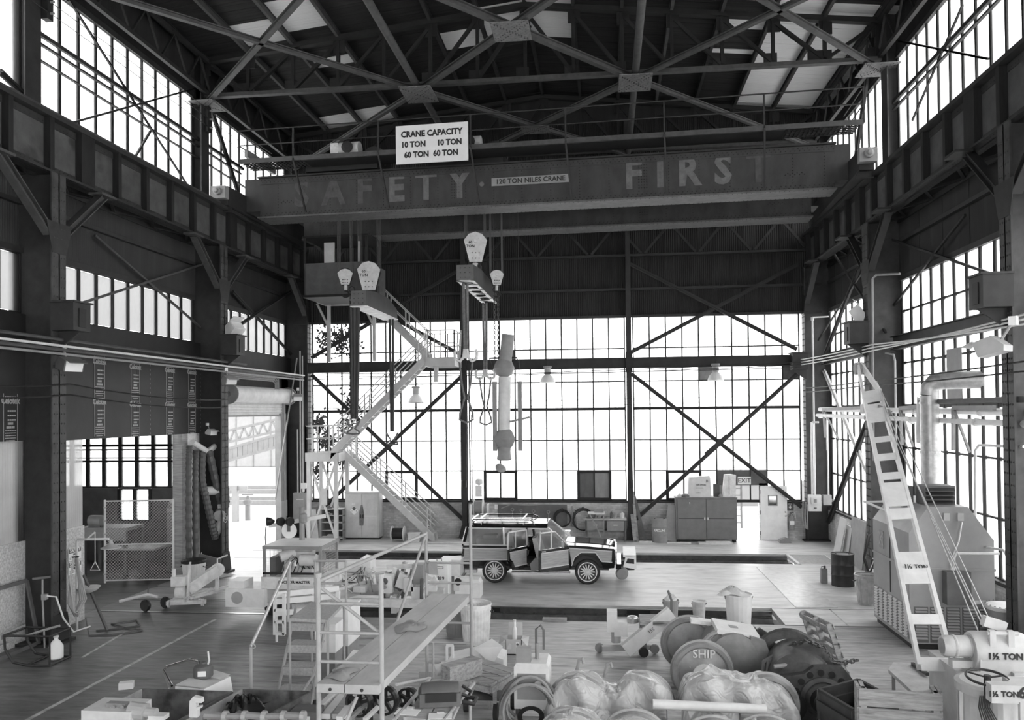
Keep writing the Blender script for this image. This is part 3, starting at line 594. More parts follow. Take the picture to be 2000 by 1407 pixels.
def truss(y, lb):
    t = thing('roof_truss', lb, 'truss', (XC, y, TC), 0, 'roof trusses')
    a = MB().bar((XC - 10.6, y, TC + .05), (XC + 10.6, y, TC + .05), .2, .12); a.build('bottom_chord', 'light_strut', t, True)
    ct = MB()
    for s in (-1, 1): ct.bar((XC, y, 17.75), (XC + s * 10.7, y, 17.75 - .11 * 10.7), .2, .16)
    ct.build('top_chord', 'steel_dark', t, True)
    for k in range(-7, 8):
        x = XC + k * 1.5; zt = 17.7 - .11 * abs(x - XC); s = 1 if k >= 0 else -1
        piece('vertical', (x, y, (TC + zt) / 2), (.1, .12, zt - TC), 'steel_dark', t)
        if abs(k) < 7:
            for ss in ((1, -1) if k == 0 else (s,)):
                if abs(k) < 6: MB().bar((x, y, zt - .1), (x + ss * 1.5, y, TC + .12), .12, .1).build('diagonal', 'steel_dark', t, True)
                else: MB().bar((x, y, TC + .12), (x + ss * 1.5, y, zt - .2), .12, .1).build('diagonal', 'steel_dark', t, True)
        w_ = .5 if abs(k) == 6 else .28
        MB().box(x - w_, x + w_ * .4, y - .02, y + .02, TC, TC + .42).build('gusset', 'steel_dark', t, True); MB().box(x - .16, x + .22, y - .02, y + .02, zt - .42, zt).build('gusset', 'steel_dark', t, True)
truss(24.85, 'steel roof truss in front of the crane bridge'); truss(17.2, 'steel roof truss nearest the camera above the picture'); truss(32.2, 'steel roof truss against the end wall')
# horizontal bracing under the trusses
N1, N2, WX, EX = XC - 3.38, XC + 3.38, XC - 10.4, XC + 10.4; zb = TC - .12
def strut(p, q, lb, w_=.2): o = MB().ib((p[0], p[1], zb), (q[0], q[1], zb), w_, w_, .03).build('roof_strut', 'light_strut'); tag(o, lb, 'strut', 'roof bracing struts')
ya, yb_, yc = 17.2, 24.85, 32.2; ym1, ym2 = (ya + yb_) / 2, (yb_ + yc) / 2
for x, nm in ((N1, 'left'), (N2, 'right')):
    for y0, y1, w2 in ((ya, yb_, 'near'), (yb_, yc, 'far')):
        o = MB().cyl((x, y0, zb + .05), (x, y1, zb + .05), .11, 10).build('roof_pipe_strut', 'light_strut', smooth=True); tag(o, 'round lengthwise roof strut, %s line, %s bay' % (nm, w2), 'strut', 'lengthwise roof struts')
for y0, y1, ym, w2 in ((ya, yb_, ym1, 'near'), (yb_, yc, ym2, 'far')):
    for (xa, yy, lb) in ((N1, y0, 'front left'), (N2, y0, 'front right'), (N1, y1, 'back left'), (N2, y1, 'back right')): strut((xa, yy), (XC, ym), '%s arm of the roof cross brace in the %s middle bay' % (lb, w2), .17)
    for (a, b, lb) in (((WX, y0), (N1, y1), 'left bay running back to the right'), ((WX, y1), (N1, y0), 'left bay running back to the left'), ((N2, y0), (EX, y1), 'right bay running back to the right'), ((N2, y1), (EX, y0), 'right bay running back to the left'))[(0 if w2 == 'near' else 1):(4 if w2 == 'near' else 3)]: strut(a, b, '%s roof strut, %s' % (w2, lb), .14)
mat('gusset_plate', .15, .6, 0, .3, 6, stain=(.06, .55, 14))
def gplate(x, y, w_, d_, lb):
    t = thing('gusset_plate', lb, 'gusset plate', (x, y, zb - .14), 0, 'roof gusset plates'); MB().box(x - w_, x + w_, y - d_, y + d_, zb - .15, zb - .12).build('plate', 'gusset_plate', t, True); b = MB()
    for s in (-1, 1):
        for k in range(-6, 7):
            for o_ in (-.07, .07): b.rivet((x + k * w_ / 7 + o_ * .5, y + s * k * d_ / 7 + o_, zb - .15), (0, 0, -1), .025)
    b.build('rivets', 'steel_mid', t, True, kind='stuff')
for (x, y, w_, d_, lb) in ((N1, yb_, .5, .65, 'riveted gusset plate under the truss left of centre'), (N2, yb_, .5, .65, 'riveted gusset plate under the truss right of centre'), (XC, ym1, .5, .55, 'riveted gusset plate at the top of the picture, middle of the near roof cross'), (XC, ym2, .5, .4, 'pale riveted gusset plate at the middle of the far roof cross'), (WX - .1, yb_, .5, .5, 'gusset plate at the left end of the truss'), (EX + .1, yb_, .5, .5, 'gusset plate at the right end of the truss')): gplate(x, y, w_, d_, lb)
# eave lattices along both walls
for sgn, x, nm in ((1, XL + .45, 'left'), (-1, XR - .45, 'right')):
    t = thing('eave_lattice', 'lattice girder under the eave along the %s wall' % nm, 'girder', (x, 17, 15.5), 0, 'eave lattice girders')
    MB().box(x - .06, x + .06, 10, YB, 15.45, 15.57).box(x - .06, x + .06, 10, YB, 16.5, 16.62).build('chord', 'steel_mid', t, True); b = MB(); y = 10
    while y < YB - 1: b.bar((x, y, 15.5), (x, y + .75, 16.55), .06, .05); b.bar((x, y + .75, 16.55), (x, y + 1.5, 15.5), .06, .05); y += 1.5
    b.build('lattice_bar', 'steel_mid', t, True)
# overhead crane
mat('crane_face', .042, .6, 0, .35, 2, (1, 1, .5), stain=(.03, .6, 1.2)); mat('crane_letter', .13, .6, 0, .3, 4); mat('crane_letter_faint', .07, .6, 0, .3, 4); mat('crane_flange', .1, .55, 0, .3, 4); mat('sign_board', .8, .6, 0, .05); mat('sign_ink', .03)
mat('block_white', .6, .5, 0, .15, 6, stain=(.3, .62, 8)); mat('rope', .1, .6, 0, .2); mat('sling', .16, .8, 0, .3, 12); mat('chain', .12, .45, .6, .2)
AL = -.052
crane = thing('overhead_crane', 'wide riveted overhead crane bridge lettered SAFETY FIRST', 'crane', (XC, 25.75, 0), AL); crane['_o'] = (0, 0, 0)
cz0, cz1 = 11.75, 13.1
def boxgirder(y, nm):
    g = MB().box(-9.25, 9.35, y, y + .75, cz0 + .03, cz1).build(nm, 'crane_face', crane)
    MB().box(-9.3, 9.4, y - .12, y + .85, cz0 - .02, cz0 + .03).build('bottom_flange', 'crane_flange', crane)
    MB().box(-9.3, 9.4, y - .12, y + .85, cz1, cz1 + .05).build('top_flange', 'steel_mid', crane)
    MB().box(-9.25, 9.35, y - .02, y, cz0 + .03, cz0 + .2).box(-9.25, 9.35, y - .02, y, cz1 - .2, cz1).build('flange_angle', 'crane_face', crane)
    return g
fg = boxgirder(0, 'front_girder'); boxgirder(3.55, 'rear_girder')
b = MB()
for y in (0, 3.55):
    x = -9.2
    while x < 9.3:
        for z in (cz0 + .08, cz0 + .15, cz1 - .06, cz1 - .13): b.rivet((x + (.05 if z in (cz0 + .15, cz1 - .13) else 0), y - .021, z), (0, -1, 0), .02)
        b.rivet((x, y - .08, cz0 - .021), (0, 0, -1), .018); b.rivet((x, y + .8, cz0 - .021), (0, 0, -1), .018); x += .14
    for k in range(20):
        x = -8.6 + k * .93
        for j in range(10): b.rivet((x, y - .002, cz0 + .25 + j * .095), (0, -1, 0), .019)
    for s in (-1, 1):
        for k in range(9): b.rivet((s * 8.2 + (k - 4) * .07, y - .002, 12.25 + .05 * (k % 2)), (0, -1, 0), .022)
    for s in (-2.55, 3.5):
        for k in range(9):
            for j in range(4): b.rivet((s + j * .08, y - .002, 12.1 + k * .09), (0, -1, 0), .02)
b.build('rivets', 'steel_dark', crane, kind='stuff')
for s in (-1, 1):       # end trucks on the rails
    x = s * 9.95
    MB().box(x - .2, x + .2, -1.25, 5.6, 11.93, 12.55).build('end_truck', 'steel_mid', crane)
    MB().box(x - .24, x + .24, -1.5, -1.25, 12.1, 12.5).build('end_plate', 'mid_grey', crane)
    MB().lathe([(.13, 0), (.13, .1), (.08, .12), (.08, .2), (.05, .22)], (x, -1.5, 12.32), (0, -1, 0), 14).build('bumper', 'mid_grey', crane)
    MB().cyl((x - .1, -.7, 12.2), (x + .1, -.7, 12.2), .24, 14).cyl((x - .1, 4.9, 12.2), (x + .1, 4.9, 12.2), .24, 14).build('wheels', 'steel_dark', crane)
    MB().box(s * 9.35 if s > 0 else -9.8, 9.8 if s > 0 else -9.25, 0, .75, 12.0, cz1).build('end_panel', 'crane_face', crane)
    MB().prism([(0, 0), (.5, 0), (.5, .55), (.2, .55)], (x - .25 * s, -1.1, 11.75), (s, 0, 0), (0, 0, 1), (0, .12, 0)).build('guard', 'steel_mid', crane)
# front walkway
zw = 13.42; yw = -.87
g = MB()
for i in range(150): g.box(-9.4 + i * .128, -9.4 + i * .128 + .02, yw, .0, zw - .04, zw)
for i in range(6): g.box(-9.5, 9.9, yw + .02 + i * .16, yw + .035 + i * .16, zw - .05, zw - .005)
g.build('walkway_grating', 'steel_dark', crane); MB().box(-7.3, 7.8, yw, 0, zw - .07, zw - .05).build('walkway_plate', 'steel_dark', crane)
MB().box(-9.55, 10.0, yw - .02, yw, zw - .05, zw + .1).build('toe_board', 'light_strut', crane)
MB().cyl((-9.55, yw, zw + 1.05), (10, yw, zw + 1.05), .022, 6).build('hand_rail', 'steel_mid', crane); MB().cyl((-9.55, yw, zw + .55), (10, yw, zw + .55), .02, 6).build('mid_rail', 'steel_mid', crane)
for x in (-9.55, -7.65, -4.75, -1.72, 1.28, 4.28, 7.2, 10.0):
    MB().box(x - .025, x + .025, yw - .02, yw + .03, zw, zw + 1.05).build('rail_post', 'steel_mid', crane)
    if -9 < x < 9: MB().bar((x, yw - .03, zw + .02), (x + .1, -.14, cz0 + .1), .07, .05, (1, 0, 0)).build('walkway_strut', 'steel_mid', crane)
for s in (-9.55, 10.0): MB().cyl((s, yw, zw + 1.05), (s, 1.5, zw + 1.05), .022, 6).cyl((s, yw, zw + .55), (s, 1.5, zw + .55), .02, 6).build('end_rail', 'steel_mid', crane)
MB().box(-9.55, -9.45, -.5, 1.6, zw + .3, zw + .55).build('end_screen', 'mid_grey', crane)
for i in range(8): MB().box(-8.9 + i * 2.45, -6.6 + i * 2.45, 3.5 + .8, 5.2, 12.28, 12.3).build('rear_walkway_panel', 'mid_grey', crane)
MB().box(-9.4, 9.6, 5.2, 5.24, 12.28, 12.42).build('rear_toe_board', 'steel_mid', crane)
# signs and lettering
sg = MB().box(-4.13, -1.78, -.98, -.94, 13.0, 14.22).build('capacity_sign', 'sign_board', crane)
for (tx, xx, zz) in (('CRANE CAPACITY', -2.96, 13.93), ('10 TON', -3.55, 13.6), ('10 TON', -2.38, 13.6), ('60 TON', -3.45, 13.27), ('60 TON', -2.5, 13.27)): text('lettering', tx, .26 if 'CAP' in tx else .25, 'sign_ink', face((xx, -.985, zz), (1, 0, 0), (0, 0, 1)), sg, bold=.011, sx=.93)
pl = MB().box(-1.22, 1.32, -.05, -.02, 12.4, 12.66).build('maker_plate', 'mid_grey', crane); text('lettering', '120 TON NILES CRANE', .22, 'sign_ink', face((.05, -.055, 12.53), (1, 0, 0), (0, 0, 1)), pl, bold=.005, sx=1.0)
for ch, x in (('S', -7.76), ('A', -6.62), ('F', -5.55), ('E', -4.44), ('T', -3.42), ('Y', -2.29), ('F', 3.32), ('I', 4.16), ('R', 5.03), ('S', 6.07), ('T', 7.13)):
    text('painted_letter', ch, 1.25, 'crane_letter_faint' if x < -5 or x > 7 else 'crane_letter', face((x, -.006, 12.5), (1, 0, 0), (0, 0, 1)), crane, bold=.045, depth=.003, sx=.9)
MB().lathe([(.08, 0), (.08, .004)], (-1.55, -.002, 12.5), (0, -1, 0), 12).build('painted_dot', 'crane_letter', crane)
# operator's cab under the rear girder
cab = MB().box(-8.75, -6.3, 2.4, 2.46, 9.45, 10.62).box(-8.75, -8.69, 2.4, 4.4, 9.45, 10.62).box(-6.36, -6.3, 2.4, 4.4, 9.45, 10.62).build('cab_panel', 'dark_grey', crane)
MB().box(-8.8, -6.25, 2.35, 4.4, 9.36, 9.45).build('cab_floor', 'steel_dark', cab); MB().box(-8.8, -6.25, 2.35, 4.4, 11.55, 11.62).build('cab_roof', 'steel_dark', cab)
for x in (-8.72, -7.4, -6.35): MB().box(x - .04, x + .04, 2.4, 2.46, 10.62, 11.55).build('cab_post', 'steel_mid', cab)
MB().box(-8.05, -7.65, 2.6, 2.66, 10.65, 11.4).build('control_panel', 'light_grey', cab); MB().cyl((-6.7, 2.6, 10.62), (-6.7, 2.6, 11.4), .05, 8).build('lever', 'light_grey', cab)
MB().box(-8.7, -8.3, 3.6, 4.4, 11.6, 11.75).box(-6.8, -6.4, 3.6, 4.4, 11.6, 11.75).build('cab_hanger', 'steel_mid', cab)
# trolleys
def trolley(x, lb):
    t = thing('crane_trolley', lb, 'trolley', (x, 27.7, 13.2), AL, 'hoisting trolleys on the crane bridge'); t['_o'] = (0, 0, 0)
    MB().box(-1.25, 1.25, -1.75, 1.75, 0, .3).build('frame', 'steel_dark', t); MB().cyl((-.95, .3, .75), (.95, .3, .75), .42, 16).build('drum', 'steel_dark', t, smooth=True)
    MB().cyl((-.35, -.9, .95), (.35, -.9, .95), .26, 14).build('motor', 'light_grey', t, smooth=True); MB().lathe([(.2, 0), (.2, .04), (.1, .06)], (0, -1.2, .95), (0, -1, 0), 14).build('motor_end', 'steel_mid', t)
    MB().box(-.65, -.37, -1.1, -.7, .65, 1.15).build('brake_box', 'dirty_white', t); MB().lathe([(.45, 0), (.45, .12)], (.8, -.7, .6), (0, -1, 0), 18).build('gear_case', 'steel_mid', t)
    MB().box(-.5, .6, -1.2, -.6, .3, .66).build('bedplate', 'steel_mid', t)
    for sx in (-1.1, 1.1):
        for sy in (-1.4, 1.4): MB().cyl((sx - .06, sy, .02), (sx + .06, sy, .02), .17, 12).build('wheel', 'steel_dark', t)
    return t
trolley(-8.55, 'hoisting trolley with pale motor left of the capacity sign'); trolley(-4.35, 'hoisting trolley with dark drum behind the capacity sign')
# hook blocks with their ropes
def block(x, y, zt, w_, h, nr, lb, tx=None, g='white hook blocks on ropes'):
    t = thing('hook_block', lb, 'hook block', (x, y, zt - h), .22, g); t['_o'] = (0, 0, 0); d_ = w_ * .32
    poly = [(-w_ / 2, h * .72), (-w_ * .28, h * .93), (0, h), (w_ * .28, h * .93), (w_ / 2, h * .72), (w_ * .27, 0), (-w_ * .27, 0)]
    for s in (-1, 1): MB().prism(poly, (0, s * d_ - .015, 0), (1, 0, 0), (0, 0, 1), (0, .03, 0)).build('cheek_plate', 'block_white' if s < 0 else 'steel_mid', t)
    MB().cyl((0, -d_, h * .66), (0, d_, h * .66), w_ * .44, 18).build('sheave', 'steel_dark', t, smooth=True); MB().cyl((0, -d_ - .05, h * .7), (0, d_ + .05, h * .7), w_ * .09, 10).build('pin', 'block_white', t)
    b = MB()
    for k in (-1, 0, 1):
        for j in (.12, .3): b.rivet((k * w_ * .15, -d_ - .016, h * j), (0, -1, 0), .025)
    b.build('bolts', 'steel_lit', t, kind='stuff')
    for k in range(nr):
        xx = (-.42 if k % 2 else .42) * w_ + (k // 2) * .035 - .04; yy = -d_ * .8 + (k // 2) * d_ * 1.6 / max(1, nr // 2 - 1)
        MB().cyl((xx, yy, h * .66), (xx * .95, yy, 13.3 - zt + h), .012, 5).build('rope', 'rope', t)
    MB().cyl((0, 0, 0), (0, 0, -.18), w_ * .12, 8).build('shank', 'block_white', t)
    pts = arc((0, 0, -.18 - w_ * .25), w_ * .22, pi / 2 + .4, -pi + .3, 10); MB().tube(pts, w_ * .07, 6).build('hook', 'steel_mid', t)
    if tx: text('lettering', tx, .13, 'sign_ink', face((-w_ * .22, -d_ - .018, h * .58), (1, 0, 0), (0, 0, 1)), t, bold=.003)
    return t
block(-8.2, 27.6, 10.4, .8, 1.02, 8, 'large white 60 ton hook block in front of the operator cab', '60\nTON'); block(-8.96, 27.3, 10.12, .52, .55, 6, 'small white hook block hanging left of the large block at the cab')
block(-4.42, 27.6, 11.3, .8, 1.04, 8, 'large white 60 ton hook block under the middle of the crane', '60\nTON'); block(-3.68, 27.6, 9.98, .48, .52, 6, 'small white hook block carrying the chains above the pipe')
# lifting beams and slings
mat('beam_dark', .05, .5); mat('beam_white', .8, .6)
def lbeam(x, y0, y1, z, w_, h, lb, striped):
    t = thing('lifting_beam', lb, 'lifting beam', (x, (y0 + y1) / 2, z)); L_ = (y1 - y0) / 2
    MB().prism([(-L_, 0), (L_, 0), (L_, h * .55), (L_ * .45, h), (-L_ * .45, h), (-L_, h * .8)], (-w_ / 2, 0, 0), (0, 1, 0), (0, 0, 1), (.05, 0, 0)).prism([(-L_, 0), (L_, 0), (L_, h * .55), (L_ * .45, h), (-L_ * .45, h), (-L_, h * .8)], (w_ / 2 - .05, 0, 0), (0, 1, 0), (0, 0, 1), (.05, 0, 0)).build('side_plates', 'beam_dark', t)
    MB().box(-w_ / 2, w_ / 2, -L_ - .02, -L_, 0, h * .8).build('end_plate', 'dark_grey', t)
    if striped:
        for k in range(6): MB().box(-w_ / 2, w_ / 2, -L_ + k * L_ / 3, -L_ + k * L_ / 3 + L_ * .12, -.02, 0).build('tie_plate', 'beam_white', t)
        MB().box(-w_ / 2, -w_ / 2 + .1, -L_, L_, -.025, 0).box(w_ / 2 - .1, w_ / 2, -L_, L_, -.025, 0).build('bottom_rail', 'beam_white', t)
        for k in range(5): MB().bar((-w_ / 2, -L_ + k * L_ / 2.5, -.03), (w_ / 2, -L_ + (k + 1) * L_ / 2.5 - .3, -.03), .05, .02).build('lacing', 'beam_dark', t)
    else: MB().box(-w_ / 2 - .04, w_ / 2 + .04, -L_, L_, -.03, 0).build('bottom_plate', 'beam_white', t)
    MB().box(-.1, .1, -.15, .15, h, h + .35).build('lug', 'steel_mid', t)
    b = MB()
    for i in range(3):
        for j in range(3): b.rivet((-.15 + i * .15, -L_ - .02, h * .15 + j * .15), (0, -1, 0), .02)
    b.build('bolts', 'steel_mid', t, kind='stuff')
lbeam(-4.33, 25.0, 30.4, 9.25, .55, .6, 'dark lifting beam with white striped underside hanging below the middle hook block', True)
lbeam(-8.0, 25.7, 29.7, 8.62, .5, .62, 'dark lifting beam with plain white underside hanging beside the cab', False)
def sling(x, y, z0, z1, lb, hook=True, w_=.05, n=2, loop=.22, zl=None, m='sling', twist=False):
    t = thing('lifting_sling', lb, 'sling', (x, y, z1), 0, 'slings under the lifting beams')
    for i in range(n): MB().tube([(-.06 + .12 * i, 0, z0 - z1), (-.05 + .1 * i, .02, (z0 - z1) * .5), (-.03 + .06 * i, 0, 0)], w_, 6).build('strap', m, t)
    if hook:
        for s in (-1, 1): MB().tube([V((s * .03, 0, .25)), V((s * .06, 0, .0)), V((s * .2, 0, -.14)), V((s * .34, 0, -.05)), V((s * .36, 0, .14)), V((s * .3, 0, .22))], .055, 7).build('hook', 'light_grey', t)
        MB().cyl((0, -.05, .05), (0, .05, .05), .1, 12).build('hook_eye', 'light_grey', t)
    if zl is not None:
        L_ = z1 - zl
        for s in (-1, 1): MB().tube([(s * .22, 0, -.05), (s * .14, 0, -L_ * .4), (s * .05, 0, -L_ * .62), (s * .2, 0, -L_ * .85), (s * .22, 0, -L_ * .95), (0, 0, -L_)], .035, 6).build('loop', 'sling', t)
    return t
sling(-4.38, 25.3, 9.2, 6.85, 'front pair of straps with a double hook under the striped lifting beam', zl=4.75); sling(-4.46, 30.0, 9.2, 6.45, 'back strap with a double hook under the striped lifting beam', zl=4.6, n=2)
mat('sling_wet', .035, .5)
sling(-8.3, 26.0, 8.6, 4.9, 'dark chain wrapped sling under the front of the plain lifting beam', False, .075, 3, zl=4.4, m='sling_wet'); sling(-7.9, 29.4, 8.6, 4.4, 'twisted chain sling under the back of the plain lifting beam', False, .05, 2, zl=3.9, m='sling_wet')
def chain(x, y, z0, z1, n, lb, dx=.06, cnt=2):
    t = thing('load_chain', lb, 'chain', (x, y, z1)); L_ = z0 - z1
    for c in range(cnt):
        b = MB(); step = L_ / n
        for k in range(n):
            u = (1, 0, 0) if k % 2 else (0, 1, 0)
            p = [V(((c - (cnt - 1) / 2) * dx * 2, 0, step * (k + .5))) + V(u) * .035 * sin(a) + V((0, 0, 1)) * step * .62 * cos(a) for a in [i * pi / 3 for i in range(7)]]
            b.tube(p, .012, 4)
        b.build('chain_strand', 'chain', t)
    MB().tube(arc((0, 0, L_ + .12), .1, 0, 2 * pi, 10), .025, 6).build('ring', 'steel_mid', t)
chain(-3.7, 27.6, 9.2, 6.9, 26, 'double load chain between the small hook block and the hanging pipe'); chain(-8.75, 27.35, 9.3, 6.0, 34, 'loose double chain hanging beside the cab hook block', .07)
# hanging steam pipe with ball joints
t = thing('hanging_pipe', 'pipe with two ball joints hanging from the crane in front of the end windows', 'pipe', (-3.45, 27.6, 3.3)); z = -3.3
MB().cyl((.16, 0, 7.75 + z), (.04, 0, 6.75 + z), .22, 16).build('upper_pipe', 'mid_grey', t, smooth=True); MB().lathe([(.05, -.36), (.28, -.22), (.37, 0), (.28, .22), (.15, .34)], (0, 0, 6.6 + z), n=18).build('upper_ball', 'mid_grey', t, smooth=True)
MB().cyl((.02, 0, 6.3 + z), (-.02, 0, 4.4 + z), .215, 16).build('middle_pipe', 'light_grey', t, smooth=True); MB().lathe([(.15, -.36), (.28, -.24), (.38, 0), (.28, .24), (.2, .34)], (0, 0, 4.15 + z), n=18).build('lower_ball', 'mid_grey', t, smooth=True)
MB().lathe([(.22, 0), (.26, .05), (.22, .3), (.24, .45)], (-.02, 0, 3.42 + z), n=16).build('socket', 'mid_grey', t, smooth=True); MB().lathe([(.17, 0), (.2, .06), (.1, .12)], (-.16, -.05, 3.12 + z), (.4, -.6, .7), 14).build('cap', 'mid_grey', t)
MB().box(-.5, .45, -.03, .03, 6.92 + z, 6.98 + z).bar((-.5, 0, 6.95 + z), (-.4, 0, 6.6 + z), .03, .03).bar((.45, 0, 6.95 + z), (.55, 0, 6.6 + z), .03, .03).build('clamp', 'steel_mid', t)
for i, (x, lb) in enumerate(((-3.77, 'left'), (-2.9, 'right'))):
    o = MB().box(-.07, .07, -.07, .07, 0, 2.35).box(-.085, .085, -.085, .085, 2.31, 2.38).build('hanging_bar', 'mid_grey'); o.location = (x, 27.5, 3.75); tag(o, 'upright dark bar hanging on the %s of the ball jointed pipe' % lb, 'bar')
    w_ = MB().cyl((0, 0, 2.36), (0, 0, 9.5), .004, 4).build('wire', 'rope', o)
o = MB().bar((-3.25, 27.4, 4.75), (-2.55, 27.4, 4.9), .05, .07).build('cross_lever', 'mid_grey'); tag(o, 'short slanted lever bar beside the right hanging bar', 'bar')
# white steel stair tower
mat('stair_paint', .55, .5, 0, .1, 3)
st = thing('stair_tower', 'pale steel stair tower zigzagging up to the crane cab at the end windows', 'stairs', (-9, 31.5, 0)); W_ = 'stair_paint'
def flight(x0, z0, x1, z1, ya, yb, n, nm):
    sgn = 1 if x1 > x0 else -1
    for k, y in enumerate((ya, yb)): MB().prism([(x0, z0 - .2), (x0 + sgn * .05, z0 + .2), (x1, z1 + .2), (x1 - sgn * .05, z1 - .2)] if True else [], (0, y - .03, 0), (1, 0, 0), (0, 0, 1), (0, .06, 0)).build('stringer', W_, st, True)
    for i in range(1, n):
        u = i / n; x = x0 + (x1 - x0) * u; z = z0 + (z1 - z0) * u
        MB().box(x - .13, x + .13, ya + .03, yb - .03, z - .02, z + .02).build('tread', W_, st, True)
    for k, y in enumerate((ya, yb)):
        for h in (.55, .98): MB().cyl((x0, y, z0 + h), (x1, y, z1 + h), .022, 6).build('handrail', W_, st, True)
        m_ = 3
        for i in range(m_ + 1): u = (i + .3) / (m_ + .6); x = x0 + (x1 - x0) * u; z = z0 + (z1 - z0) * u; MB().box(x - .022, x + .022, y - .022, y + .022, z, z + .98).build('baluster', W_, st, True)
flight(-6.75, .05, -10.45, 3.45, 31.5, 32.1, 16, 1); flight(-10.7, 3.5, -6.85, 7.2, 30.6, 31.25, 18, 2); flight(-6.9, 7.25, -9.6, 9.85, 31.5, 32.1, 13, 3)
def landing(x0, x1, y0, y1, z, rails, mt=W_):
    MB().box(x0, x1, y0, y1, z - .04, z).build('landing_deck', W_, st, True); MB().box(x0, x1, y0 - .03, y0 + .03, z - .34, z).box(x0, x1, y1 - .03, y1 + .03, z - .34, z).box(x0 - .03, x0 + .03, y0, y1, z - .34, z).box(x1 - .03, x1 + .03, y0, y1, z - .34, z).build('landing_beam', W_, st, True)
    for (xa, ya, xb, yb) in rails:
        for h in (.55, 1.05): MB().cyl((xa, ya, z + h), (xb, yb, z + h), .022, 6).build('guard_rail', W_, st, True)
        for u in (0, .5, 1): x, y = xa + (xb - xa) * u, ya + (yb - ya) * u; MB().box(x - .022, x + .022, y - .022, y + .022, z, z + 1.05).build('guard_post', W_, st, True)
landing(-11.7, -10.4, 30.6, 32.1, 3.55, [(-11.7, 30.6, -10.75, 30.6), (-11.7, 30.6, -11.7, 32.1), (-11.7, 32.1, -10.5, 32.1)])
landing(-6.9, -5.75, 30.6, 32.1, 7.22, [(-6.85, 30.6, -5.75, 30.6), (-5.75, 30.6, -5.75, 32.1), (-6.85, 32.1, -5.75, 32.1)])
landing(-11.35, -9.55, 31.0, 32.1, 9.85, [(-11.35, 32.1, -9.6, 32.1)])
for x, y in ((-11.6, 30.65), (-10.5, 30.65), (-11.6, 32.05), (-10.5, 32.05)): MB().box(x - .07, x + .07, y - .07, y + .07, 0, 3.5).build('tower_leg', W_, st, True)
for (a, b_) in (((-11.6, 3.2), (-10.5, .15)), ((-10.5, 3.2), (-11.6, .15))):
    for y in (30.65, 32.05): MB().bar((a[0], y, a[1]), (b_[0], y, b_[1]), .05, .08).build('tower_brace', W_, st, True)
MB().box(-11.1, -10.85, 30.6, 30.62, 1.5, 2.15).build('tower_plate', W_, st, True)
for x in (-11.2, -9.3): MB().box(x - .06, x + .06, 31.9, 32.02, 7.2, 9.55).build('hanger_leg', W_, st, True); MB().bar((x, 31.95, 8.6), (x - .5, 31.95, 9.6), .08, .08).build('knee', W_, st, True)
MB().box(-6.75, -6.6, 31.5, 31.7, 6.3, 6.9).bar((-5.8, 31.9, 7), (-5.75, 32.1, 8.4), .06, .08).build('wall_hanger', W_, st, True)
# along the end wall
def T(name, label, cat, loc, rz=0, g=None):
    t = thing(name, label, cat, loc, rz, g); t['_o'] = (0, 0, 0); return t
# flammables locker
mat('locker_white', .55, .5, 0, .12, 3, stain=(.3, .66, 2.2)); mat('rust', .16, .8, 0, .4, 6)
t = T('steel_locker', 'white two door steel locker with a hazard diamond under the stairs', 'locker', (-9.8, 31.75, 0))
MB().box(-.7, .7, 0, .55, .06, 1.85).build('body', 'locker_white', t); MB().box(-.72, .72, -.02, .57, 1.85, 1.9).build('lid', 'locker_white', t); MB().box(-.68, .68, .03, .52, 0, .06).build('plinth', 'steel_dark', t)
for s in (-1, 1):
    d = MB().box(min(s * .01, s * .66), max(s * .01, s * .66), -.025, 0, .1, 1.82).build('door', 'locker_white', t); MB().box(s * .05 - .02, s * .05 + .02, -.05, -.025, .85, 1.0).build('handle', 'steel_mid', d)
    MB().box(min(s * .07, s * .6), max(s * .07, s * .6), -.03, -.025, .92, .95).build('seam', 'light_grey', d)
dm = MB().prism([(0, -.17), (.17, 0), (0, .17), (-.17, 0)], (-.32, -.034, 1.15), (1, 0, 0), (0, 0, 1), (0, .006, 0)).build('hazard_diamond', 'paper', t)
MB().prism([(0, 0), (.085, .085), (0, .17), (-.085, .085)], (-.32, -.038, 1.15), (1, 0, 0), (0, 0, 1), (0, .004, 0)).build('diamond_quarter', 'dark_grey', dm)
for s in (-1, 1): text('lettering', '1', .11, 'sign_ink', face((-.32 + s * .085, -.04, 1.15), (1, 0, 0), (0, 0, 1)), dm)
text('chalk_number', '46', .14, 'paper', face((-.35, -.036, 1.42), (1, 0, 0), (0, 0, 1)), t)
MB().prism([(-.1, .55), (.06, .55), (.1, 1.0), (.03, 1.4), (-.04, 1.38), (-.12, 1.05)], (.0, -.031, 0), (1, 0, 0), (0, 0, 1), (0, .004, 0)).build('rust_stain', 'rust', t)
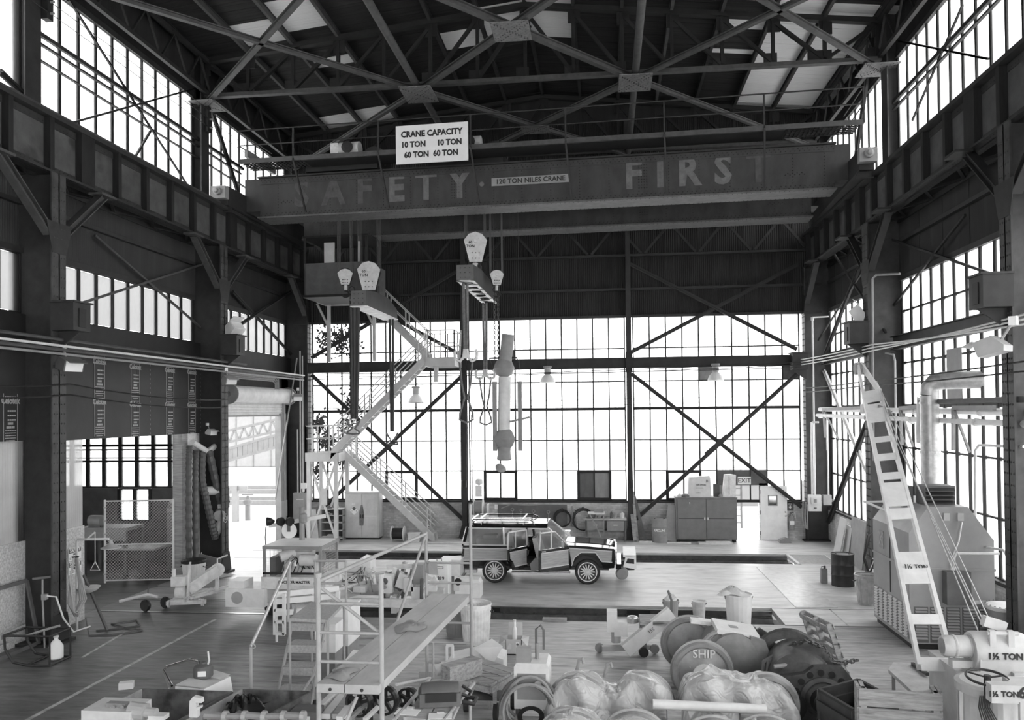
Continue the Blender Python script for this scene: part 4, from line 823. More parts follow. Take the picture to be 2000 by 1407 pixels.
# open shelf
t = T('steel_shelf', 'grey open steel shelf beside the white locker', 'shelf', (-10.95, 31.45, 0)); SHX = t
MB().box(-.45, -.43, 0, .45, 0, 1.25).box(.43, .45, 0, .45, 0, 1.25).build('side_panel', 'mid_grey', t)
for z in (.08, .38, .7, .98, 1.24): MB().box(-.45, .45, 0, .45, z - .015, z + .015).build('shelf_board', 'grey_paint', t)
MB().box(-.45, .45, .44, .45, 0, 1.25).build('back_panel', 'dark_grey', t)
for i, (x, z, w_, lb) in enumerate(((-.2, 1.255, .2, 'dark fitting on top of the grey shelf'), (.1, .995, .16, 'small part on the upper tray of the grey shelf'), (-.22, .995, .3, 'wood offcut on the upper tray of the grey shelf'), (.05, .715, .35, 'heap of fittings on the middle tray of the grey shelf'))):
    o = MB().lathe([(w_ * .3, 0), (w_ * .4, .04), (w_ * .2, .1)], (0, 0, 0), n=8).cb((w_ * .3, 0, .03), (w_ * .7, .1, .06)).build('fitting', 'dark_grey' if i != 2 else 'wood'); o.location = (-10.95 + x, 31.62, z); tag(o, lb, 'fitting')
o = MB().cb((0, 0, .62), (.5, .03, 1.24), Matrix.Rotation(-.1, 3, 'Y')).build('leaning_sheet', 'plywood'); o.location = (-11.75, 31.3, 0); tag(o, 'scrap board leaning beside the open shelf in the corner', 'board')
o = MB().cb((0, 0, .1), (.7, .3, .2)).cb((.1, 0, .24), (.4, .2, .08)).build('timber_block', 'wood'); o.location = (-10.9, 31.1, 0); tag(o, 'timber blocks on the floor under the shelf', 'timber')
# cable reel
t = T('cable_reel', 'small reel of dark cable under the lower stair flight', 'reel', (-8.2, 31.35, .3))
for s in (-1, 1): MB().lathe([(.05, 0), (.3, 0), (.3, .03), (.05, .03)], (s * .24 - .015, 0, 0), (1, 0, 0), 18).build('flange', 'light_grey', t)
MB().cyl((-.23, 0, 0), (.23, 0, 0), .22, 16).build('cable', 'black', t)
o = MB().cb((0, 0, .16), (.42, .3, .32)).cb((0, 0, .34), (.46, .34, .04)).build('toolbox', 'light_grey'); o.location = (-7.55, 31.25, 0); tag(o, 'pale grey box beside the cable reel', 'box')
# electric panel and conduits at the left corner
t = T('electric_panel', 'grey electric panel on the left corner column', 'electric panel', at(586, 1014, Y=31.7)); w_ = .58
MB().box(-w_ / 2, w_ / 2, 0, .2, 0, 1.05).build('box', 'mid_grey', t); d = MB().box(-.2, .2, -.02, 0, .25, .85).build('cover', 'mid_grey', t); MB().box(-.15, .15, -.03, -.02, .78, .8).build('latch', 'light_grey', d)
for i, dx in enumerate((-.12, 0., .1)):
    o = MB().cyl((0, 0, 0), (0, 0, (2.6, 5.8, 5.6)[i] - .0), .03, 7).build('conduit', 'grey_paint'); o.location = at(586, 1014, Y=31.7) + V((dx, .1, 1.05)); tag(o, ['left', 'middle', 'right'][i] + ' conduit rising from the electric panel at the left corner', 'conduit')
o = MB().cyl(at(538, 975, X=-12.4), at(580, 700, X=-12.4), .03, 7).build('slanted_pipe', 'mid_grey'); tag(o, 'thin pipe slanting up beside the roll up door jamb', 'pipe')
t = T('junction_box', 'small pale junction box above the electric panel', 'junction box', at(592, 955, Y=31.7)); MB().box(-.1, .1, 0, .12, 0, .22).build('box', 'light_grey', t); MB().cyl((0, .05, 0), (0, .05, -.12), .05, 8).build('spout', 'light_grey', t)
# hose reel stand beside the first wind post
t = T('hose_reel_stand', 'hose reel on a pale bracket shelf by the wind post', 'hose reel', (-5.05, 32.0, .55))
MB().box(-.33, .37, -.25, .25, .35, .45).build('shelf', 'light_grey', t); MB().box(-.33, -.27, -.25, .25, .45, .85).box(.33, .37, -.25, .25, .45, .85).build('side_bracket', 'light_grey', t); MB().cyl((-.2, 0, .75), (.12, 0, .75), .24, 16).build('coil', 'mid_grey', t)
MB().lathe([(.3, 0), (.3, .03)], (-.22, 0, .75), (1, 0, 0), 16).lathe([(.3, 0), (.3, .03)], (.14, 0, .75), (1, 0, 0), 16).build('reel_disc', 'light_grey', t)
MB().box(-.15, .1, -.05, .12, 1.15, 1.6).lathe([(.0, -.15), (.14, -.08), (.16, 0), (.12, .1), (0, .14)], (0, 0, 1.75), n=12).build('gauge_head', 'dirty_white', t)
MB().box(-.3, .3, -.2, .2, -.02, .35).build('cupboard', 'mid_grey', t)
o = MB().cyl((0, 0, 0), (0, 0, 3.5), .025, 6).build('air_pipe', 'grey_paint'); o.location = (-5.35, 32.1, 1.5); tag(o, 'thin air pipe rising beside the wind post', 'pipe')
o = MB().box(-.13, .13, 0, .01, 0, .2).build('wall_notice', 'paper'); o.location = (-4.35, 32.36, 1.15); tag(o, 'white notice paper on the brick wall', 'notice')
o = MB().tube([(-4.2, 32.3, 1.2), (-3.8, 32.3, 1.36), (-3.1, 32.3, 1.33), (-2.5, 32.3, 1.36)], .025, 6).build('wall_hose', 'mid_grey'); tag(o, 'thin hose strung along the brick wall above the car', 'hose')
o = MB().box(-1.4, 1.4, 0, .03, 0, .85).build('tool_board', 'dark_grey'); o.location = (-2.95, 32.34, .5); tag(o, 'dark tool board on the brick wall behind the car', 'tool board')
for i, (x, r_) in enumerate(((-3.75, .06), (-3.4, .05), (-2.9, .06), (-2.3, .06))):
    o = MB().tube(arc((0, 0, 0), r_, 0, 2 * pi, 8), .015, 5).cyl((0, 0, -r_), (0, 0, -.55), .012, 5).build('hanging_tool', 'mid_grey'); o.location = (x, 32.3, 1.15 - .03 * i); tag(o, ['first', 'second', 'third', 'fourth'][i] + ' tool from the left on the dark tool board', 'tool', 'tools on the tool board')
def hoop(x, z, r, lb, n=3):
    t = T('hose_coil', lb, 'hose', (x, 32.28, z))
    for k in range(n): MB().tube(arc((.015 * k, -.03 * k, -.02 * k), r - .02 * k, 0, 2 * pi, 20), .02, 5).build('turn', 'black', t)
    MB().box(-.03, .03, -.08, .1, r - .02, r + .05).build('peg', 'steel_mid', t)
hoop(-1.75, .82, .34, 'coil of black hose on the brick wall, left of two'); hoop(-.92, .78, .44, 'larger coil of black hose on the brick wall, right of two')
o = MB().tube([(-1.35, 32.3, 1.3), (-1.32, 32.28, 1.0), (-1.38, 32.28, .5), (-1.2, 32.28, .45), (-1.25, 32.28, 1.2)], .03, 6).build('hanging_strap', 'mid_grey'); tag(o, 'chain fall hanging on the wall between the hose coils', 'chain')
# tall tilted frame behind the windscreen
t = T('tilt_stand', 'small tilted stand behind the windscreen of the car', 'stand', (-.4, 31.4, 0)); MB().bar((-.25, 0, 1.15), (.25, 0, .1), .05, .05).build('leg', 'mid_grey', t); MB().bar((.3, .2, 1.0), (.3, .2, 0), .05, .05).build('leg', 'mid_grey', t); MB().box(-.3, .35, -.1, .35, 1.1, 1.16).build('top', 'light_grey', t); MB().box(-.05, .3, -.05, .2, 1.16, 1.3).build('motor', 'mid_grey', t); MB().box(0, .3, .1, .25, .45, .5).build('rung', 'mid_grey', t)
# workbench
t = T('workbench', 'steel workbench with two drawers at the brick wall', 'workbench', (.0, 31.65, 0))
MB().box(-.88, .78, 0, .65, .82, .88).build('top', 'grey_paint', t)
for x in (-.82, .7):
    for y in (.05, .58): MB().box(x, x + .07, y, y + .07, 0, .82).build('leg', 'dark_grey', t)
for s in (-.75, .02): d = MB().box(s, s + .66, .02, .55, .42, .8).build('drawer', 'mid_grey', t); MB().box(s + .25, s + .42, 0, .02, .62, .65).build('handle', 'light_grey', d)
MB().box(-.8, .75, .1, .55, .38, .42).build('shelf', 'dark_grey', t)
for i, (x, r_, h, m_, nm, lb) in enumerate(((-.62, .19, .05, 'dark_grey', 'tray', 'dark round tray on the workbench, left end'), (-.55, .14, .16, 'dark_grey', 'machine_part', 'dark machine part stacked on the workbench tray'), (-.28, .08, .1, 'mid_grey', 'tin', 'low tin on the middle of the workbench'), (-.1, .1, .08, 'dark_grey', 'gear_part', 'dark gear on the middle of the workbench'), (.2, .055, .26, 'dark_grey', 'oil_bottle', 'tall dark bottle on the workbench'), (.36, .045, .2, 'grey_paint', 'spray_can', 'slim grey can on the workbench'), (.62, .09, .24, 'light_grey', 'paint_can', 'pale can at the right end of the workbench'))):
    o = MB().lathe([(r_, 0), (r_, h * .75), (r_ * .9, h * .8), (r_ * .45, h * .86), (r_ * .45, h)] if h > .15 else [(r_, 0), (r_, h * .6), (r_ * .6, h), (r_ * .2, h)], n=12).build(nm, m_); o.location = (x, 31.9 - (.0 if i != 1 else 0), .88 + (.05 if i == 1 else 0)); tag(o, lb, nm.replace('_', ' '))
# boards leaning at the second wind post
for i, (a, b_, w_) in enumerate((((1.2, 31.9, 0), (1.05, 32.2, 1.9), .1), ((1.5, 31.9, 0), (1.1, 32.25, 1.75), .12), ((1.1, 31.7, 0), (1.0, 32.2, 1.2), .14))):
    o = MB().bar(a, b_, w_, .05, (0, -1, 0)).build('leaning_timber', 'old_wood' if i != 1 else 'dark_grey'); tag(o, ['long timber', 'dark pole', 'short plank'][i] + ' leaning on the wind post by the barrel', 'timber')
o = MB().box(1.25, 1.75, 31.5, 31.62, 0, .05).build('floor_batten', 'light_grey'); tag(o, 'pale batten on the floor left of the stencilled barrel', 'batten')
# drums
def drum(x, y, h, r, m_, lb, tx=None, g='steel drums'):
    t = T('steel_drum', lb, 'drum', (x, y, 0), 0, g)
    MB().lathe([(r, 0), (r * 1.02, .02), (r, .04), (r, h * .32), (r * 1.035, h * .345), (r, h * .37), (r, h * .63), (r * 1.035, h * .655), (r, h * .68), (r, h - .04), (r * 1.03, h - .02), (r * 1.02, h), (r * .97, h), (r * .96, h - .02), (.01, h - .02)], n=24).build('shell', m_, t, smooth=True)
    MB().lathe([(.035, 0), (.035, .02)], (r * .6, 0, h - .02), n=8).lathe([(.02, 0), (.02, .02)], (-r * .6, 0, h - .02), n=8).build('bung', 'steel_mid', t)
    if tx:
        for k, c in enumerate(tx): a = -pi / 2 - .65 + k * .17; text('stencil', c, .13, 'paper', face((cos(a) * (r + .004), sin(a) * (r + .004), h * .52), (-sin(a), cos(a), 0), (0, 0, 1)), t, bold=.004)
drum(2.05, 31.75, .9, .3, 'mid_grey', 'grey drum with white stencil lettering by the brown cabinet', 'GASOLINE')
mat('black_gloss', .02, .28, 0, .2); mat('drum_black', .03, .4, 0, .3)
drum(6.75, 24.2, .92, .31, 'drum_black', 'black drum with pale lid standing beside the floor grating')
drum(8.1, 19.9, .9, .34, 'dark_grey', 'dark drum against the brick of the right wall behind the cabinet'); 
o = MB().cb((0, 0, .7), (.5, .03, 1.4), Matrix.Rotation(.16, 3, 'Y') @ Matrix.Rotation(-.12, 3, 'X')).build('leaning_sheet', 'grey_paint'); o.location = (2.55, 31.95, 0); tag(o, 'sheet panel leaning between the stencilled drum and the brown cabinet', 'board')
# brown cabinet with things on top
mat('cabinet_brown', .19, .5, 0, .12, 3)
t = T('storage_cabinet', 'wide dark two door storage cabinet left of the exit door', 'cabinet', (3.85, 31.7, 0))
MB().box(-1.18, 1.13, 0, .6, .1, 1.68).build('body', 'cabinet_brown', t); MB().box(-1.2, 1.15, -.03, .62, 1.68, 1.72).build('top', 'cabinet_brown', t)
for s in (-1, 1): 
    d = MB().box(min(-.03 + s * .015, -.03 + s * 1.08), max(-.03 + s * .015, -.03 + s * 1.08), -.03, 0, .13, 1.65).build('door', 'cabinet_brown', t); MB().box(-.03 + s * .06 - .02, -.03 + s * .06 + .02, -.06, -.03, .86, .96).build('handle', 'light_grey', d); MB().box(min(-.03 + s * .1, -.03 + s * 1.05), max(-.03 + s * .1, -.03 + s * 1.05), -.036, -.03, .9, .915).build('seam', 'steel_dark', d)
for x in (-1.1, 1.05): MB().box(x - .05, x + .05, .05, .55, 0, .1).build('skid', 'steel_dark', t)
text('chalk_number', '5', .1, 'paper', face((-.65, -.04, 1.5), (1, 0, 0), (0, 0, 1)), t)
o = MB().prism([(-.44, 0), (.44, 0), (.41, .7), (.38, .82), (-.38, .74), (-.42, .6)], (0, -.22, 0), (1, 0, 0), (0, 0, 1), (0, .42, 0)).build('paper_sack', 'light_grey'); o.location = (3.6, 32.0, 1.72); tag(o, 'large printed paper sack on the dark cabinet', 'sack')
for (tx, dx, z, s_) in (('B', .28, .62, .14), ('tuff sweep', .05, .48, .09), ('cement mix', 0, .36, .06), ('EXTRA', -.05, .16, .05)): text('print', tx, s_, 'dark_grey', face((dx, -.23, z), (1, 0, 0), (0, 0, 1)), o)
o = MB().prism([(-.24, 0), (.24, 0), (.26, .84), (.1, .87), (-.16, .86), (-.2, .5)], (0, -.18, 0), (1, 0, 0), (0, 0, 1), (0, .3, 0)).build('paper_sack', 'dirty_white'); o.location = (4.72, 32.0, 1.72); tag(o, 'narrow pale sack at the right end of the dark cabinet', 'sack'); MB().box(-.01, .01, -.19, -.18, .1, .8).build('crease', 'grey_paint', o)
o = MB().box(-.12, .12, -.03, .03, 0, .48).build('dark_board', 'dark_grey'); o.location = (4.27, 32.1, 1.72); tag(o, 'dark board standing between the two sacks', 'board')
for i, (x, r_, m_, lb) in enumerate(((2.85, .1, 'light_grey', 'pale tin on the left end of the dark cabinet'), (3.05, .17, 'dark_grey', 'dark coil of wire on the dark cabinet'), (4.4, .09, 'mid_grey', 'small grey tin in front of the sacks'))):
    o = MB().lathe([(r_, 0), (r_, .06), (r_ * .7, .1), (r_ * .3, .12)], n=12).build('tin', m_); o.location = (x, 31.85, 1.72); tag(o, lb, 'tin')
o = MB().cb((0, 0, .035), (1.25, .3, .07)).cb((.1, 0, .09), (.9, .2, .04)).build('timber_step', 'light_grey'); o.location = (4.1, 31.3, 0); tag(o, 'pale timber step on the floor before the dark cabinet', 'timber'); 
o = MB().cb((0, 0, .02), (.9, .12, .04)).build('floor_batten', 'light_grey'); o.location = (2.75, 31.4, 0); tag(o, 'thin batten on the floor left of the dark cabinet', 'batten')
# by the exit door
t = T('fire_extinguisher', 'fire extinguisher hanging on the wall right of the exit door', 'fire extinguisher', (7.12, 32.25, .42)); MB().lathe([(.1, 0), (.11, .03), (.11, .45), (.07, .53), (.04, .56), (.04, .62)], n=14).build('cylinder', 'mid_grey', t, smooth=True); MB().tube([(.02, -.03, .62), (.12, -.06, .66), (.15, -.05, .45)], .015, 5).build('hose', 'light_grey', t); MB().box(-.05, .08, -.03, .03, .6, .68).build('handle', 'dark_grey', t); MB().box(-.08, .08, -.115, -.105, .2, .35).build('label', 'paper', t)
t = T('extinguisher_sign', 'small red framed extinguisher sign with a white arrow', 'sign', (7.1, 32.36, 1.15)); MB().box(-.13, .13, 0, .015, 0, .3).build('plate', 'dark_grey', t); MB().prism([(-.07, .15), (0, .06), (.07, .15), (.025, .15), (.025, .2), (-.025, .2), (-.025, .15)], (0, -.006, 0), (1, 0, 0), (0, 0, 1), (0, .005, 0)).build('arrow', 'paper', t); text('lettering', 'FIRE', .07, 'paper', face((0, -.006, .25), (1, 0, 0), (0, 0, 1)), t)
o = MB().tube([(7.65, 32.2, 1.5), (7.6, 32.15, 1.0), (7.63, 32.15, .5), (7.7, 32.15, .45), (7.68, 32.15, 1.4), (7.55, 32.2, 1.5), (7.5, 32.15, .9), (7.56, 32.15, .6)], .03, 6).build('rope_hank', 'grey_paint'); tag(o, 'hank of rope hanging on the right corner column', 'rope')
o = MB().prism([(-.22, 0), (.22, 0), (.18, .14), (.02, .2), (-.2, .12)], (0, -.12, 0), (1, 0, 0), (0, 0, 1), (0, .24, 0)).build('door_stop', 'mid_grey'); o.location = (6.75, 31.75, 0); tag(o, 'rough block holding the exit door open', 'door stop')
# switch boxes on the right corner column
for i, (px, py, w_, h, lb, m_) in enumerate(((1590, 998, .46, .62, 'large pale switch box on the right corner column', 'light_grey'), (1614, 986, .3, .38, 'smaller grey switch box on the right corner column', 'grey_paint'))):
    p = at(px, py, Y=31.9); t = T('switch_box', lb, 'switch box', p); MB().box(-w_ / 2, w_ / 2, -.18, 0, 0, h).build('box', m_, t)
    if i == 0: c_ = MB().box(-.15, .15, -.21, -.18, .28, .52).build('cover', 'light_grey', t); MB().box(-.05, .05, -.22, -.21, .33, .46).build('label', 'mid_grey', c_); MB().box(-.05, .05, -.2, -.18, .1, .15).build('plate', 'dark_grey', t)
    MB().box(w_ / 2, w_ / 2 + .04, -.12, -.06, h * .3, h * .6).build('lever', 'mid_grey', t)
for i, (px, y0, y1, r_) in enumerate(((1586, 968, 825, .03), (1592, 968, 620, .035), (1618, 968, 812, .035))):
    a, b_ = at(px, y0, Y=31.85), at(px, y1, Y=31.85); o = MB().cyl(a, (a.x, a.y, b_.z), r_, 7).build('conduit', 'light_grey'); tag(o, ['left short', 'tall', 'right'][i] + ' pale conduit rising from the right corner switch boxes', 'conduit')
    if i == 1: MB().cyl((a.x, a.y, b_.z - .12), (a.x, a.y, b_.z), .06, 8).cyl((a.x, a.y, b_.z), (a.x + .6, a.y, b_.z + .02), .03, 7).build('elbow', 'light_grey', o)
# along the right wall
for i, (z, lb, x) in enumerate(((5.05, 'upper', 8.05), (4.83, 'lower', 7.95))):
    o = MB().cyl((x, 10, z - .1), (x, 31.5, z + .02), .075 if i == 0 else .065, 8).build('wall_pipe', 'white_paint'); tag(o, lb + ' of two white pipes running along the right wall', 'pipe')
    f_ = MB()
    for y in (14.5, 18.3, 22): f_.cyl((x, y, z - .06), (x, y + .1, z - .06), .095, 8)
    f_.build('coupling', 'light_grey', o)
for i, (px, py0, py1) in enumerate(((1587, 825, 965), (1615, 815, 880))):
    a = at(px, py0, Y=31.4); b_ = at(px, py1, Y=31.4); o = MB().tube([(7.95, 31.3, a.z), (a.x, 31.4, a.z), (a.x, 31.4, a.z - .15), (a.x, 31.4, b_.z)], .04, 7).build('drop_pipe', 'light_grey'); tag(o, ['longer', 'shorter'][i] + ' drop pipe from the white wall pipes at the corner', 'pipe')
# jib rail brackets
for i, (a, b_, c_) in enumerate((((1608, 800), (1688, 797), (1612, 855)), ((1758, 798), (1822, 792), (1762, 870)), ((1862, 797), (1942, 797), (1862, 880)))):
    x = 7.95; A, B, C = at(*a, X=x), at(*b_, X=x), at(*c_, X=x); t = T('jib_bracket', ['small steel jib bracket at the right corner', 'steel jib bracket behind the boom tip', 'steel jib bracket behind the white pipes near the picture edge'][i], 'bracket', (0, 0, 0), 0, 'jib brackets on the right wall')
    MB().bar(A, B, .08, .1).build('arm', 'mid_grey', t); MB().bar(A, C, .07, .07).build('post', 'mid_grey', t); MB().bar(A, V((x, B.y * .4 + A.y * .6, C.z)), .05, .05).build('stay', 'mid_grey', t)
t = T('chain_hoist', 'small hoist with a hook on the jib behind the boom tip', 'hoist', at(1690, 815, X=7.6)); MB().box(-.1, .1, -.13, .13, .1, .38).build('body', 'grey_paint', t); MB().cyl((0, -.05, .38), (0, .05, .38), .07, 8).build('trolley', 'mid_grey', t); MB().tube(arc((0, 0, -.02), .08, pi / 2, -pi * .9, 8, (0, 1, 0)), .022, 5).build('hook', 'light_grey', t); MB().cyl((0, 0, .1), (0, 0, .05), .02, 5).build('shank', 'mid_grey', t)
# duct
t = T('exhaust_duct', 'galvanised exhaust duct bending into the right wall window', 'duct', (7.7, 20.4, 3.0))
q0 = at(1818, 945, X=7.7); q1 = at(1808, 745, X=7.7); q2 = at(1878, 745, X=8.6); r_ = .21
MB().cyl((0, q0.y - 20.4, -.2), (0, q0.y - 20.4, q1.z - 3.35), r_, 18).build('riser', 'galv', t, smooth=True)
z_ = q1.z - 3.05; yy = q0.y - 20.4
MB().tube([(0, yy, z_ - .3), (.02, yy, z_ - .12), (.1, yy - .06, z_), (.25, yy - .15, z_ + .05)], r_, 14).build('elbow', 'galv', t, smooth=True); MB().cyl((.2, yy - .1, z_ + .05), (1.0, yy - .55, z_ + .05), r_, 18).build('branch', 'galv', t, smooth=True)
MB().cyl((0, yy, 1.0), (0, yy, 1.06), r_ + .02, 18).cyl((0, yy, z_ - .5), (0, yy, z_ - .45), r_ + .02, 18).build('band', 'galv', t)
o = MB().box(-.01, .01, -.42, .42, 0, 1.25).build('window_blank', 'mid_grey'); o.location = (8.55, 20.9, 5.3); tag(o, 'blank metal panel in the window where the duct passes', 'panel')
t = T('hanging_sheet', 'pale sheet hanging from the pipe in front of the duct', 'sheet', at(1799, 868, X=7.87)); v_ = []; f_ = []
for i in range(9):
    for j in range(8): v_.append((.03 * sin(i * 1.3 + j * .4), -.24 + .06 * i, j * 1.2 / 7 + .03 * sin(i)))
for i in range(8):
    for j in range(7): f_.append((i * 8 + j, i * 8 + j + 1, i * 8 + j + 9, i * 8 + j + 8))
MB().add(v_, f_).build('sheet', 'dirty_white', t, smooth=True)
# dust collector cabinet
mat('machine_grey', .3, .42, 0, .1, 2, stain=(.36, .62, 1.1)); stripes('louver', .3, .08, .055, 2, .42, .5, .1, .6)
t = T('dust_collector', 'large grey dust collector cabinet with louvred base at the right wall', 'machine', (7.2, 19.05, 0)); dx, dy = .85, 1.15
MB().box(-dx, dx, -dy, dy, .12, .95).build('base', 'machine_grey', t); MB().box(-dx + .05, dx - .05, -dy + .05, dy - .05, 0, .12).build('plinth', 'steel_dark', t)
MB().prism([(-dx, .95), (dx, .95), (dx, 2.3), (.35, 3.0), (-.45, 3.0), (-dx, 2.45)], (0, -dy, 0), (1, 0, 0), (0, 0, 1), (0, 2 * dy, 0)).build('housing', 'machine_grey', t)
for k in range(7):
    p_ = T('x', None, None, (0, 0, 0)); bpy.data.objects.remove(p_)
    lp = MB().box(-dx - .015, -dx, -dy + .08 + k * .31, -dy + .33 + k * .31, .2, .9).build('louver_panel', 'machine_grey', t)
    for j in range(11): MB().prism([(0, 0), (-.03, -.035), (0, -.012)], (-dx - .015, -dy + .1 + k * .31, .88 - j * .062), (1, 0, 0), (0, 0, 1), (0, .21, 0)).build('slat', 'machine_grey', lp)
for k in range(5):
    lp = MB().box(-dx + .08 + k * .32, -dx + .36 + k * .32, -dy - .012, -dy, .15, .9).build('louver_panel', 'dark_grey', t)
    for j in range(11): MB().prism([(0, 0), (-.03, -.035), (0, -.012)], (-dx + .1 + k * .32, -dy - .012, .88 - j * .062), (0, 1, 0), (0, 0, 1), (.24, 0, 0)).build('slat', 'machine_grey', lp)
MB().box(-dx - .01, -dx, -.02, .02, .95, 2.45).build('seam', 'steel_dark', t); MB().box(-dx - .02, dx + .02, -dy - .02, dy, 1.66, 1.71).build('rib', 'machine_grey', t) ; MB().box(.05, dx + .03, -dy - .04, -dy, .98, 1.05).build('ledge', 'light_grey', t)
vb = MB().box(-.35, .28, -.7, -.2, 3.0, 3.4).build('vent_box', 'dark_grey', t)
for j in range(4): MB().prism([(0, 0), (-.06, -.06), (0, -.02)], (-.33, -.7, 3.36 - j * .09), (0, 1, 0), (0, 0, 1), (.59, 0, 0)).build('slat', 'black', vb)
v2 = MB().box(-.62, -.4, -.2, .3, 2.9, 3.35).build('vent_box', 'dark_grey', t)
for j in range(4): MB().prism([(0, 0), (-.06, -.06), (0, -.02)], (-.62, -.18, 3.3 - j * .09), (1, 0, 0), (0, 0, 1), (0, .46, 0)).build('slat', 'black', v2)
for x in (-.1, .18): MB().box(x - .06, x + .06, -dy - .05, -dy, 2.72, 2.88).build('outlet_box', 'grey_paint', t)
MB().box(-.2, .28, -dy - .25, -dy, 1.0, 1.68).build('control_box', 'dark_grey', t); MB().tube([(.2, -dy - .05, 2.7), (.1, -dy - .12, 2.3), (-.05, -dy - .1, 1.9), (-.05, -dy - .1, 1.7)], .015, 5).build('cable', 'light_grey', t)
MB().tube([(0, -dy - .1, 1.7), (0, -dy - .12, 1.95), (.05, -dy - .12, 2.05), (.9, -dy - .1, 2.05)], .03, 6).build('pipe', 'light_grey', t); MB().prism([(-.14, 0), (.14, 0), (.14, .4), (-.14, .4)], (-dx - .012, .55, 1.85), (0, 1, 0), (0, 0, 1), (.01, 0, 0)).build('plate', 'mid_grey', t)
text('emblem', 'X', .42, 'grey_paint', face((-dx - .014, .55, 2.05), (0, -1, 0), (0, 0, 1)), t)
# rods poking left from the collector top
o = MB().cyl(at(1688, 980, Y=20.5), at(1748, 1005, Y=18.5), .03, 6).build('loose_pipe', 'light_grey'); tag(o, 'lower pale pipe lying across the dust collector shoulder', 'pipe'); o = MB().cyl(at(1690, 981, Y=20.6), at(1727, 980, Y=20.6), .03, 6).build('loose_pipe', 'light_grey'); tag(o, 'upper pale pipe end at the dust collector shoulder', 'pipe')
# lidded barrel and bins by the collector
t = T('fibre_drum', 'large grey drum with a perforated pale lid behind the portable crane', 'drum', (8.08, 17.42, 0)); MB().lathe([(.34, 0), (.38, .5), (.38, 1.0)], n=20).build('shell', 'mid_grey', t, smooth=True); MB().lathe([(.42, 0), (.43, .03), (.4, .07), (.02, .1)], (0, 0, 1.0), n=20).build('lid', 'light_grey', t)
b = MB()
for k in range(24): a = k * pi / 12; b.rivet((.4 * cos(a), .4 * sin(a), 1.085), (0, 0, 1), .025)
b.build('lid_studs', 'dark_grey', t, kind='stuff')
def trash(x, y, h, r0, r1, m_, lb, ribs=28):
    t = T('trash_can', lb, 'trash can', (x, y, 0), 0, 'ribbed trash cans'); prof = []; n = ribs * 2; v_ = []; f_ = []
    for j, (u, k) in enumerate(((0, 0), (.06, 0), (.08, 1), (.9, 1), (.92, 0), (1, 0))):
        for i in range(n): rr_ = (r0 + (r1 - r0) * u) * (1 + (.025 if (i % 2 and k) else 0)); a = 2 * pi * i / n; v_.append((rr_ * cos(a), rr_ * sin(a), h * u))
    for j in range(5):
        for i in range(n): f_.append((j * n + i, j * n + (i + 1) % n, (j + 1) * n + (i + 1) % n, (j + 1) * n + i))
    MB().add(v_, f_).build('wall', m_, t); MB().lathe([(r1, 0), (r1 + .02, .0), (r1 + .02, .03), (r1 - .01, .03)], (0, 0, h - .01), n=24, ring=True).build('rim', m_, t); MB().lathe([(r0, 0), (.01, .001)], (0, 0, .02), n=20).build('bottom', 'steel_dark', t)
    for s in (-1, 1): MB().tube([(s * (r1 + .0), -.1, h * .85), (s * (r1 + .05), -.07, h * .8), (s * (r1 + .05), .07, h * .8), (s * r1, .1, h * .85)], .012, 5).build('handle', 'steel_mid', t)
    return t
trash(6.75, 21.95, .75, .25, .32, 'galv', 'galvanised trash can left of the dust collector')
o = MB().lathe([(.3, 0), (.32, .5), (.34, .55), (.3, .56)], n=18).build('dark_bin', 'dark_grey'); o.location = (8.2, 21.2, 0); tag(o, 'dark bin at the brick wall behind the dust collector', 'bin')
t = T('jerry_can', 'small can on the floor left of the black drum', 'can', (6.3, 24.5, 0)); MB().box(-.09, .09, -.07, .07, 0, .42).build('body', 'mid_grey', t); MB().cyl((.03, 0, .42), (.03, 0, .5), .03, 8).build('cap', 'dark_grey', t); MB().tube([(-.06, 0, .42), (-.06, 0, .48), (.0, 0, .48)], .012, 5).build('handle', 'mid_grey', t)
# step ladder with hoses and cardboard leaning at the right wall
t = T('step_ladder', 'pale step ladder draped with black hose at the right wall', 'ladder', (7.5, 23.4, 0))
for s in (-1, 1): MB().bar((-.35, s * .28, 0), (.3, s * .2, 1.7), .04, .08, (0, 1, 0)).build('rail', 'light_grey', t)
for k in range(5): MB().box(-.36 + k * .13, -.2 + k * .13, -.27 + k * .02, .27 - k * .02, .25 + k * .31, .28 + k * .31).build('step', 'light_grey', t)
for s in (-1, 1): MB().bar((.42, s * .26, 0), (.32, s * .2, 1.7), .03, .05, (0, 1, 0)).build('back_leg', 'mid_grey', t)
t = T('hose_bundle', 'thick bundle of black hose hung over the step ladder', 'hose', (7.35, 23.2, .5))
for k in range(6): MB().tube([(.1, .2, 1.25), (-.1 - .03 * k, .1 - .05 * k, 1.1), (-.3 - .02 * k, -.05 * k, .5), (-.2, -.1, .1 - .02 * k), (.0, -.12 + .02 * k, .5), (.08, .1, 1.2)], .022, 5).build('turn', 'black', t)
o = MB().tube([(7.2, 22.9, .02), (7.0, 22.7, .12), (7.2, 22.4, .03), (7.4, 22.8, .2), (7.3, 23, .6)], .02, 5).build('loose_hose', 'black'); tag(o, 'loose black hose end on the floor by the galvanised can', 'hose')
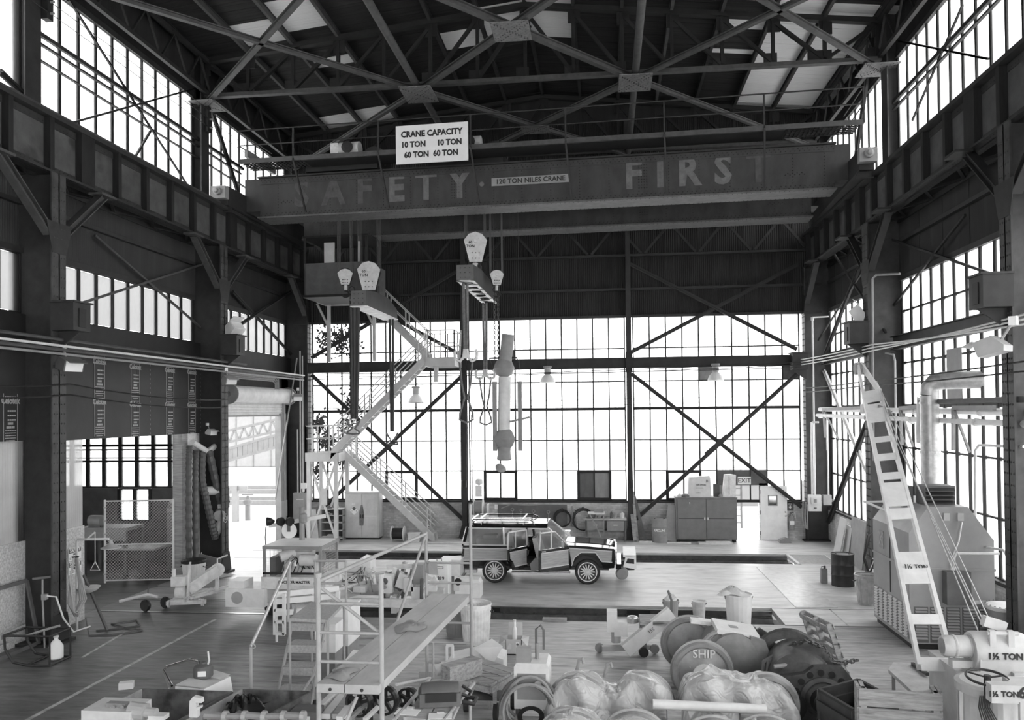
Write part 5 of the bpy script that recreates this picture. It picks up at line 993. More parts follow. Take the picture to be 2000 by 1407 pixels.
for i, (y, x, w_, h, ax, m_) in enumerate(((28.6, 8.0, .75, 1.35, .2, 'cardboard'), (28.1, 8.1, .6, 1.15, .16, 'grey_paint'), (27.2, 8.15, 1.5, 1.5, .1, 'mid_grey'))):
    o = MB().cb((0, 0, h / 2), (.025, w_, h), Matrix.Rotation(ax, 3, 'Y')).build('leaning_sheet', m_); o.location = (x - .1, y, .01); tag(o, ['torn cardboard leaning on the brick of the right wall', 'second pale sheet leaning behind the torn cardboard', 'large dark sheet leaning against the right brick wall'][i], 'sheet')
o = MB().tube([(8.35, 26.3, 1.25), (8.3, 26.6, 1.5), (8.3, 27.0, 1.4), (8.3, 27.2, .8), (8.25, 27.3, .05)], .03, 6).build('wall_hose', 'grey_paint'); tag(o, 'pale hose looped over the dark sheet at the right wall', 'hose')
# conduits high on the right
t = T('conduit_run', 'bent conduit over the flange of the right column', 'conduit', (0, 0, 0)); pts = [at(1757, 535, X=7.75), at(1712, 537, X=7.75), at(1704, 545, X=7.75), at(1706, 900, X=7.75)]; MB().tube(pts, .035, 7).build('pipe', 'mid_grey', t)
t = T('conduit_run', 'short bent conduit beside the right column', 'conduit', (0, 0, 0)); MB().tube([at(1730, 690, X=8.1), at(1745, 693, X=8.1), at(1748, 705, X=8.1), at(1750, 880, X=8.1)], .03, 7).build('pipe', 'grey_paint', t)
t = T('conduit_run', 'pale conduit frame above the picture edge drum', 'conduit', (0, 0, 0)); MB().tube([at(2000, 873, X=7.9), at(1912, 870, X=7.9), at(1905, 880, X=7.9), at(1905, 1040, X=7.9)], .03, 7).build('pipe', 'light_grey', t)
t = T('conduit_run', 'pale conduit drop with a socket at the picture edge', 'conduit', (0, 0, 0)); MB().tube([at(1855, 1057, X=7.9), at(1960, 1075, X=7.9), at(1968, 1090, X=7.9), at(1972, 1145, X=7.9)], .025, 7).build('pipe', 'light_grey', t); MB().cb(at(1973, 1150, X=7.9), (.06, .06, .14)).build('socket', 'light_grey', t)
t = T('steam_pipe', 'dark flanged pipe across the right windows below the duct', 'pipe', (0, 0, 0)); z = at(1900, 783, X=7.85).z; MB().cyl((7.85, 9, z), (7.85, at(1797, 783, X=7.85).y, z), .06, 8).build('run', 'dark_grey', t); MB().lathe([(.1, 0), (.1, .12)], (7.85, at(1808, 783, X=7.85).y, z), (0, -1, 0), 10).lathe([(.09, 0), (.09, .25)], (7.85, at(1962, 783, X=7.85).y, z), (0, -1, 0), 10).build('flange', 'dark_grey', t)
# lamps and wires
def pendant(px, py0, py1, Y, lb):
    a = at(px, py0, Y=Y); b_ = at(px, py1, Y=Y); t = T('pendant_lamp', lb, 'lamp', (a.x, Y, b_.z), 0, 'high bay lamps at the end windows'); h = a.z - b_.z
    MB().lathe([(.3, 0), (.31, .03), (.24, .2), (.12, .32), (.1, .34)], n=20).build('reflector', 'lamp_white', t, smooth=True); MB().cyl((0, 0, .34), (0, 0, .58), .13, 12).build('ballast', 'grey_paint', t); MB().cyl((0, 0, .58), (0, 0, .66), .17, 12).build('collar', 'mid_grey', t); MB().tube([(0, 0, .66), (0, 0, h - .05), (0, .3, h)], .02, 5).build('stem', 'steel_mid', t)
    MB().lathe([(.02, 0), (.09, .05), (.07, .2)], (0, 0, .04), n=10).build('bulb', 'paper', t)
pendant(812, 748, 787, 31.9, 'high bay lamp hanging under the middle stair flight'); pendant(1069, 700, 748, 31.9, 'high bay lamp hanging right of the ball jointed pipe'); pendant(1397, 692, 744, 31.9, 'high bay lamp hanging in the right end bay')
def flood(p, rz, tilt, lb, s=1., m_='grey_paint', up=False):
    t = T('floodlight', lb, 'floodlight', p, rz, 'floodlights on the columns'); M_ = Matrix.Rotation(tilt, 3, 'Y')
    def tr(mb): mb.v = [tuple(M_ @ V(v) * s) for v in mb.v]; return mb
    tr(MB().prism([(-.22, 0), (.22, .05), (.22, .34), (-.12, .34), (-.26, .1)], (0, -.24, 0), (1, 0, 0), (0, 0, 1), (0, .48, 0))).build('housing', m_, t); tr(MB().box(.22, .235, -.21, .21, .06, .32)).build('lens', 'lamp_white', t); tr(MB().prism([(0, 0), (.2, -.02), (.2, .0), (0, .02)], (.22, -.22, .35), (1, 0, 0), (0, 0, 1), (0, .44, 0))).build('visor', m_, t)
    MB().tube([(-.1 * s, 0, .3 * s), (-.25 * s, 0, .55 * s), (-.3 * s, 0, .6 * s)] if not up else [(0, 0, 0), (-.02, 0, -.1 * s)], .03 * s, 6).build('arm', 'mid_grey', t); MB().cb((-.3 * s, 0, .62 * s) if not up else (0, 0, -.12 * s), (.13 * s, .13 * s, .16 * s)).build('junction', 'white_paint', t)
flood(at(134, 725, X=-11.95), -.5, .35, 'dark floodlight with lit face on the nearest left column', .9, 'dark_grey'); flood(at(447, 750, X=-11.9), -.7, .4, 'floodlight on the left column above the roll drum', .75, 'grey_paint'); flood(at(582, 783, Y=31.2), -1.2, .3, 'floodlight at the right end of the roll drum', .75, 'grey_paint')
flood(at(412, 850, X=-12.6), -.4, .3, 'small pale floodlight above the suction hoses', .55, 'light_grey'); flood(at(462, 655, X=-11.9), -.3, -.7, 'large upturned pale floodlight on the left bracket box', 1.1, 'light_grey', True); flood(at(1668, 625, X=7.5), 2.7, -.9, 'large upturned pale floodlight on the right bracket box', 1.1, 'white_paint', True); flood(at(1945, 695, X=7.2), 2.4, .35, 'floodlight hanging at the right picture edge', 1.0, 'grey_paint')
def wire(pts, r, lb, m_='rope', cat='cable', sag=.0, g=None):
    P = [V(p) for p in pts]; out = []
    for i in range(len(P) - 1):
        for k in range(8): u = k / 8; p = P[i].lerp(P[i + 1], u); p.z -= sag * 4 * u * (1 - u); out.append(p)
    out.append(P[-1]); o = MB().tube(out, r, 5).build('cable', m_); return tag(o, lb, cat, g)
# conduits along the left wall columns
for i, (z, r_, m_, x) in enumerate(((6.83, .04, 'steel_lit', -12.1), (6.68, .03, 'light_grey', -12.05), (6.6, .045, 'steel_lit', -12.12), (6.5, .03, 'mid_grey', -12.08))):
    o = MB().cyl((x, 10, z), (x, 26.2 if i == 0 else 31.4, z - .05), r_, 7).build('conduit', m_); tag(o, ['top', 'second', 'third', 'lowest'][i] + ' of the conduits strung along the left columns', 'conduit')
for i, z in enumerate((5.82, 5.58)):
    wire([(-12.15, 11, z), (-12.15, 17.2, z), (-12.15, 24.9, z - .25)], .02, ['upper', 'lower'][i] + ' insulated wire on the left columns', 'black', sag=.12)
for i, z in enumerate((15.0, 14.72, 14.45)): wire([(XL + .45, 13, z), (XL + .45, 17.2, z), (XL + .45, 24.9, z), (XL + .45, 32, z)], .01, ['top', 'middle', 'bottom'][i] + ' crane power wire along the upper left windows', 'steel_mid', 'wire')
for y in (17.3, 24.9): t = T('wire_insulator', 'insulator block for the crane wires on the %s upper left column' % ('near' if y < 20 else 'far'), 'insulator', (XL + .4, y, 14.3)); MB().box(-.12, .05, -.1, .1, 0, .85).build('block', 'black', t); MB().cyl((.05, 0, .15), (.15, 0, .15), .03, 6).cyl((.05, 0, .42), (.15, 0, .42), .03, 6).cyl((.05, 0, .7), (.15, 0, .7), .03, 6).build('peg', 'mid_grey', t)
# wires across the end windows
for i, (a, b_, sg_) in enumerate((((602, 730), (1565, 718), .1), ((602, 736), (1565, 713), .12), ((602, 742), (1565, 708), .05), ((612, 798), (1560, 783), .05), ((612, 790), (1560, 772), .03))):
    wire([at(*a, Y=31.6), at(*b_, Y=31.6)], .014 if i < 3 else .008, 'thin wire number %s from the top across the end windows' % ['one', 'two', 'three', 'five', 'four'][i], 'steel_mid', 'wire', sg_)
for i in range(3): wire([at(1563, 713 - 5 * i, Y=31.8), at(1705, 803 - 118 - 6 * i, X=7.6), at(2010, 612 + 10 * i - 0, X=7.6)], .02, ['lowest', 'middle', 'top'][i] + ' cable strung along the right columns', 'light_grey', 'cable', .03)
for i in range(2): wire([at(1575, 758 + 8 * i, Y=31.8), at(1690, 745 + 8 * i, X=7.6), at(1960, 712 + 18 * i, X=7.6), (7.6, 9, 6.1 - .2 * i)], .018, ['upper', 'lower'][i] + ' insulated wire along the right columns', 'steel_mid', 'wire', .03)
# roll up door and the yard outside
t = T('roll_up_door', 'pale steel roll up door wound on its drum above the left doorway', 'roll up door', (-12.75, 28.8, 5.0)); 
MB().cyl((0, -2.5, .8), (0, 2.6, .8), .3, 24).build('drum', 'light_grey', t, smooth=True)
for s in (-2.55, 2.65): MB().lathe([(.36, -.03), (.36, .03)], (0, s, .8), (0, 1, 0), 20).build('end_plate', 'mid_grey', t)
MB().lathe([(.1, 0), (.1, .06), (.05, .08)], (.0, -2.58, .8), (0, -1, 0), 12).build('hub', 'dark_grey', t)
for k in range(7): MB().prism([(0, 0), (.02, .03), (.02, .08), (0, .1)], (-.22, -2.45, .05 + k * .1), (1, 0, 0), (0, 0, 1), (0, 4.95, 0)).build('slat', 'light_grey', t)
MB().box(-.26, -.16, -2.45, 2.5, 0, .06).build('bottom_bar', 'mid_grey', t)
for y in (-2.6, 2.55): MB().box(-.3, -.1, y - .05, y + .05, -5, .8).build('guide', 'grey_paint', t)
t = T('door_jamb', 'weathered wide timber jamb of the roll up doorway', 'post', (-13.0, 31.25, 0)); MB().box(-.12, .12, -.25, .3, 0, 5.1).build('post', 'mid_grey', t); MB().box(.12, .14, -.28, .32, .95, 1.6).build('guard_plate', 'grey_paint', t)
for i in range(4):
    o = MB().tube([(-12.6, 25.2, 6.35 + .06 * i), (-12.6, 29.6 + .1 * i, 6.35 + .06 * i), (-12.6, 29.8 + .1 * i, 6.25 + .06 * i), (-12.6, 29.85 + .1 * i, 5.6)], .03, 6).build('conduit', 'mid_grey'); tag(o, ['lowest', 'second', 'third', 'top'][i] + ' of four bent conduits above the roll drum', 'conduit', None)
# yard: rails, crane booms, far shed
mat('yard_steel', .15, .8, 0, .1); mat('yard_pale', .21, .9, 0, .06)
def boom(p, q, w_, n, lb, lattice):
    t = T('crane_boom', lb, 'boom', (0, 0, 0)); p, q = V(p), V(q); up = V((0, 0, w_))
    MB().bar(p, q, .15, .15).build('lower_chord', 'yard_steel', t); MB().bar(p + up, q + up, .15, .15).build('upper_chord', 'yard_steel', t)
    for k in range(n):
        a, b_ = p.lerp(q, k / n), p.lerp(q, (k + 1) / n)
        if lattice: MB().bar(a, a.lerp(b_, .5) + up, .1, .1).build('lacing', 'yard_steel', t); MB().bar(a.lerp(b_, .5) + up, b_, .1, .1).build('lacing', 'yard_steel', t)
        else: MB().bar(a, a + up, .12, .3, (p - q)).build('lacing', 'yard_steel', t)
boom(at(430, 868, Y=50), at(560, 838, Y=50), .75, 7, 'lattice crane boom seen through the roll up doorway', True); boom(at(430, 905, Y=46), at(560, 868, Y=46), .72, 13, 'ladder like boom seen below the lattice boom in the doorway', False)
t = T('yard_shed', 'pale corrugated shed far across the yard in the doorway', 'shed', (-33, 75, 0)); MB().box(-12, 10, 0, 8, 0, 5.6).build('walls', 'yard_pale', t); MB().prism([(-12.5, 5.6), (10.5, 5.6), (10.5, 5.8), (-12.5, 6.2)], (0, -.5, 0), (1, 0, 0), (0, 0, 1), (0, 9, 0)).build('roof', 'yard_steel', t)
for k in range(12): MB().box(-11.5 + k * 1.75, -11.4 + k * 1.75, -.06, 0, 0, 5.6).build('rib', 'yard_steel', t)
for i, y in enumerate((44, 46, 50, 53)):
    o = MB().box(-40, -14, y - .1, y + .1, 0, .25).box(-40, -14, y + .6, y + .75, 0, .12).build('yard_rail', 'yard_steel'); o.location = (0, 0, -.06); tag(o, ['nearest', 'second', 'third', 'farthest'][i] + ' line of rails lying across the yard', 'rail')
t = T('hydrant', 'short yard hydrant post outside the roll up doorway', 'hydrant', at(484, 1048, Y=37.5) * 1.0); t.location.z = -.06; MB().lathe([(.13, 0), (.13, .75), (.22, .85), (.22, .95), (.1, 1.05), (.05, 1.2)], n=12).build('post', 'yard_steel', t); MB().bar((-.3, 0, 1.25), (.3, 0, 1.25), .05, .05).build('wheel', 'yard_steel', t)
t = T('yard_post', 'square timber post outside the roll up doorway', 'post', at(460, 1050, Y=37)); t.location.z = -.06; MB().box(-.13, .13, -.13, .13, 0, 1.75).build('post', 'yard_pale', t); MB().box(-.6, .6, -.04, .04, 1.5, 1.7).build('rail', 'yard_pale', t)
# outside the exit door
t = T('yard_ladder_mast', 'lattice mast with a ladder outside the exit door', 'mast', (5.62, 36, -.06))
for s in (-.22, .22): MB().box(s - .04, s + .04, -.04, .04, 0, 3.6).build('rail', 'yard_steel', t)
for k in range(11): MB().box(-.22, .22, -.03, .03, .2 + k * .3, .25 + k * .3).build('rung', 'yard_steel', t)
o = MB().box(2, 12, 0, .5, 0, 1.35).box(2, 12, -.05, 0, 1.15, 1.35).build('loading_dock', 'yard_grey'); o.location = (0, 44, -.06); tag(o, 'grey loading dock across the yard beyond the exit door', 'dock')
# ivy on the end windows
rr = random.Random(11); iv = MB()
for (cx_, cz, sx, sz, n) in ((-11.6, 8.2, .35, .7, 90), (-10.9, 8.15, .45, .7, 220), (-10.35, 8.1, .4, .7, 150), (-10.5, 5.5, .5, .6, 120), (-11.8, 4.7, .35, .5, 120), (-11.5, 3.9, .4, .5, 160), (-10.6, 4.5, .4, .6, 120), (-11.0, 3.2, .9, .35, 180), (-11.9, 2.7, .2, .5, 60)):
    for k in range(n):
        x, z = rr.gauss(cx_, sx * .45), rr.gauss(cz, sz * .45); a = rr.uniform(0, 6.28); s_ = rr.uniform(.04, .1); y = YB - .06 - rr.uniform(0, .06)
        if x < -12.1: continue
        iv.add([(x + s_ * cos(a), y, z + s_ * sin(a)), (x + s_ * .6 * cos(a + 2), y + .01, z + s_ * .6 * sin(a + 2)), (x - s_ * cos(a), y, z - s_ * sin(a)), (x + s_ * .6 * cos(a - 2), y + .01, z + s_ * .6 * sin(a - 2))], [(0, 1, 2, 3)])
o = iv.build('ivy_leaves', 'ivy', kind='stuff'); tag(o, 'dark ivy leaves clinging to the end windows at the left corner', 'ivy')
# the car
mat('car_black', .012, .07, 0, .1, 2, spec=.7); mat('car_wood', .36, .35, 0, .25, 3, (1, 1, 14)); mat('car_trim', .62, .3, .3, .05); mat('seat_cloth', .55, .8, 0, .1); mat('car_inside', .06, .8); mat('tyre', .035, .8, 0, .2, 6)
glassmat('car_glass', .82, .75, .16)
car = T('station_wagon', 'black wood panelled station wagon with open side doors on hi rail gear', 'car', (-1.93, 24.72, 0), -.015)
def side(poly, y, m_, nm, par=car, th=.03): return MB().prism(poly, (0, y, 0), (1, 0, 0), (0, 0, 1), (0, th, 0)).build(nm, m_, par)
def wheelarch(cx_, r, a0=0, a1=pi, n=10): return [(cx_ + r * cos(a0 + (a1 - a0) * i / n), .38 + r * sin(a0 + (a1 - a0) * i / n)) for i in range(n + 1)]
RX, FX, HW = -1.38, 1.38, .93
rq = [(-2.34, .5), (-1.86, .5)] + wheelarch(RX, .48, pi - .15, .15)[0:] + [(-.78, .6), (-.8, .95), (-.85, 1.12), (-2.3, 1.12), (-2.37, .8)]
ff = [(.88, .48), (.9, .48)] + wheelarch(FX, .48, pi - .2, .2) + [(2.16, .5), (2.2, .8), (2.16, 1.06), (.8, 1.14), (.8, .48)]
for s in (-1, 1):
    y = -HW if s < 0 else HW - .03
    q = side(rq, y, 'car_black', 'quarter_panel'); f_ = side(ff, y, 'car_black', 'fender')
    yo = y - .008 if s < 0 else y + .03
    side([(-2.3, .68), (-.92, .72), (-.9, 1.02), (-2.27, 1.02)], yo, 'car_wood', 'wood_panel', q, .008); side([(.93, .56), (1.0, .78), (1.2, .93), (1.62, .93), (1.8, .7), (2.08, .68), (2.1, .98), (.85, 1.06)], yo, 'car_wood', 'wood_panel', f_, .008)
    for a, b_ in (((-2.32, .67), (-.9, .71)), ((-2.32, 1.03), (-.88, 1.03))): MB().bar((a[0], yo, a[1]), (b_[0], yo, b_[1]), .02, .025).build('trim_strip', 'car_trim', q)
    for a, b_ in (((.92, .55), (1.0, .79)), ((1.0, .79), (1.2, .95)), ((1.2, .95), (1.62, .95)), ((1.62, .95), (1.8, .69)), ((1.8, .69), (2.1, .67)), ((.85, 1.07), (2.1, .99))): MB().bar((a[0], yo, a[1]), (b_[0], yo, b_[1]), .02, .025).build('trim_strip', 'car_trim', f_)
    if s > 0: side([(-.85, .48), (.8, .48), (.8, 1.14), (-.85, 1.12)], y, 'car_black', 'far_doors')
    MB().box(-.85, .85, y, y + .03, .4, .52).build('sill', 'car_black', car)
# roof, hood, tail
def loft(prof, x0, x1, m_, nm): return MB().prism(prof, (x0, 0, 0), (0, 1, 0), (0, 0, 1), (x1 - x0, 0, 0)).build(nm, m_, car)
rp = [(-.78, 1.62), (-.76, 1.69), (-.6, 1.74), (-.3, 1.765), (.3, 1.765), (.6, 1.74), (.76, 1.69), (.78, 1.62)]
loft(rp, -2.2, .2, 'car_black', 'roof'); MB().box(-2.2, .2, -.8, -.77, 1.6, 1.63).box(-2.2, .2, .77, .8, 1.6, 1.63).build('drip_rail', 'car_trim', car)
hp = [(-.93, 1.06), (-.9, 1.1), (-.5, 1.125), (-.48, 1.14), (.48, 1.14), (.5, 1.125), (.9, 1.1), (.93, 1.06)]
v_ = []
for x, dz in ((.72, .05), (1.4, .02), (2.0, -.03), (2.18, -.08)): v_ += [(x, a, b_ + dz) for a, b_ in hp]
f_ = [(i * 8 + k, i * 8 + k + 1, i * 8 + 9 + k, i * 8 + 8 + k) for i in range(3) for k in range(7)] + [tuple(range(24, 32)), tuple(range(7, -1, -1))]
MB().add(v_, f_).build('hood', 'car_black', car)
MB().box(2.14, 2.2, -.9, .9, .6, 1.05).build('nose', 'car_trim', car)
g_ = MB().box(2.2, 2.23, -.5, .5, .72, .98).build('grille', 'chrome', car)
for k in range(12): MB().box(2.23, 2.24, -.46 + k * .08, -.43 + k * .08, .74, .96).build('grille_bar', 'car_black', g_)
for s in (-1, 1): MB().box(2.2, 2.24, s * .72 - .16, s * .72 + .16, .74, .98).build('headlamp', 'car_trim', car)
MB().box(2.2, 2.36, -.93, .93, .48, .62).build('front_bumper', 'car_black', car); MB().box(-2.5, -2.36, -.93, .93, .5, .64).build('rear_bumper', 'chrome', car)
MB().prism([(-2.37, .55), (-2.3, .55), (-2.28, 1.1), (-2.33, 1.12)], (0, -.9, 0), (1, 0, 0), (0, 0, 1), (0, 1.8, 0)).build('tailgate', 'car_black', car)
MB().prism([(-2.31, 1.12), (-2.18, 1.62)], (0, -.75, 0), (1, 0, 0), (0, 0, 1), (0, 1.5, 0)).build('rear_glass', 'car_glass', car)
MB().box(-2.3, 2.0, -.85, .85, .42, .5).build('floor_pan', 'car_inside', car); MB().box(.75, 2.1, -.8, .8, .5, 1.0).build('engine_bay', 'car_inside', car)
MB().prism([(.2, 1.66), (.75, 1.16), (.74, 1.15), (.18, 1.65)], (0, -.74, 0), (1, 0, 0), (0, 0, 1), (0, 1.48, 0)).build('windscreen', 'car_glass', car)
for s in (-1, 1):
    y = s * .82
    for a, b_, w_ in (((.2, 1.64), (.78, 1.14), .07), ((-.42, 1.64), (-.36, 1.1), .06), ((-1.12, 1.64), (-1.08, 1.1), .07), ((-2.2, 1.64), (-2.33, 1.1), .1)): MB().bar((a[0], s * .79, a[1]), (b_[0], s * .9, b_[1]), .05, w_).build('pillar', 'car_black' if w_ != .07 else 'car_trim', car)
    MB().prism([(-2.16, 1.6), (-1.14, 1.6), (-1.1, 1.13), (-2.26, 1.13)], (0, s * .85, 0), (1, 0, 0), (0, 0, 1), (0, .006, 0)).build('side_glass', 'car_glass', car)
    MB().bar((-2.3, s * .92, 1.13), (-.86, s * .92, 1.13), .03, .03).build('belt_trim', 'car_trim', car)
MB().box(.62, .72, -.82, .82, .85, 1.15).build('dashboard', 'car_inside', car); MB().box(-.05, .1, .2, .55, .0, .0).build('x', 'car_inside', car); bpy.data.objects.remove(car.children[-1])
MB().tube(arc((.45, .38, 1.02), .18, 0, 2 * pi, 14, (0, 1, 0), (-.4, 0, .9)), .015, 5).build('steering_wheel', 'car_inside', car)
def seat(x, y, w_, nm='seat'):
    t = MB().prism([(-.25, .55), (.25, .58), (.27, .72), (-.22, .74)], (x, y - w_ / 2, 0), (1, 0, 0), (0, 0, 1), (0, w_, 0)).build(nm, 'seat_cloth', car); MB().prism([(-.28, .66), (-.14, .7), (-.3, 1.32), (-.42, 1.3)], (x, y - w_ / 2, 0), (1, 0, 0), (0, 0, 1), (0, w_, 0)).build('seat_back', 'seat_cloth', t)
seat(.15, -.42, .5, 'front_seat'); seat(.15, .42, .5, 'front_seat'); seat(-.78, 0, 1.4, 'rear_seat')
# near side doors, hinged at their front edges and swung open
def cardoor(hx, w_, ang, rear):
    h = bpy.data.objects.new('rear_door' if rear else 'front_door', None); COL.objects.link(h); bpy.data.objects.remove(h)
    M_ = Matrix.Translation((hx, -HW, 0)) @ Matrix.Rotation(ang, 4, 'Z')
    def D(mb, nm, m_, par):
        mb.v = [tuple(M_ @ V(v)) for v in mb.v]; return mb.build(nm, m_, par)
    low = [(-w_, .5), (0, .5), (0, 1.12), (-w_, 1.12)] if not rear else [(-w_ + .24, .5), (0, .5), (0, 1.12), (-w_, 1.12), (-w_ + .02, .82), (-w_ + .15, .72)]
    d = D(MB().prism(low, (0, -.02, 0), (1, 0, 0), (0, 0, 1), (0, .06, 0)), 'rear_door' if rear else 'front_door', 'car_black', car)
    pan = [(-w_ + .05, .6), (-.04, .6), (-.04, 1.03), (-w_ + .05, 1.03)] if not rear else [(-w_ + .26, .6), (-.04, .6), (-.04, 1.03), (-w_ + .06, 1.03), (-w_ + .08, .84), (-w_ + .2, .74)]
    D(MB().prism(pan, (0, -.03, 0), (1, 0, 0), (0, 0, 1), (0, .01, 0)), 'wood_panel', 'car_wood', d)
    for z in (.6, 1.03): D(MB().bar((-w_ + (.05 if not rear or z > 1 else .26), -.035, z), (-.03, -.035, z), .015, .03), 'trim_strip', 'car_trim', d)
    top = [(-w_, 1.12), (-w_ + .04, 1.6), (-.02 if rear else -.52, 1.6), (0 if rear else -.02, 1.14)]
    for k in range(len(top) - 1): D(MB().bar((top[k][0], 0, top[k][1]), (top[k + 1][0], 0, top[k + 1][1]), .03, .045, (0, 1, 0)), 'window_frame', 'car_trim', d)
    D(MB().prism(top, (0, 0, 0), (1, 0, 0), (0, 0, 1), (0, .005, 0)), 'door_glass', 'car_glass', d); D(MB().box(-w_ * .62, -w_ * .58, -.01, .01, 1.14, 1.58), 'glass_divider', 'car_trim', d)
    D(MB().box(-w_ + .06, -w_ + .2, -.05, -.02, 1.06, 1.09), 'handle', 'chrome', d)
cardoor(.84, 1.1, .76, False); cardoor(-.4, .82, .95, True)
MB().box(.55, .72, -1.12, -.98, 1.1, 1.28).build('mirror', 'chrome', car); MB().box(.6, .78, .95, 1.1, 1.12, 1.3).build('mirror', 'chrome', car)
# wheels
def wheel(x, y, s):
    t = MB().lathe([(.24, -.1), (.34, -.11), (.37, -.07), (.372, .07), (.34, .11), (.24, .1)], (x, y, .37), (0, s, 0), 28, True).build('wheel', 'tyre', car, smooth=True)
    MB().lathe([(0, .0), (.22, .0), (.225, .09), (.25, .106), (.262, .1), (.262, 0)], (x, y, .37), (0, s, 0), 24).build('rim', 'dark_grey', t); MB().lathe([(.262, .104), (.27, .106), (.29, .104)], (x, y, .37), (0, s, 0), 24, True).build('whitewall', 'paper', t); MB().lathe([(.06, .03), (.06, .1), (.02, .11)], (x, y, .37), (0, s, 0), 12).build('hub', 'light_grey', t)
    for k in range(14): a = k * 2 * pi / 14; MB().bar((x + .06 * cos(a), y + s * .07, .37 + .06 * sin(a)), (x + .215 * cos(a), y + s * .07, .37 + .215 * sin(a)), .035, .045, (0, 1, 0)).build('spoke', 'light_grey', t)
for x in (RX, FX):
    for s in (-1, 1): wheel(x, s * .8, s)
for x in (RX, FX): MB().cyl((x, -.7, .37), (x, .7, .37), .05, 8).build('axle', 'steel_dark', car)
for s in (-1, 1): MB().box(-.85, .88, s * 1.0 - .1, s * 1.0 + .1, .34, .38).build('running_board', 'alu', car)
# roof rack
for s in (-1, 1): MB().tube([(-2.1, s * .62, 1.76), (-2.05, s * .62, 1.85), (-.35, s * .62, 1.85), (-.2, s * .62, 1.78)], .02, 6).build('rack_rail', 'chrome', car)
for x in (-1.85, -.55): MB().cyl((x, -.62, 1.86), (x, .62, 1.86), .022, 6).build('rack_bar', 'chrome', car)
for k in range(5): MB().box(-2.0, -.4, -.4 + k * .2 - .015, -.4 + k * .2 + .015, 1.765, 1.785).build('rack_slat', 'chrome', car)
MB().tube([(-2.12, -.62, 1.84), (-2.12, .62, 1.84)], .02, 6).build('rack_end', 'chrome', car)
# rail gear
MB().bar((2.3, -.45, .4), (2.75, -.45, .42), .08, .1).bar((2.3, .45, .4), (2.75, .45, .42), .08, .1).build('front_rail_arm', 'steel_dark', car)
MB().prism([(2.42, .5), (2.8, .44), (2.8, .82), (2.5, .84)], (0, -.75, 0), (1, 0, 0), (0, 0, 1), (0, .06, 0)).box(2.42, 2.8, -.75, .75, .8, .86).build('front_rail_plate', 'white_paint', car)
MB().prism([(2.5, .62), (2.74, .6), (2.74, .74), (2.55, .76)], (0, -.765, 0), (1, 0, 0), (0, 0, 1), (0, .01, 0)).build('plate_opening', 'black', car)
for x in (2.38, -2.45):
    for s in (-1, 1): MB().lathe([(.19, -.08), (.19, -.05), (.16, -.04), (.15, .06), (.03, .07)], (x, s * .7, .3), (0, s, 0), 18).build('guide_wheel', 'mid_grey', car)
    MB().cyl((x, -.7, .3), (x, .7, .3), .04, 8).build('guide_axle', 'steel_dark', car)
MB().bar((-2.35, -.6, .55), (-2.95, -.75, .3), .05, .05).bar((-2.35, .6, .55), (-2.95, .5, .5), .05, .05).build('rear_rail_arm', 'light_grey', car); MB().box(-2.3, -1.95, -.75, -.55, .26, .36).build('hitch', 'light_grey', car)
o = MB().cb((0, 0, .14), (.7, .6, .28)).cb((.05, 0, .33), (.4, .4, .1)).build('cargo_box', 'paper'); o.location = (-3.55, 24.4, .98); tag(o, 'white box in the load space of the station wagon', 'box')
o = MB().prism([(0, .0), (.22, .1), (.26, .35), (.1, .42), (-.05, .25)], (0, -.06, 0), (1, 0, 0), (0, 0, 1), (0, .12, 0)).build('cloth_bag', 'mid_grey'); o.location = (-2.2, 23.75, .35); tag(o, 'grey bag hanging from the front door sill of the station wagon', 'bag')
# left side
# eyewash shower
sh = T('safety_shower', 'pale emergency shower and eyewash bowl beside the nearest left column', 'safety shower', (-12.55, 18.0, 0))
MB().tube([(0, 0, 0), (0, 0, 2.1), (.03, 0, 2.15), (.75, .1, 2.15)], .03, 7).build('pipe', 'light_grey', sh); MB().lathe([(.04, .2), (.05, .12), (.12, .06), (.22, .02), (.23, 0)], (.8, .1, 1.93), n=16).build('shower_head', 'grey_paint', sh, smooth=True)
MB().lathe([(.05, -.04), (.2, .02), (.27, .1), (.24, .1), (.05, .02)], (.28, .02, .92), n=18).build('eyewash_bowl', 'light_grey', sh, smooth=True); MB().cyl((0, 0, .9), (.2, .02, .9), .03, 7).build('bowl_arm', 'light_grey', sh)
MB().cyl((.45, .02, 2.3), (.45, .02, 1.6), .01, 5).tube([(.45, .02, 1.62), (.33, .02, 1.42), (.57, .02, 1.42), (.45, .02, 1.62)], .012, 5).build('pull_handle', 'light_grey', sh); MB().bar((.25, 0, 2.15), (.45, .02, 2.32), .03, .03).build('lever', 'light_grey', sh)
for i, z in enumerate((1.72, 1.38)):
    p = at(153, 1073 + 28 * i, X=XL + .16); t = T('safety_sign', ['upper', 'lower'][i] + ' white SAFETY notice on the particle board by the eyewash', 'sign', (XL + .16, 18.55, z - .02)); MB().box(-.005, .005, -.24, .24, -.14, .16).build('plate', 'paper', t); MB().box(.005, .008, -.23, .23, .04, .15).build('band', 'dark_grey', t); text('lettering', 'SAFETY', .12, 'paper', face((.012, 0, .1), (0, 1, 0), (0, 0, 1)), t, bold=.003); text('lettering', 'FIRST', .06, 'sign_ink', face((.008, 0, 0), (0, 1, 0), (0, 0, 1)), t)
    for k in range(3): MB().box(.005, .008, -.2, .08, -.05 - .03 * k, -.04 - .03 * k).build('text_line', 'dark_grey', t)
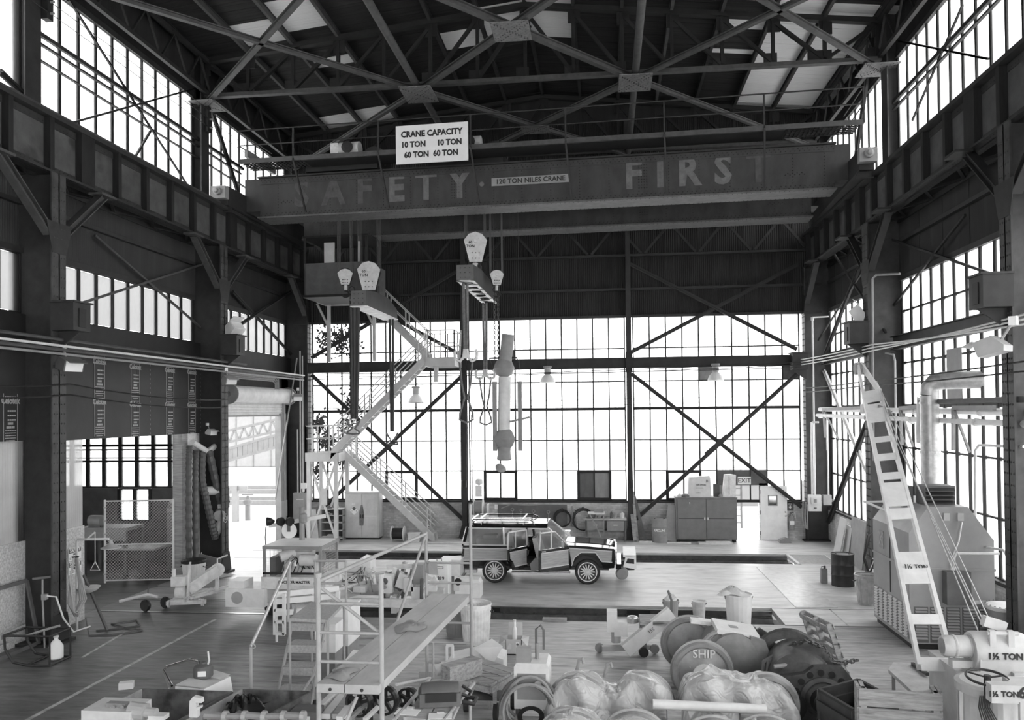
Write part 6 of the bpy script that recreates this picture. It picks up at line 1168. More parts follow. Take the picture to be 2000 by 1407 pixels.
# hose hank on the near column
t = T('hose_hank', 'long hank of pale hose looped on the nearest left column', 'hose', (FL + .06, 17.25, .4))
for k in range(8): a = .04 * k; MB().tube([(.02 + .01 * k, .05 - .02 * k, 1.45), (.05 + .012 * k, -.13 - .02 * k, 1.0), (.04 + .014 * k, -.2 + .01 * k, .45 - .03 * k), (.05 + .012 * k, .0, .12 + .05 * (k % 3)), (.05 + .01 * k, .18 + .02 * k, .45), (.04 + .01 * k, .14, 1.0), (.02 + .01 * k, .06, 1.45)], .018, 5).build('turn', 'grey_paint' if k % 2 else 'mid_grey', t)
MB().cyl((-.02, .05, 1.45), (.12, .05, 1.47), .02, 6).build('peg', 'steel_dark', t)
o = MB().tube([(-12.0, 17.9, .02), (-11.6, 18.1, .02), (-11.2, 18.4, .02), (-11.6, 18.9, .02), (-12.0, 18.5, .02), (-11.5, 18.2, .03), (-10.9, 18.0, .02), (-11.4, 17.6, .02), (-11.9, 17.5, .02), (-12.05, 17.6, .4)], .018, 5).build('floor_hose', 'dark_grey'); tag(o, 'dark hose lying in loops on the floor by the eyewash', 'hose')
o = MB().bar((-12.55, 18.25, 1.25), (-11.75, 17.95, .02), .05, .05).build('leaning_bar', 'dark_grey'); tag(o, 'dark bar leaning past the eyewash bowl', 'bar')
# tow dolly by the eyewash
t = T('wheel_dolly', 'small two wheeled dolly with a pale shaft on the floor behind the eyewash', 'dolly', (-12.1, 19.9, 0)); MB().tube([(-.4, -.3, .3), (.2, .0, .42), (.45, .05, .35)], .04, 6).build('shaft', 'light_grey', t)
for y in (-.1, .25): MB().lathe([(.14, -.05), (.16, 0), (.14, .05)], (.3 + y, y, .16), (.3, 1, 0), 14).build('wheel', 'black', t)
MB().tube([(.2, 0, .4), (.22, 0, .6), (.45, .05, .62)], .02, 5).build('handle', 'dark_grey', t)
# board frame and tube stand in the left corner
t = T('board_frame', 'dark metal frame leaning against the particle board at the left edge', 'frame', (-12.85, 15.9, 0))
for a, b_ in (((.35, -.75, .0), (.05, -.75, 1.45)), ((.35, .75, .0), (.05, .75, 1.45)), ((.05, -.75, 1.45), (.05, .75, 1.45)), ((.33, -.75, .08), (.33, .75, .08))): MB().bar(a, b_, .04, .08, (0, 1, 0) if a[1] == b_[1] else (0, 0, 1)).build('member', 'dark_grey', t)
t = T('tube_stand', 'low black tubular stand on the floor at the left edge', 'stand', (-11.75, 15.6, 0))
for s in (-.32, .32): MB().tube([(-.5, s, .62), (-.48, s, .35), (-.3, s, .08), (0, s, .03), (.5, s, .03), (.5, s, .62), (-.5, s, .62)], .025, 6).build('side_frame', 'black', t)
for x, z in ((.5, .62), (-.5, .62), (.5, .03), (0, .03)): MB().cyl((x, -.32, z), (x, .32, z), .022, 6).build('cross_tube', 'black', t)
MB().bar((-.55, -.35, .6), (-.55, .35, .62), .02, .12).build('board', 'mid_grey', t); MB().tube([(-.7, -.3, .4), (-.4, -.25, .5), (.3, -.2, .72), (.6, -.15, .8)], .025, 6).build('loose_tube', 'mid_grey', t)
t = T('plastic_jug', 'white jug inside the black tubular stand', 'jug', (-11.45, 15.75, .03)); MB().lathe([(.11, 0), (.14, .03), (.14, .26), (.08, .36), (.04, .4), (.04, .44)], n=14).build('bottle', 'paper', t, smooth=True); MB().cyl((0, 0, .44), (0, 0, .48), .05, 10).build('cap', 'light_grey', t)
t = T('valve_stand', 'thin valve stand pipe behind the black tubular stand', 'valve', (-12.3, 16.55, 0)); MB().tube([(0, 0, 0), (-.05, 0, 1.1), (-.05, 0, 1.5)], .02, 6).build('pipe', 'mid_grey', t); MB().bar((-.25, -.05, 1.52), (.1, .05, 1.55), .03, .05).build('handle', 'dark_grey', t); MB().cb((0, 0, 1.12), (.1, .1, .12)).build('valve', 'mid_grey', t); MB().tube([(.02, 0, 1.14), (.2, .1, 1.1), (.3, .2, .6), (.4, .4, .25), (.6, .7, .3)], .02, 5).build('hose', 'light_grey', t)
# suction hoses at the far jamb
t = T('suction_hoses', 'black corrugated suction hoses hung on a pale manifold by the roll up door column', 'hose', (-12.85, 24.2, 3.6))
mat('hose_grey', .1, .45, 0, .2)
def chose(pts, r, m_='hose_grey'):
    P = [V(p) for p in pts]; n = 40; out = []
    for i in range(n + 1):
        u = i / n * (len(P) - 1); k = min(int(u), len(P) - 2); f = u - k; p0 = P[max(k - 1, 0)]; p1 = P[k]; p2 = P[k + 1]; p3 = P[min(k + 2, len(P) - 1)]
        out.append(.5 * ((2 * p1) + (p2 - p0) * f + (2 * p0 - 5 * p1 + 4 * p2 - p3) * f * f + (3 * p1 - p0 - 3 * p2 + p3) * f ** 3))
    mb = MB(); mb.tube(out, r, 9); n9 = 9
    for i in range(len(out)):
        if i % 2: 
            for k in range(n9): v = V(mb.v[i * n9 + k]); mb.v[i * n9 + k] = tuple(out[i] + (v - out[i]) * 1.22)
    mb.build('hose', m_, t)
chose([(.2, -.75, .55), (.2, -.8, 0), (.2, -.82, -1.6), (.2, -.8, -3.4)], .08); chose([(.2, -.35, .4), (.2, -.4, -.2), (.2, -.42, -1.7), (.2, -.4, -3.5)], .08)
chose([(.25, -.05, .3), (.28, -.15, -.5), (.32, .05, -1.2), (.35, .35, -2.0), (.4, .5, -2.5)], .1); chose([(.3, .25, .35), (.4, .45, -.5), (.45, .75, -1.4), (.45, 1.05, -1.55), (.4, 1.15, -1.0), (.35, .95, -.1), (.3, .75, .45)], .11)
MB().cyl((.2, -.6, .65), (.25, .3, .3), .09, 12).cyl((.25, .25, .3), (.3, .75, .5), .09, 12).build('manifold', 'light_grey', t)
t = T('elbow_duct', 'pale elbow duct hanging beside the suction hoses', 'duct', (-12.45, 24.9, 1.4)); MB().tube([(-.3, -.35, 1.25), (0, -.1, 1.25), (.05, .05, 1.05), (.05, .08, .3), (.0, .0, .0), (-.1, -.1, -.2)], .15, 12).build('pipe', 'light_grey', t, smooth=True); MB().cyl((.05, 0, .55), (.15, -.25, .45), .14, 12, .19).build('cone', 'grey_paint', t)
mat('chalk', .6)
o = MB().tube(arc((0, 0, 0), .14, 0, 2 * pi, 16, (0, 1, 0)), .01, 4).tube(arc((0, 0, 0), .06, 0, 2 * pi, 12, (0, 1, 0)), .01, 4).build('chalk_ring', 'chalk'); o.location = (FL + .005, 24.85, 1.75); tag(o, 'white painted ring mark on the column by the roll up door', 'mark')
t = T('steel_plate_scrap', 'bent scrap sheets leaning at the foot of the roll up door column', 'sheet', (-12.4, 24.2, 0)); MB().cb((0, 0, .35), (.7, .02, .75), Matrix.Rotation(.5, 3, 'X') @ Matrix.Rotation(.3, 3, 'Y')).build('sheet', 'mid_grey', t); MB().add([(-.4, -.35, .02), (.5, -.25, .02), (.75, .25, .02), (-.2, .2, .12), (-.35, .15, .75)], [(0, 1, 2, 3), (0, 3, 4)]).build('sheet', 'cardboard', t)
# chain link gate
gt = T('chain_link_gate', 'chain link gate swung open into the side room', 'gate', (-13.05, 23.2, 0), .18); L_ = 2.0; hg = 2.55
for x in (0, -L_): MB().cyl((x, 0, .05), (x, 0, hg), .035, 8).build('upright', 'light_grey', gt)
for z in (.12, 1.2, hg - .04): MB().cyl((0, 0, z), (-L_, 0, z), .022, 7).build('cross_rail', 'light_grey', gt)
b = MB(); s_ = .09; n = int((L_ + hg) / s_)
for k in range(-int(hg / s_), int(L_ / s_) + 1):
    for d_ in (1, -1):
        x0 = k * s_; z0 = .12; a, c_ = x0, z0; e = x0 + (hg - .16)
        lo, hi = max(0, x0), min(L_, e)
        if hi <= lo: continue
        za, zb_ = z0 + (lo - x0), z0 + (hi - x0)
        b.cyl((-lo if d_ > 0 else -(L_ - lo), 0, za), (-hi if d_ > 0 else -(L_ - hi), 0, zb_), .004, 3, cap=False)
b.build('wire_mesh', 'light_grey', gt, kind='stuff')
for k in range(6): MB().cyl((-L_, 0, .3 + k * .4), (-L_, 0, .34 + k * .4), .05, 8).build('clamp', 'grey_paint', gt)
# in the side room
t = T('steel_bench', 'dark steel bench with rollers behind the chain link gate', 'bench', (-15.6, 24.4, 0)); MB().box(-1.0, .6, -.5, .5, 1.45, 1.55).build('top', 'mid_grey', t); MB().box(-1.0, .6, -.52, -.5, 1.15, 1.45).build('apron', 'mid_grey', t)
for x in (-.95, .45): 
    for y in (-.45, .4): MB().box(x, x + .12, y, y + .1, 0, 1.45).build('leg', 'dark_grey', t)
t = T('bench_motor', 'round motor on the dark steel bench', 'motor', (-16.2, 24.2, 1.55)); MB().lathe([(.1, -.25), (.18, -.2), (.18, .2), (.1, .25)], (0, 0, .18), (1, 0, 0), 14).build('body', 'mid_grey', t, smooth=True); MB().box(-.2, .2, -.12, .12, 0, .04).build('foot', 'dark_grey', t)
t = T('round_tank', 'upright dark tank in the side room behind the gate', 'tank', (-13.9, 25.2, 0)); MB().lathe([(.4, 0), (.42, .05), (.42, 2.1), (.36, 2.25), (.1, 2.32)], n=20).build('shell', 'mid_grey', t, smooth=True); MB().lathe([(.44, 0), (.44, .08)], (0, 0, 1.95), n=20).build('band', 'grey_paint', t)
t = T('pedestal_table', 'low pedestal table with a plate top behind the chain link gate', 'table', (-14.5, 24.1, 0)); MB().box(-.75, .6, -.5, .5, .9, .96).build('top', 'grey_paint', t); MB().cyl((0, 0, 0), (0, 0, .9), .14, 12, .1).build('pedestal', 'dark_grey', t); MB().lathe([(.35, 0), (.3, .06), (.14, .1)], n=16).build('base', 'dark_grey', t)
trash(-12.15, 22.75, .75, .27, .33, 'light_grey', 'pale plastic trash can with a black liner beside the gate')
o = MB().lathe([(.36, .0), (.37, .06), (.34, .09), (.3, .03), (.28, -.2), (.01, -.25)], n=18).build('bin_liner', 'black'); o.location = (-12.15, 22.75, .72); tag(o, 'black liner in the trash can beside the gate', 'bin liner')
# rail drill cart on the left floor
def railcart(t, m_, arm):
    for y in (-.75, .75): MB().cyl((-.35, y, .14), (-.3, y, .14), .1, 12).cyl((.5, y, .14), (.55, y, .14), .1, 12).build('wheel', m_, t)
    MB().box(-.4, .6, -.75, -.65, .1, .2).box(-.4, .6, .65, .75, .1, .2).build('side_rail', m_, t)
    MB().bar((-.3, -.7, .18), (.45, .7, .18), .12, .08).bar((.45, -.7, .18), (-.3, .7, .18), .1, .08).build('cross_member', m_, t); MB().box(-.25, .15, -.9, -.5, .2, .26).build('deck', m_, t)
    MB().box(-.25, .1, -.85, -.55, .6, .85).build('fuel_tank', m_, t); MB().lathe([(.14, -.12), (.17, -.1), (.17, .1), (.14, .12)], (-.05, -.7, .42), (1, 0, 0), 14).build('engine', m_, t, smooth=True); MB().cyl((-.2, -.75, .85), (-.2, -.75, 1.05), .05, 8).build('muffler', m_, t)
    MB().prism([(-.12, 0), (.12, 0), (.12, 1.05), (-.12, 1.05)], (0, 0, 0), (0, 1, 0), (0, 0, 1), (.1, 0, 0)) ; MB().bar((.1, -.55, .45), arm, .16, .3, (0, 0, 1)).build('belt_guard', m_, t); MB().lathe([(.18, -.07), (.18, .07)], arm, (0, 1, 0), 16).build('pulley_guard', m_, t)
    MB().tube([(.15, -.8, .3), (.2, -.8, 1.15), (.2, -.68, 1.2), (.15, -.68, .3)], .025, 6).build('handle', m_, t); MB().bar((.2, -.7, .25), (1.3, .2, .35), .06, .06).bar((.2, -.5, .25), (1.1, .4, .35), .06, .06).build('frame_bar', m_, t)
    MB().tube([V(arm) + V((0, 0, .1)), V(arm) + V((0, 0, .3)), V(arm) + V((.25, .1, .38))], .025, 6).build('lever', m_, t); MB().bar(V(arm), V((arm[0] - .02, arm[1], .25)), .08, .1, (0, 1, 0)).build('spindle', m_, t)
t = T('rail_drill_cart', 'white rail drill cart standing on the dark floor near the gate', 'rail drill', (-11.3, 20.9, 0), .25); railcart(t, 'dirty_white', (.75, -.05, .85))
# anchor machine on the track
am = T('anchor_machine', 'pale ANCHOR MASTER track machine with a caged engine under a canopy', 'track machine', (-8.35, 20.55, 0)); am['_o'] = (-8.35, 20.55, 0)
cz = 1.82; A0, A1 = at(518, 1066, Z=cz), at(627, 1069, Z=cz); B0, B1 = at(553, 1050, Z=cz), at(656, 1053, Z=cz); x0, x1 = (A0.x + B0.x) / 2, (A1.x + B1.x) / 2; y0, y1 = (A0.y + A1.y) / 2, (B0.y + B1.y) / 2
MB().box(x0, x1, y0, y1, cz - .03, cz).build('canopy', 'white_paint', am, True); MB().box(x0, x1, y0 - .02, y0, cz - .08, cz).box(x1, x1 + .02, y0, y1, cz - .08, cz).build('canopy_edge', 'mid_grey', am, True)
for xx in (x0 + .03, x1 - .03):
    for yy in (y0 + .03, y1 - .03): MB().box(xx - .03, xx + .03, yy - .03, yy + .03, 1.05, cz).build('canopy_post', 'mid_grey', am, True)
MB().box(x0, x1, y0, y0 + .03, 1.12, 1.17).build('guard_rail', 'black', am, True); me_ = MB(); k = 0
for i in range(14): me_.bar((x0 + .05, y0 + .1 + i * .08, 1.1), (x0 + .05, y0 + .14 + i * .08, 1.75), .005, .005)
for i in range(14): me_.bar((x1 - .03, y0 + .1 + i * .08, 1.1), (x1 - .03, y0 + .14 + i * .08, 1.75), .008, .008)
for i in range(10): me_.bar((x1 - .03, y0 + .05, 1.12 + i * .065), (x1 - .03, y1 - .05, 1.12 + i * .065), .008, .008)
me_.build('cage_mesh', 'mid_grey', am, True, kind='stuff')
cx_ = (x0 + x1) / 2; cy_ = (y0 + y1) / 2
MB().box(cx_ - .35, cx_ + .35, cy_ - .25, cy_ + .3, 1.0, 1.45).box(cx_ - .25, cx_ + .3, cy_ - .2, cy_ + .2, 1.45, 1.6).build('engine', 'light_grey', am, True); MB().cyl((x0 + .35, y0 + .25, 1.5), (x0 + .65, y0 + .45, 1.6), .13, 14).build('air_filter', 'light_grey', am, True, smooth=True); MB().cyl((cx_ + .1, cy_ - .3, 1.42), (cx_ + .5, cy_ - .3, 1.42), .15, 14).build('muffler', 'light_grey', am, True, smooth=True); MB().box(x0 + .1, x0 + .25, y0 + .2, y1 - .2, 1.05, 1.5).build('radiator', 'dark_grey', am, True); MB().cyl((cx_ - .02, cy_ - .35, 1.28), (cx_ - .02, cy_ - .35, 1.42), .05, 10).build('oil_filter', 'paper', am, True); MB().lathe([(.2, -.03), (.2, .03)], (x1 - .2, cy_, 1.4), (1, 0, 0), 14).build('fan', 'mid_grey', am, True)
for i in range(6): MB().tube([(cx_ - .4 + .1 * i, cy_ - .3, 1.1), (cx_ - .3 + .12 * i, cy_ - .4, 1.3 + .04 * i), (cx_ - .1 + .1 * i, cy_ - .36, 1.55 - .05 * i), (cx_ + .15 + .06 * i, cy_ - .3, 1.2)], .015, 5).build('hose', 'black' if i % 2 else 'mid_grey', am, True)
MB().box(x0 - .05, x1 + .1, y0 + .02, y1, .75, 1.05).build('deck_beam', 'dirty_white', am, True); np_ = MB().box(cx_ - .35, cx_ + .45, y0, y0 + .02, .86, 1.0).build('name_plate', 'paper', am, True); text('lettering', 'ANCHOR MASTER', .1, 'sign_ink', face((cx_ + .05 + 8.35, y0 - .005 - 20.55, .93), (1, 0, 0), (0, 0, 1)), np_, bold=.002)
fb = at(484, 1165, Z=.3); MB().box(fb.x, fb.x + 1.0, y0 - .1, y0 + .75, .32, .78).build('front_box', 'white_paint', am, True); MB().box(fb.x + .05, fb.x + .45, y0 - .05, y0 + .5, .78, .95).build('tool_tray', 'white_paint', am, True)
MB().lathe([(.15, 0), (.15, .004)], (fb.x + .3, y0 - .1, .55), (0, -1, 0), 18).build('badge', 'grey_paint', am, True); MB().box(fb.x + .6, x1 + .1, y0 + .1, y1 - .1, .4, .75).build('chassis', 'grey_paint', am, True)
for xx in (fb.x + 1.0, x1 - .2):
    for yy in (19.81, 21.14): MB().lathe([(.26, -.06), (.26, -.03), (.22, -.02), (.21, .07), (.05, .07)], (xx, yy, .2), (0, 1, 0), 18).build('rail_wheel', 'black', am, True)
mp = at(590, 1055, Z=cz); MB().cyl((mp.x, mp.y, cz), (mp.x, mp.y, cz + .85), .07, 10).build('mast', 'mid_grey', am, True); q0, q1 = at(525, 1028, Y=mp.y), at(636, 1008, Y=mp.y + .3); MB().bar(q0, q1, .08, .1).build('arm', 'light_grey', am, True)
for i, px in enumerate((529, 545, 563)): p = at(px, 1019, Y=mp.y); MB().lathe([(.03, -.1), (.1, .0), (.12, .1), (.11, .11)], p, (1 if i else -1, -.6, 0), 12).build('work_lamp', 'black', am, True); MB().lathe([(.105, .1), (.02, .105)], p, (1 if i else -1, -.6, 0), 12).build('lens', 'paper', am, True)
p = at(565, 1037, Y=mp.y); MB().lathe([(.2, -.02), (.2, .02)], p, (0, 1, 0), 18).build('target_disc', 'paper', am, True); MB().box(p.x - .04, p.x + .04, p.y - .04, p.y - .02, p.z - .02, p.z + .22).build('disc_strap', 'dark_grey', am, True); p = at(592, 1012, Y=mp.y); MB().lathe([(.05, -.15), (.1, -.1), (.1, .1), (.05, .14)], p, (0, 0, 1), 12).build('beacon', 'mid_grey', am, True); MB().tube([at(519, 1030, Y=mp.y), at(518, 1050, Y=mp.y), at(519, 1070, Y=mp.y), at(515, 1092, Y=mp.y)], .015, 5).build('tether', 'dark_grey', am, True)
# workhead frame over the pit
wf = T('track_workhead', 'cluttered pale track machine frame spanning the near pit', 'track machine', (-5.8, 20.5, 0)); wf['_o'] = (-5.8, 20.5, 0)
for yy in (19.85, 21.15): MB().bar((-7.7, yy, .32), (-4.3, yy, .32), .14, .2).build('side_frame', 'dirty_white', wf, True)
MB().bar((-7.9, 19.6, .2), (-6.3, 20.9, .5), .2, .25).bar((-7.6, 19.6, .45), (-6.2, 20.9, .65), .1, .08).build('push_bar', 'dirty_white', wf, True); MB().box(-6.3, -4.4, 20.6, 20.75, .45, .6).build('cross_beam', 'dirty_white', wf, True)
rr = random.Random(5)
cp = at(707, 1105, Y=21.6); MB().prism([(-.35, 0), (.3, 0), (.3, .45), (.05, .5), (-.35, .2)], (cp.x, 21.4, cp.z - .25), (1, 0, 0), (0, 0, 1), (0, .5, 0)).build('console', 'white_paint', wf, True); MB().box(cp.x - .05, cp.x + .05, 21.4, 21.5, .3, cp.z - .2).build('console_post', 'dirty_white', wf, True)
for i in range(10): a = rr.uniform(-.3, .4); MB().tube([(cp.x + .2 * rr.random(), 21.38, cp.z), (cp.x + a, 21.2, cp.z - .3), (cp.x + a * 1.3, 20.9, .6), (cp.x + a * .8 - .3, 20.6, .5 + .2 * rr.random())], .016, 5).build('hose', 'light_grey' if i % 2 else 'dark_grey', wf, True)
for i in range(14): x = rr.uniform(-7.6, -6.3); y = rr.uniform(20.1, 21.1); MB().tube([(x, y, .4), (x + rr.uniform(-.3, .3), y - .1, .7 + rr.random() * .4), (x + rr.uniform(0, .5), y + .1, .8), (x + rr.uniform(.1, .7), y, .45)], rr.choice((.015, .022)), 5).build('hose', rr.choice(('light_grey', 'mid_grey', 'dark_grey')), wf, True)
for i in range(22):
    x = rr.uniform(-6.1, -4.5); y = rr.uniform(20.1, 21.2); z = rr.uniform(.35, .6); s_ = rr.uniform(.08, .22); m_ = rr.choice(('dirty_white', 'light_grey', 'mid_grey', 'light_grey', 'dark_grey'))
    if i % 2: MB().cb((x, y, z + s_), (s_ * rr.uniform(.8, 1.6), s_, s_ * 2), Matrix.Rotation(rr.uniform(-.5, .5), 3, 'Y')).build('valve_block', m_, wf, True)
    else: MB().cyl((x, y, z), (x + rr.uniform(-.25, .25), y + rr.uniform(-.1, .1), z + s_ * 3.2), s_ * .3, 8).build('cylinder', m_, wf, True)
for px, py, w_, h, m_ in ((705, 1150, .32, .14, 'dirty_white'), (818, 1160, .32, .4, 'white_paint'), (800, 1140, .25, .35, 'light_grey'), (757, 1140, .3, .45, 'white_paint'), (772, 1180, .14, .42, 'white_paint'), (818, 1120, .28, .5, 'mid_grey')): p = at(px, py, Y=20.4); MB().cb(p, (w_, .3, h)).build('cover_box', m_, wf, True)
MB().lathe([(.3, -.04), (.32, 0), (.3, .04), (.22, .04), (.22, -.04)], at(768, 1165, Y=20.5), (0, 1, 0), 18, True).build('hand_wheel', 'dark_grey', wf, True); MB().bar(at(756, 1108, Y=21), at(815, 1105, Y=21), .1, .12).build('top_beam', 'dirty_white', wf, True); MB().bar(at(772, 1110, Y=20.6), at(755, 1175, Y=20.6), .08, .1).build('strut', 'dirty_white', wf, True)
p = at(752, 1135, Y=20.3); MB().lathe([(.09, 0), (.09, .08)], p, (0, -1, 0), 14).build('gauge', 'dark_grey', wf, True)
# MW 319 box
t = T('equipment_box', 'tall white equipment box stencilled MW 319', 'equipment box', at(866, 1160, Z=.0) + V((0, -.6, 0))); MB().box(-.3, .3, -.25, .25, .12, 1.0).build('body', 'white_paint', t); MB().box(-.31, .31, -.26, .26, 1.0, 1.03).build('lid', 'white_paint', t); text('lettering', 'MW 319', .13, 'sign_ink', face((-.03, -.254, .6), (1, 0, 0), (0, 0, 1)), t, bold=.003); MB().box(-.2, .18, -.256, -.25, .86, .93).build('label', 'dark_grey', t); MB().box(-.18, .16, -.259, -.256, .875, .915).build('label_face', 'paper', t)
for s in (-.25, .25): MB().box(s - .04, s + .04, -.25, .25, 0, .12).build('foot', 'mid_grey', t)
MB().tube([(-.05, 0, 1.03), (-.05, 0, 1.1), (.08, 0, 1.1), (.08, 0, 1.03)], .012, 5).build('handle', 'dark_grey', t)
t = T('tow_box', 'low white box on the hitch behind the station wagon', 'box', (-4.55, 23.6, 0)); MB().box(-.3, .3, -.3, .3, .3, .75).build('body', 'white_paint', t); MB().box(-.32, .32, -.32, .32, .75, .78).build('lid', 'white_paint', t); MB().box(-.05, .05, -.05, .05, 0, .3).build('leg', 'mid_grey', t)
t = T('grinder_box', 'white case with a small grinder beside the far end of the scaffold planks', 'case', tuple(at(905, 1180, Z=0) + V((0, .9, 0)))); MB().box(-.35, .35, -.25, .25, 0, .4).build('body', 'white_paint', t); MB().prism([(-.35, .4), (.35, .4), (.3, .5), (-.3, .52)], (0, -.2, 0), (1, 0, 0), (0, 0, 1), (0, .4, 0)).build('lid', 'paper', t); MB().lathe([(.1, 0), (.1, .04)], (-.25, -.25, .45), (-.3, -1, 0), 12).build('wheel', 'black', t); MB().cb((-.3, -.2, .3), (.16, .14, .2)).build('grinder', 'light_grey', t)
# foreground: scaffold
mat('scaffold_paint', .36, .45, 0, .12, 6); mat('plank_alu', .42, .5, .0, .15, 4, (1, .4, 1), stain=(.3, .62, 2)); mat('step_grip', .4, .55, .1, .2, 30); mat('rag', .33, .9, 0, .15)
YN, YF = 9.3, 13.8
nl, nr_ = at(622, 1250, Y=YN).x, at(745, 1250, Y=YN).x; fl_, fr_ = at(833, 1150, Y=YF).x, at(920, 1150, Y=YF).x
sf = T('scaffold', 'grey tubular scaffold with two long planks in the foreground', 'scaffold', (nl, YN, 0)); sf['_o'] = (nl, YN, 0)
def Z(px, py, Y): return at(px, py, Y=Y).z
def sbar(p, q, r=.024, nm='tube'): return MB().cyl(p, q, r, 10).build(nm, 'scaffold_paint', sf, True, smooth=True)
zt = Z(622, 1128, YN); ztf = Z(833, 1040, YF); ztr = Z(920, 985, YF)
for x in (nl, nr_): sbar((x, YN, 0), (x, YN, zt), .03, 'near_post'); MB().cyl((x, YN, zt), (x, YN, zt + .05), .042, 10).build('post_cap', 'scaffold_paint', sf, True)
sbar((fl_, YF, 0), (fl_, YF, ztf), .028, 'far_post'); sbar((fr_, YF, .9), (fr_, YF, ztr), .028, 'far_post')
MB().tube([(fr_, YF, .9), (fr_ + .03, YF, .75), (fr_ + .28, YF, .5), (fr_ + .3, YF, .4), (fr_ + .3, YF, .0)], .028, 9).build('outrigger', 'scaffold_paint', sf, True, smooth=True); sbar((fr_ - .4, YF, .35), (fr_ + .28, YF, .35), .022, 'outrigger_tie')
for py in (1180, 1237, 1294): z = Z(683, py, YN); sbar((nl, YN, z), (nr_, YN, z), .02, 'near_rung')
for py in (1061, 1100, 1139, 1217, 1256, 1295): z = Z(876, py, YF); sbar((fl_, YF, z), (fr_, YF, z), .02, 'far_rung')
sbar((nl, YN, zt - .05), (fl_, YF, ztf - .03), .028, 'guard_rail'); sbar((nl + .03, YN + .03, Z(628, 1150, YN)), (nr_ - .02, YN + .03, Z(742, 1240, YN)), .02, 'cross_brace')
sbar((fl_ - .01, YF, ztf - .05), (nl + .2, YN + 1.6, 1.25), .024, 'cross_brace'); sbar((nr_ + .02, YN + .6, 1.7), at(840, 1325, Y=12.4), .02, 'cross_brace'); sbar((nr_ - .3, YN - .0, 1.75), (nr_ - .5, YN - .3, 1.2), .022, 'cross_brace')
sbar(at(846, 1256, Y=13.2), at(846, 1330, Y=13.2), .02, 'inner_post')
zp = 1.93
for i in range(2):
    w0 = [(nl + .02, nl + .345), (nl + .36, nr_ + .0)][i]; w1 = [(fl_ + .07, fl_ + .39), (fl_ + .4, fr_ - .02)][i]
    mb = MB().add([(w0[0], YN - .12, zp - .1), (w0[1], YN - .12, zp - .1), (w1[1], YF + .1, zp - .1), (w1[0], YF + .1, zp - .1), (w0[0], YN - .12, zp), (w0[1], YN - .12, zp), (w1[1], YF + .1, zp), (w1[0], YF + .1, zp)], [(0, 3, 2, 1), (4, 5, 6, 7), (0, 1, 5, 4), (1, 2, 6, 5), (2, 3, 7, 6), (3, 0, 4, 7)])
    o = mb.build('scaffold_plank', 'plank_alu'); tag(o, ['left', 'right'][i] + ' of the two long scaffold planks', 'plank', 'scaffold planks'); MB().lathe([(.02, 0), (.02, .01)], ((w0[0] + w0[1]) / 2, YN - .12, zp - .06), (0, -1, 0), 8).build('bolt', 'steel_mid', o)
sbar((nl, YN, zp - .13), (nr_, YN, zp - .13), .02, 'bearer'); sbar((fl_, YF, zp - .13), (fr_, YF, zp - .13), .02, 'bearer')
def crumple(name, c, sx, sy, h, m_, lb, cat, seed=1, n=14):
    rr_ = random.Random(seed); v_ = []; f_ = []
    ph = [(rr_.uniform(3, 9), rr_.uniform(3, 9), rr_.uniform(0, 6)) for _ in range(4)]
    for i in range(n):
        for j in range(n):
            u, w_ = i / (n - 1) - .5, j / (n - 1) - .5; d_ = max(0, 1 - (u * u + w_ * w_) * 3.2); z = sum(abs(sin(a * u * 2 + b_ * w_ * 2 + c2)) for a, b_, c2 in ph) / 4 * h * d_
            v_.append((sx * u * (1 + .25 * sin(7 * w_ + seed)), sy * w_ * (1 + .25 * cos(6 * u + seed)), z + .006))
    for i in range(n - 1):
        for j in range(n - 1): f_.append((i * n + j, (i + 1) * n + j, (i + 1) * n + j + 1, i * n + j + 1))
    o = MB().add(v_, f_).build(name, m_, smooth=True); o.location = c; return tag(o, lb, cat)
p = at(803, 1225, Z=zp); crumple('rag', p, .38, .6, .07, 'rag', 'crumpled rag on the middle of the scaffold planks', 'rag', 2); p = at(668, 1318, Z=zp); crumple('rag', p, .28, .42, .07, 'rag', 'crumpled rag at the near end of the scaffold planks', 'rag', 5)
o = MB().tube([at(834, 1098, Y=YF - .04), at(838, 1100, Y=YF - .05)], .03, 6).add([tuple(at(px, py, Y=YF + dy)) for px, py, dy in ((836, 1098, -.05), (853, 1098, -.05), (836, 1100, .04), (851, 1100, .04), (838, 1122, -.06), (856, 1124, -.05), (830, 1118, -.03))], [(0, 1, 5, 4), (0, 1, 3, 2), (0, 4, 6)]).build('rag', 'mid_grey'); tag(o, 'grey rag hung over the far scaffold rung', 'rag')
# lower deck with bag and clipboards
t = T('low_deck', 'low plywood deck beside the scaffold carrying a bag and clipboards', 'deck', (0, 0, 0)); zl = 1.12
c0, c1, c2, c3 = at(790, 1400, Z=zl), at(880, 1412, Z=zl), at(918, 1332, Z=zl), at(845, 1326, Z=zl)
for k in range(2): a = c0.lerp(c1, k * .52), c0.lerp(c1, .48 + k * .52), c3.lerp(c2, .48 + k * .52), c3.lerp(c2, k * .52); MB().add([tuple(v) for v in a] + [tuple(v - V((0, 0, .05))) for v in a], [(0, 1, 2, 3), (7, 6, 5, 4), (0, 4, 5, 1), (1, 5, 6, 2), (2, 6, 7, 3), (3, 7, 4, 0)]).build('plank', 'plywood', t)
MB().cyl(at(868, 1407, Z=zl), at(926, 1335, Z=zl), .025, 8).cyl(at(770, 1407, Z=zl), at(838, 1328, Z=zl), .025, 8).build('side_tube', 'scaffold_paint', t)
for v in (c0, c1, c2, c3): MB().cyl(v, (v.x, v.y, 0), .025, 8).build('leg', 'scaffold_paint', t)
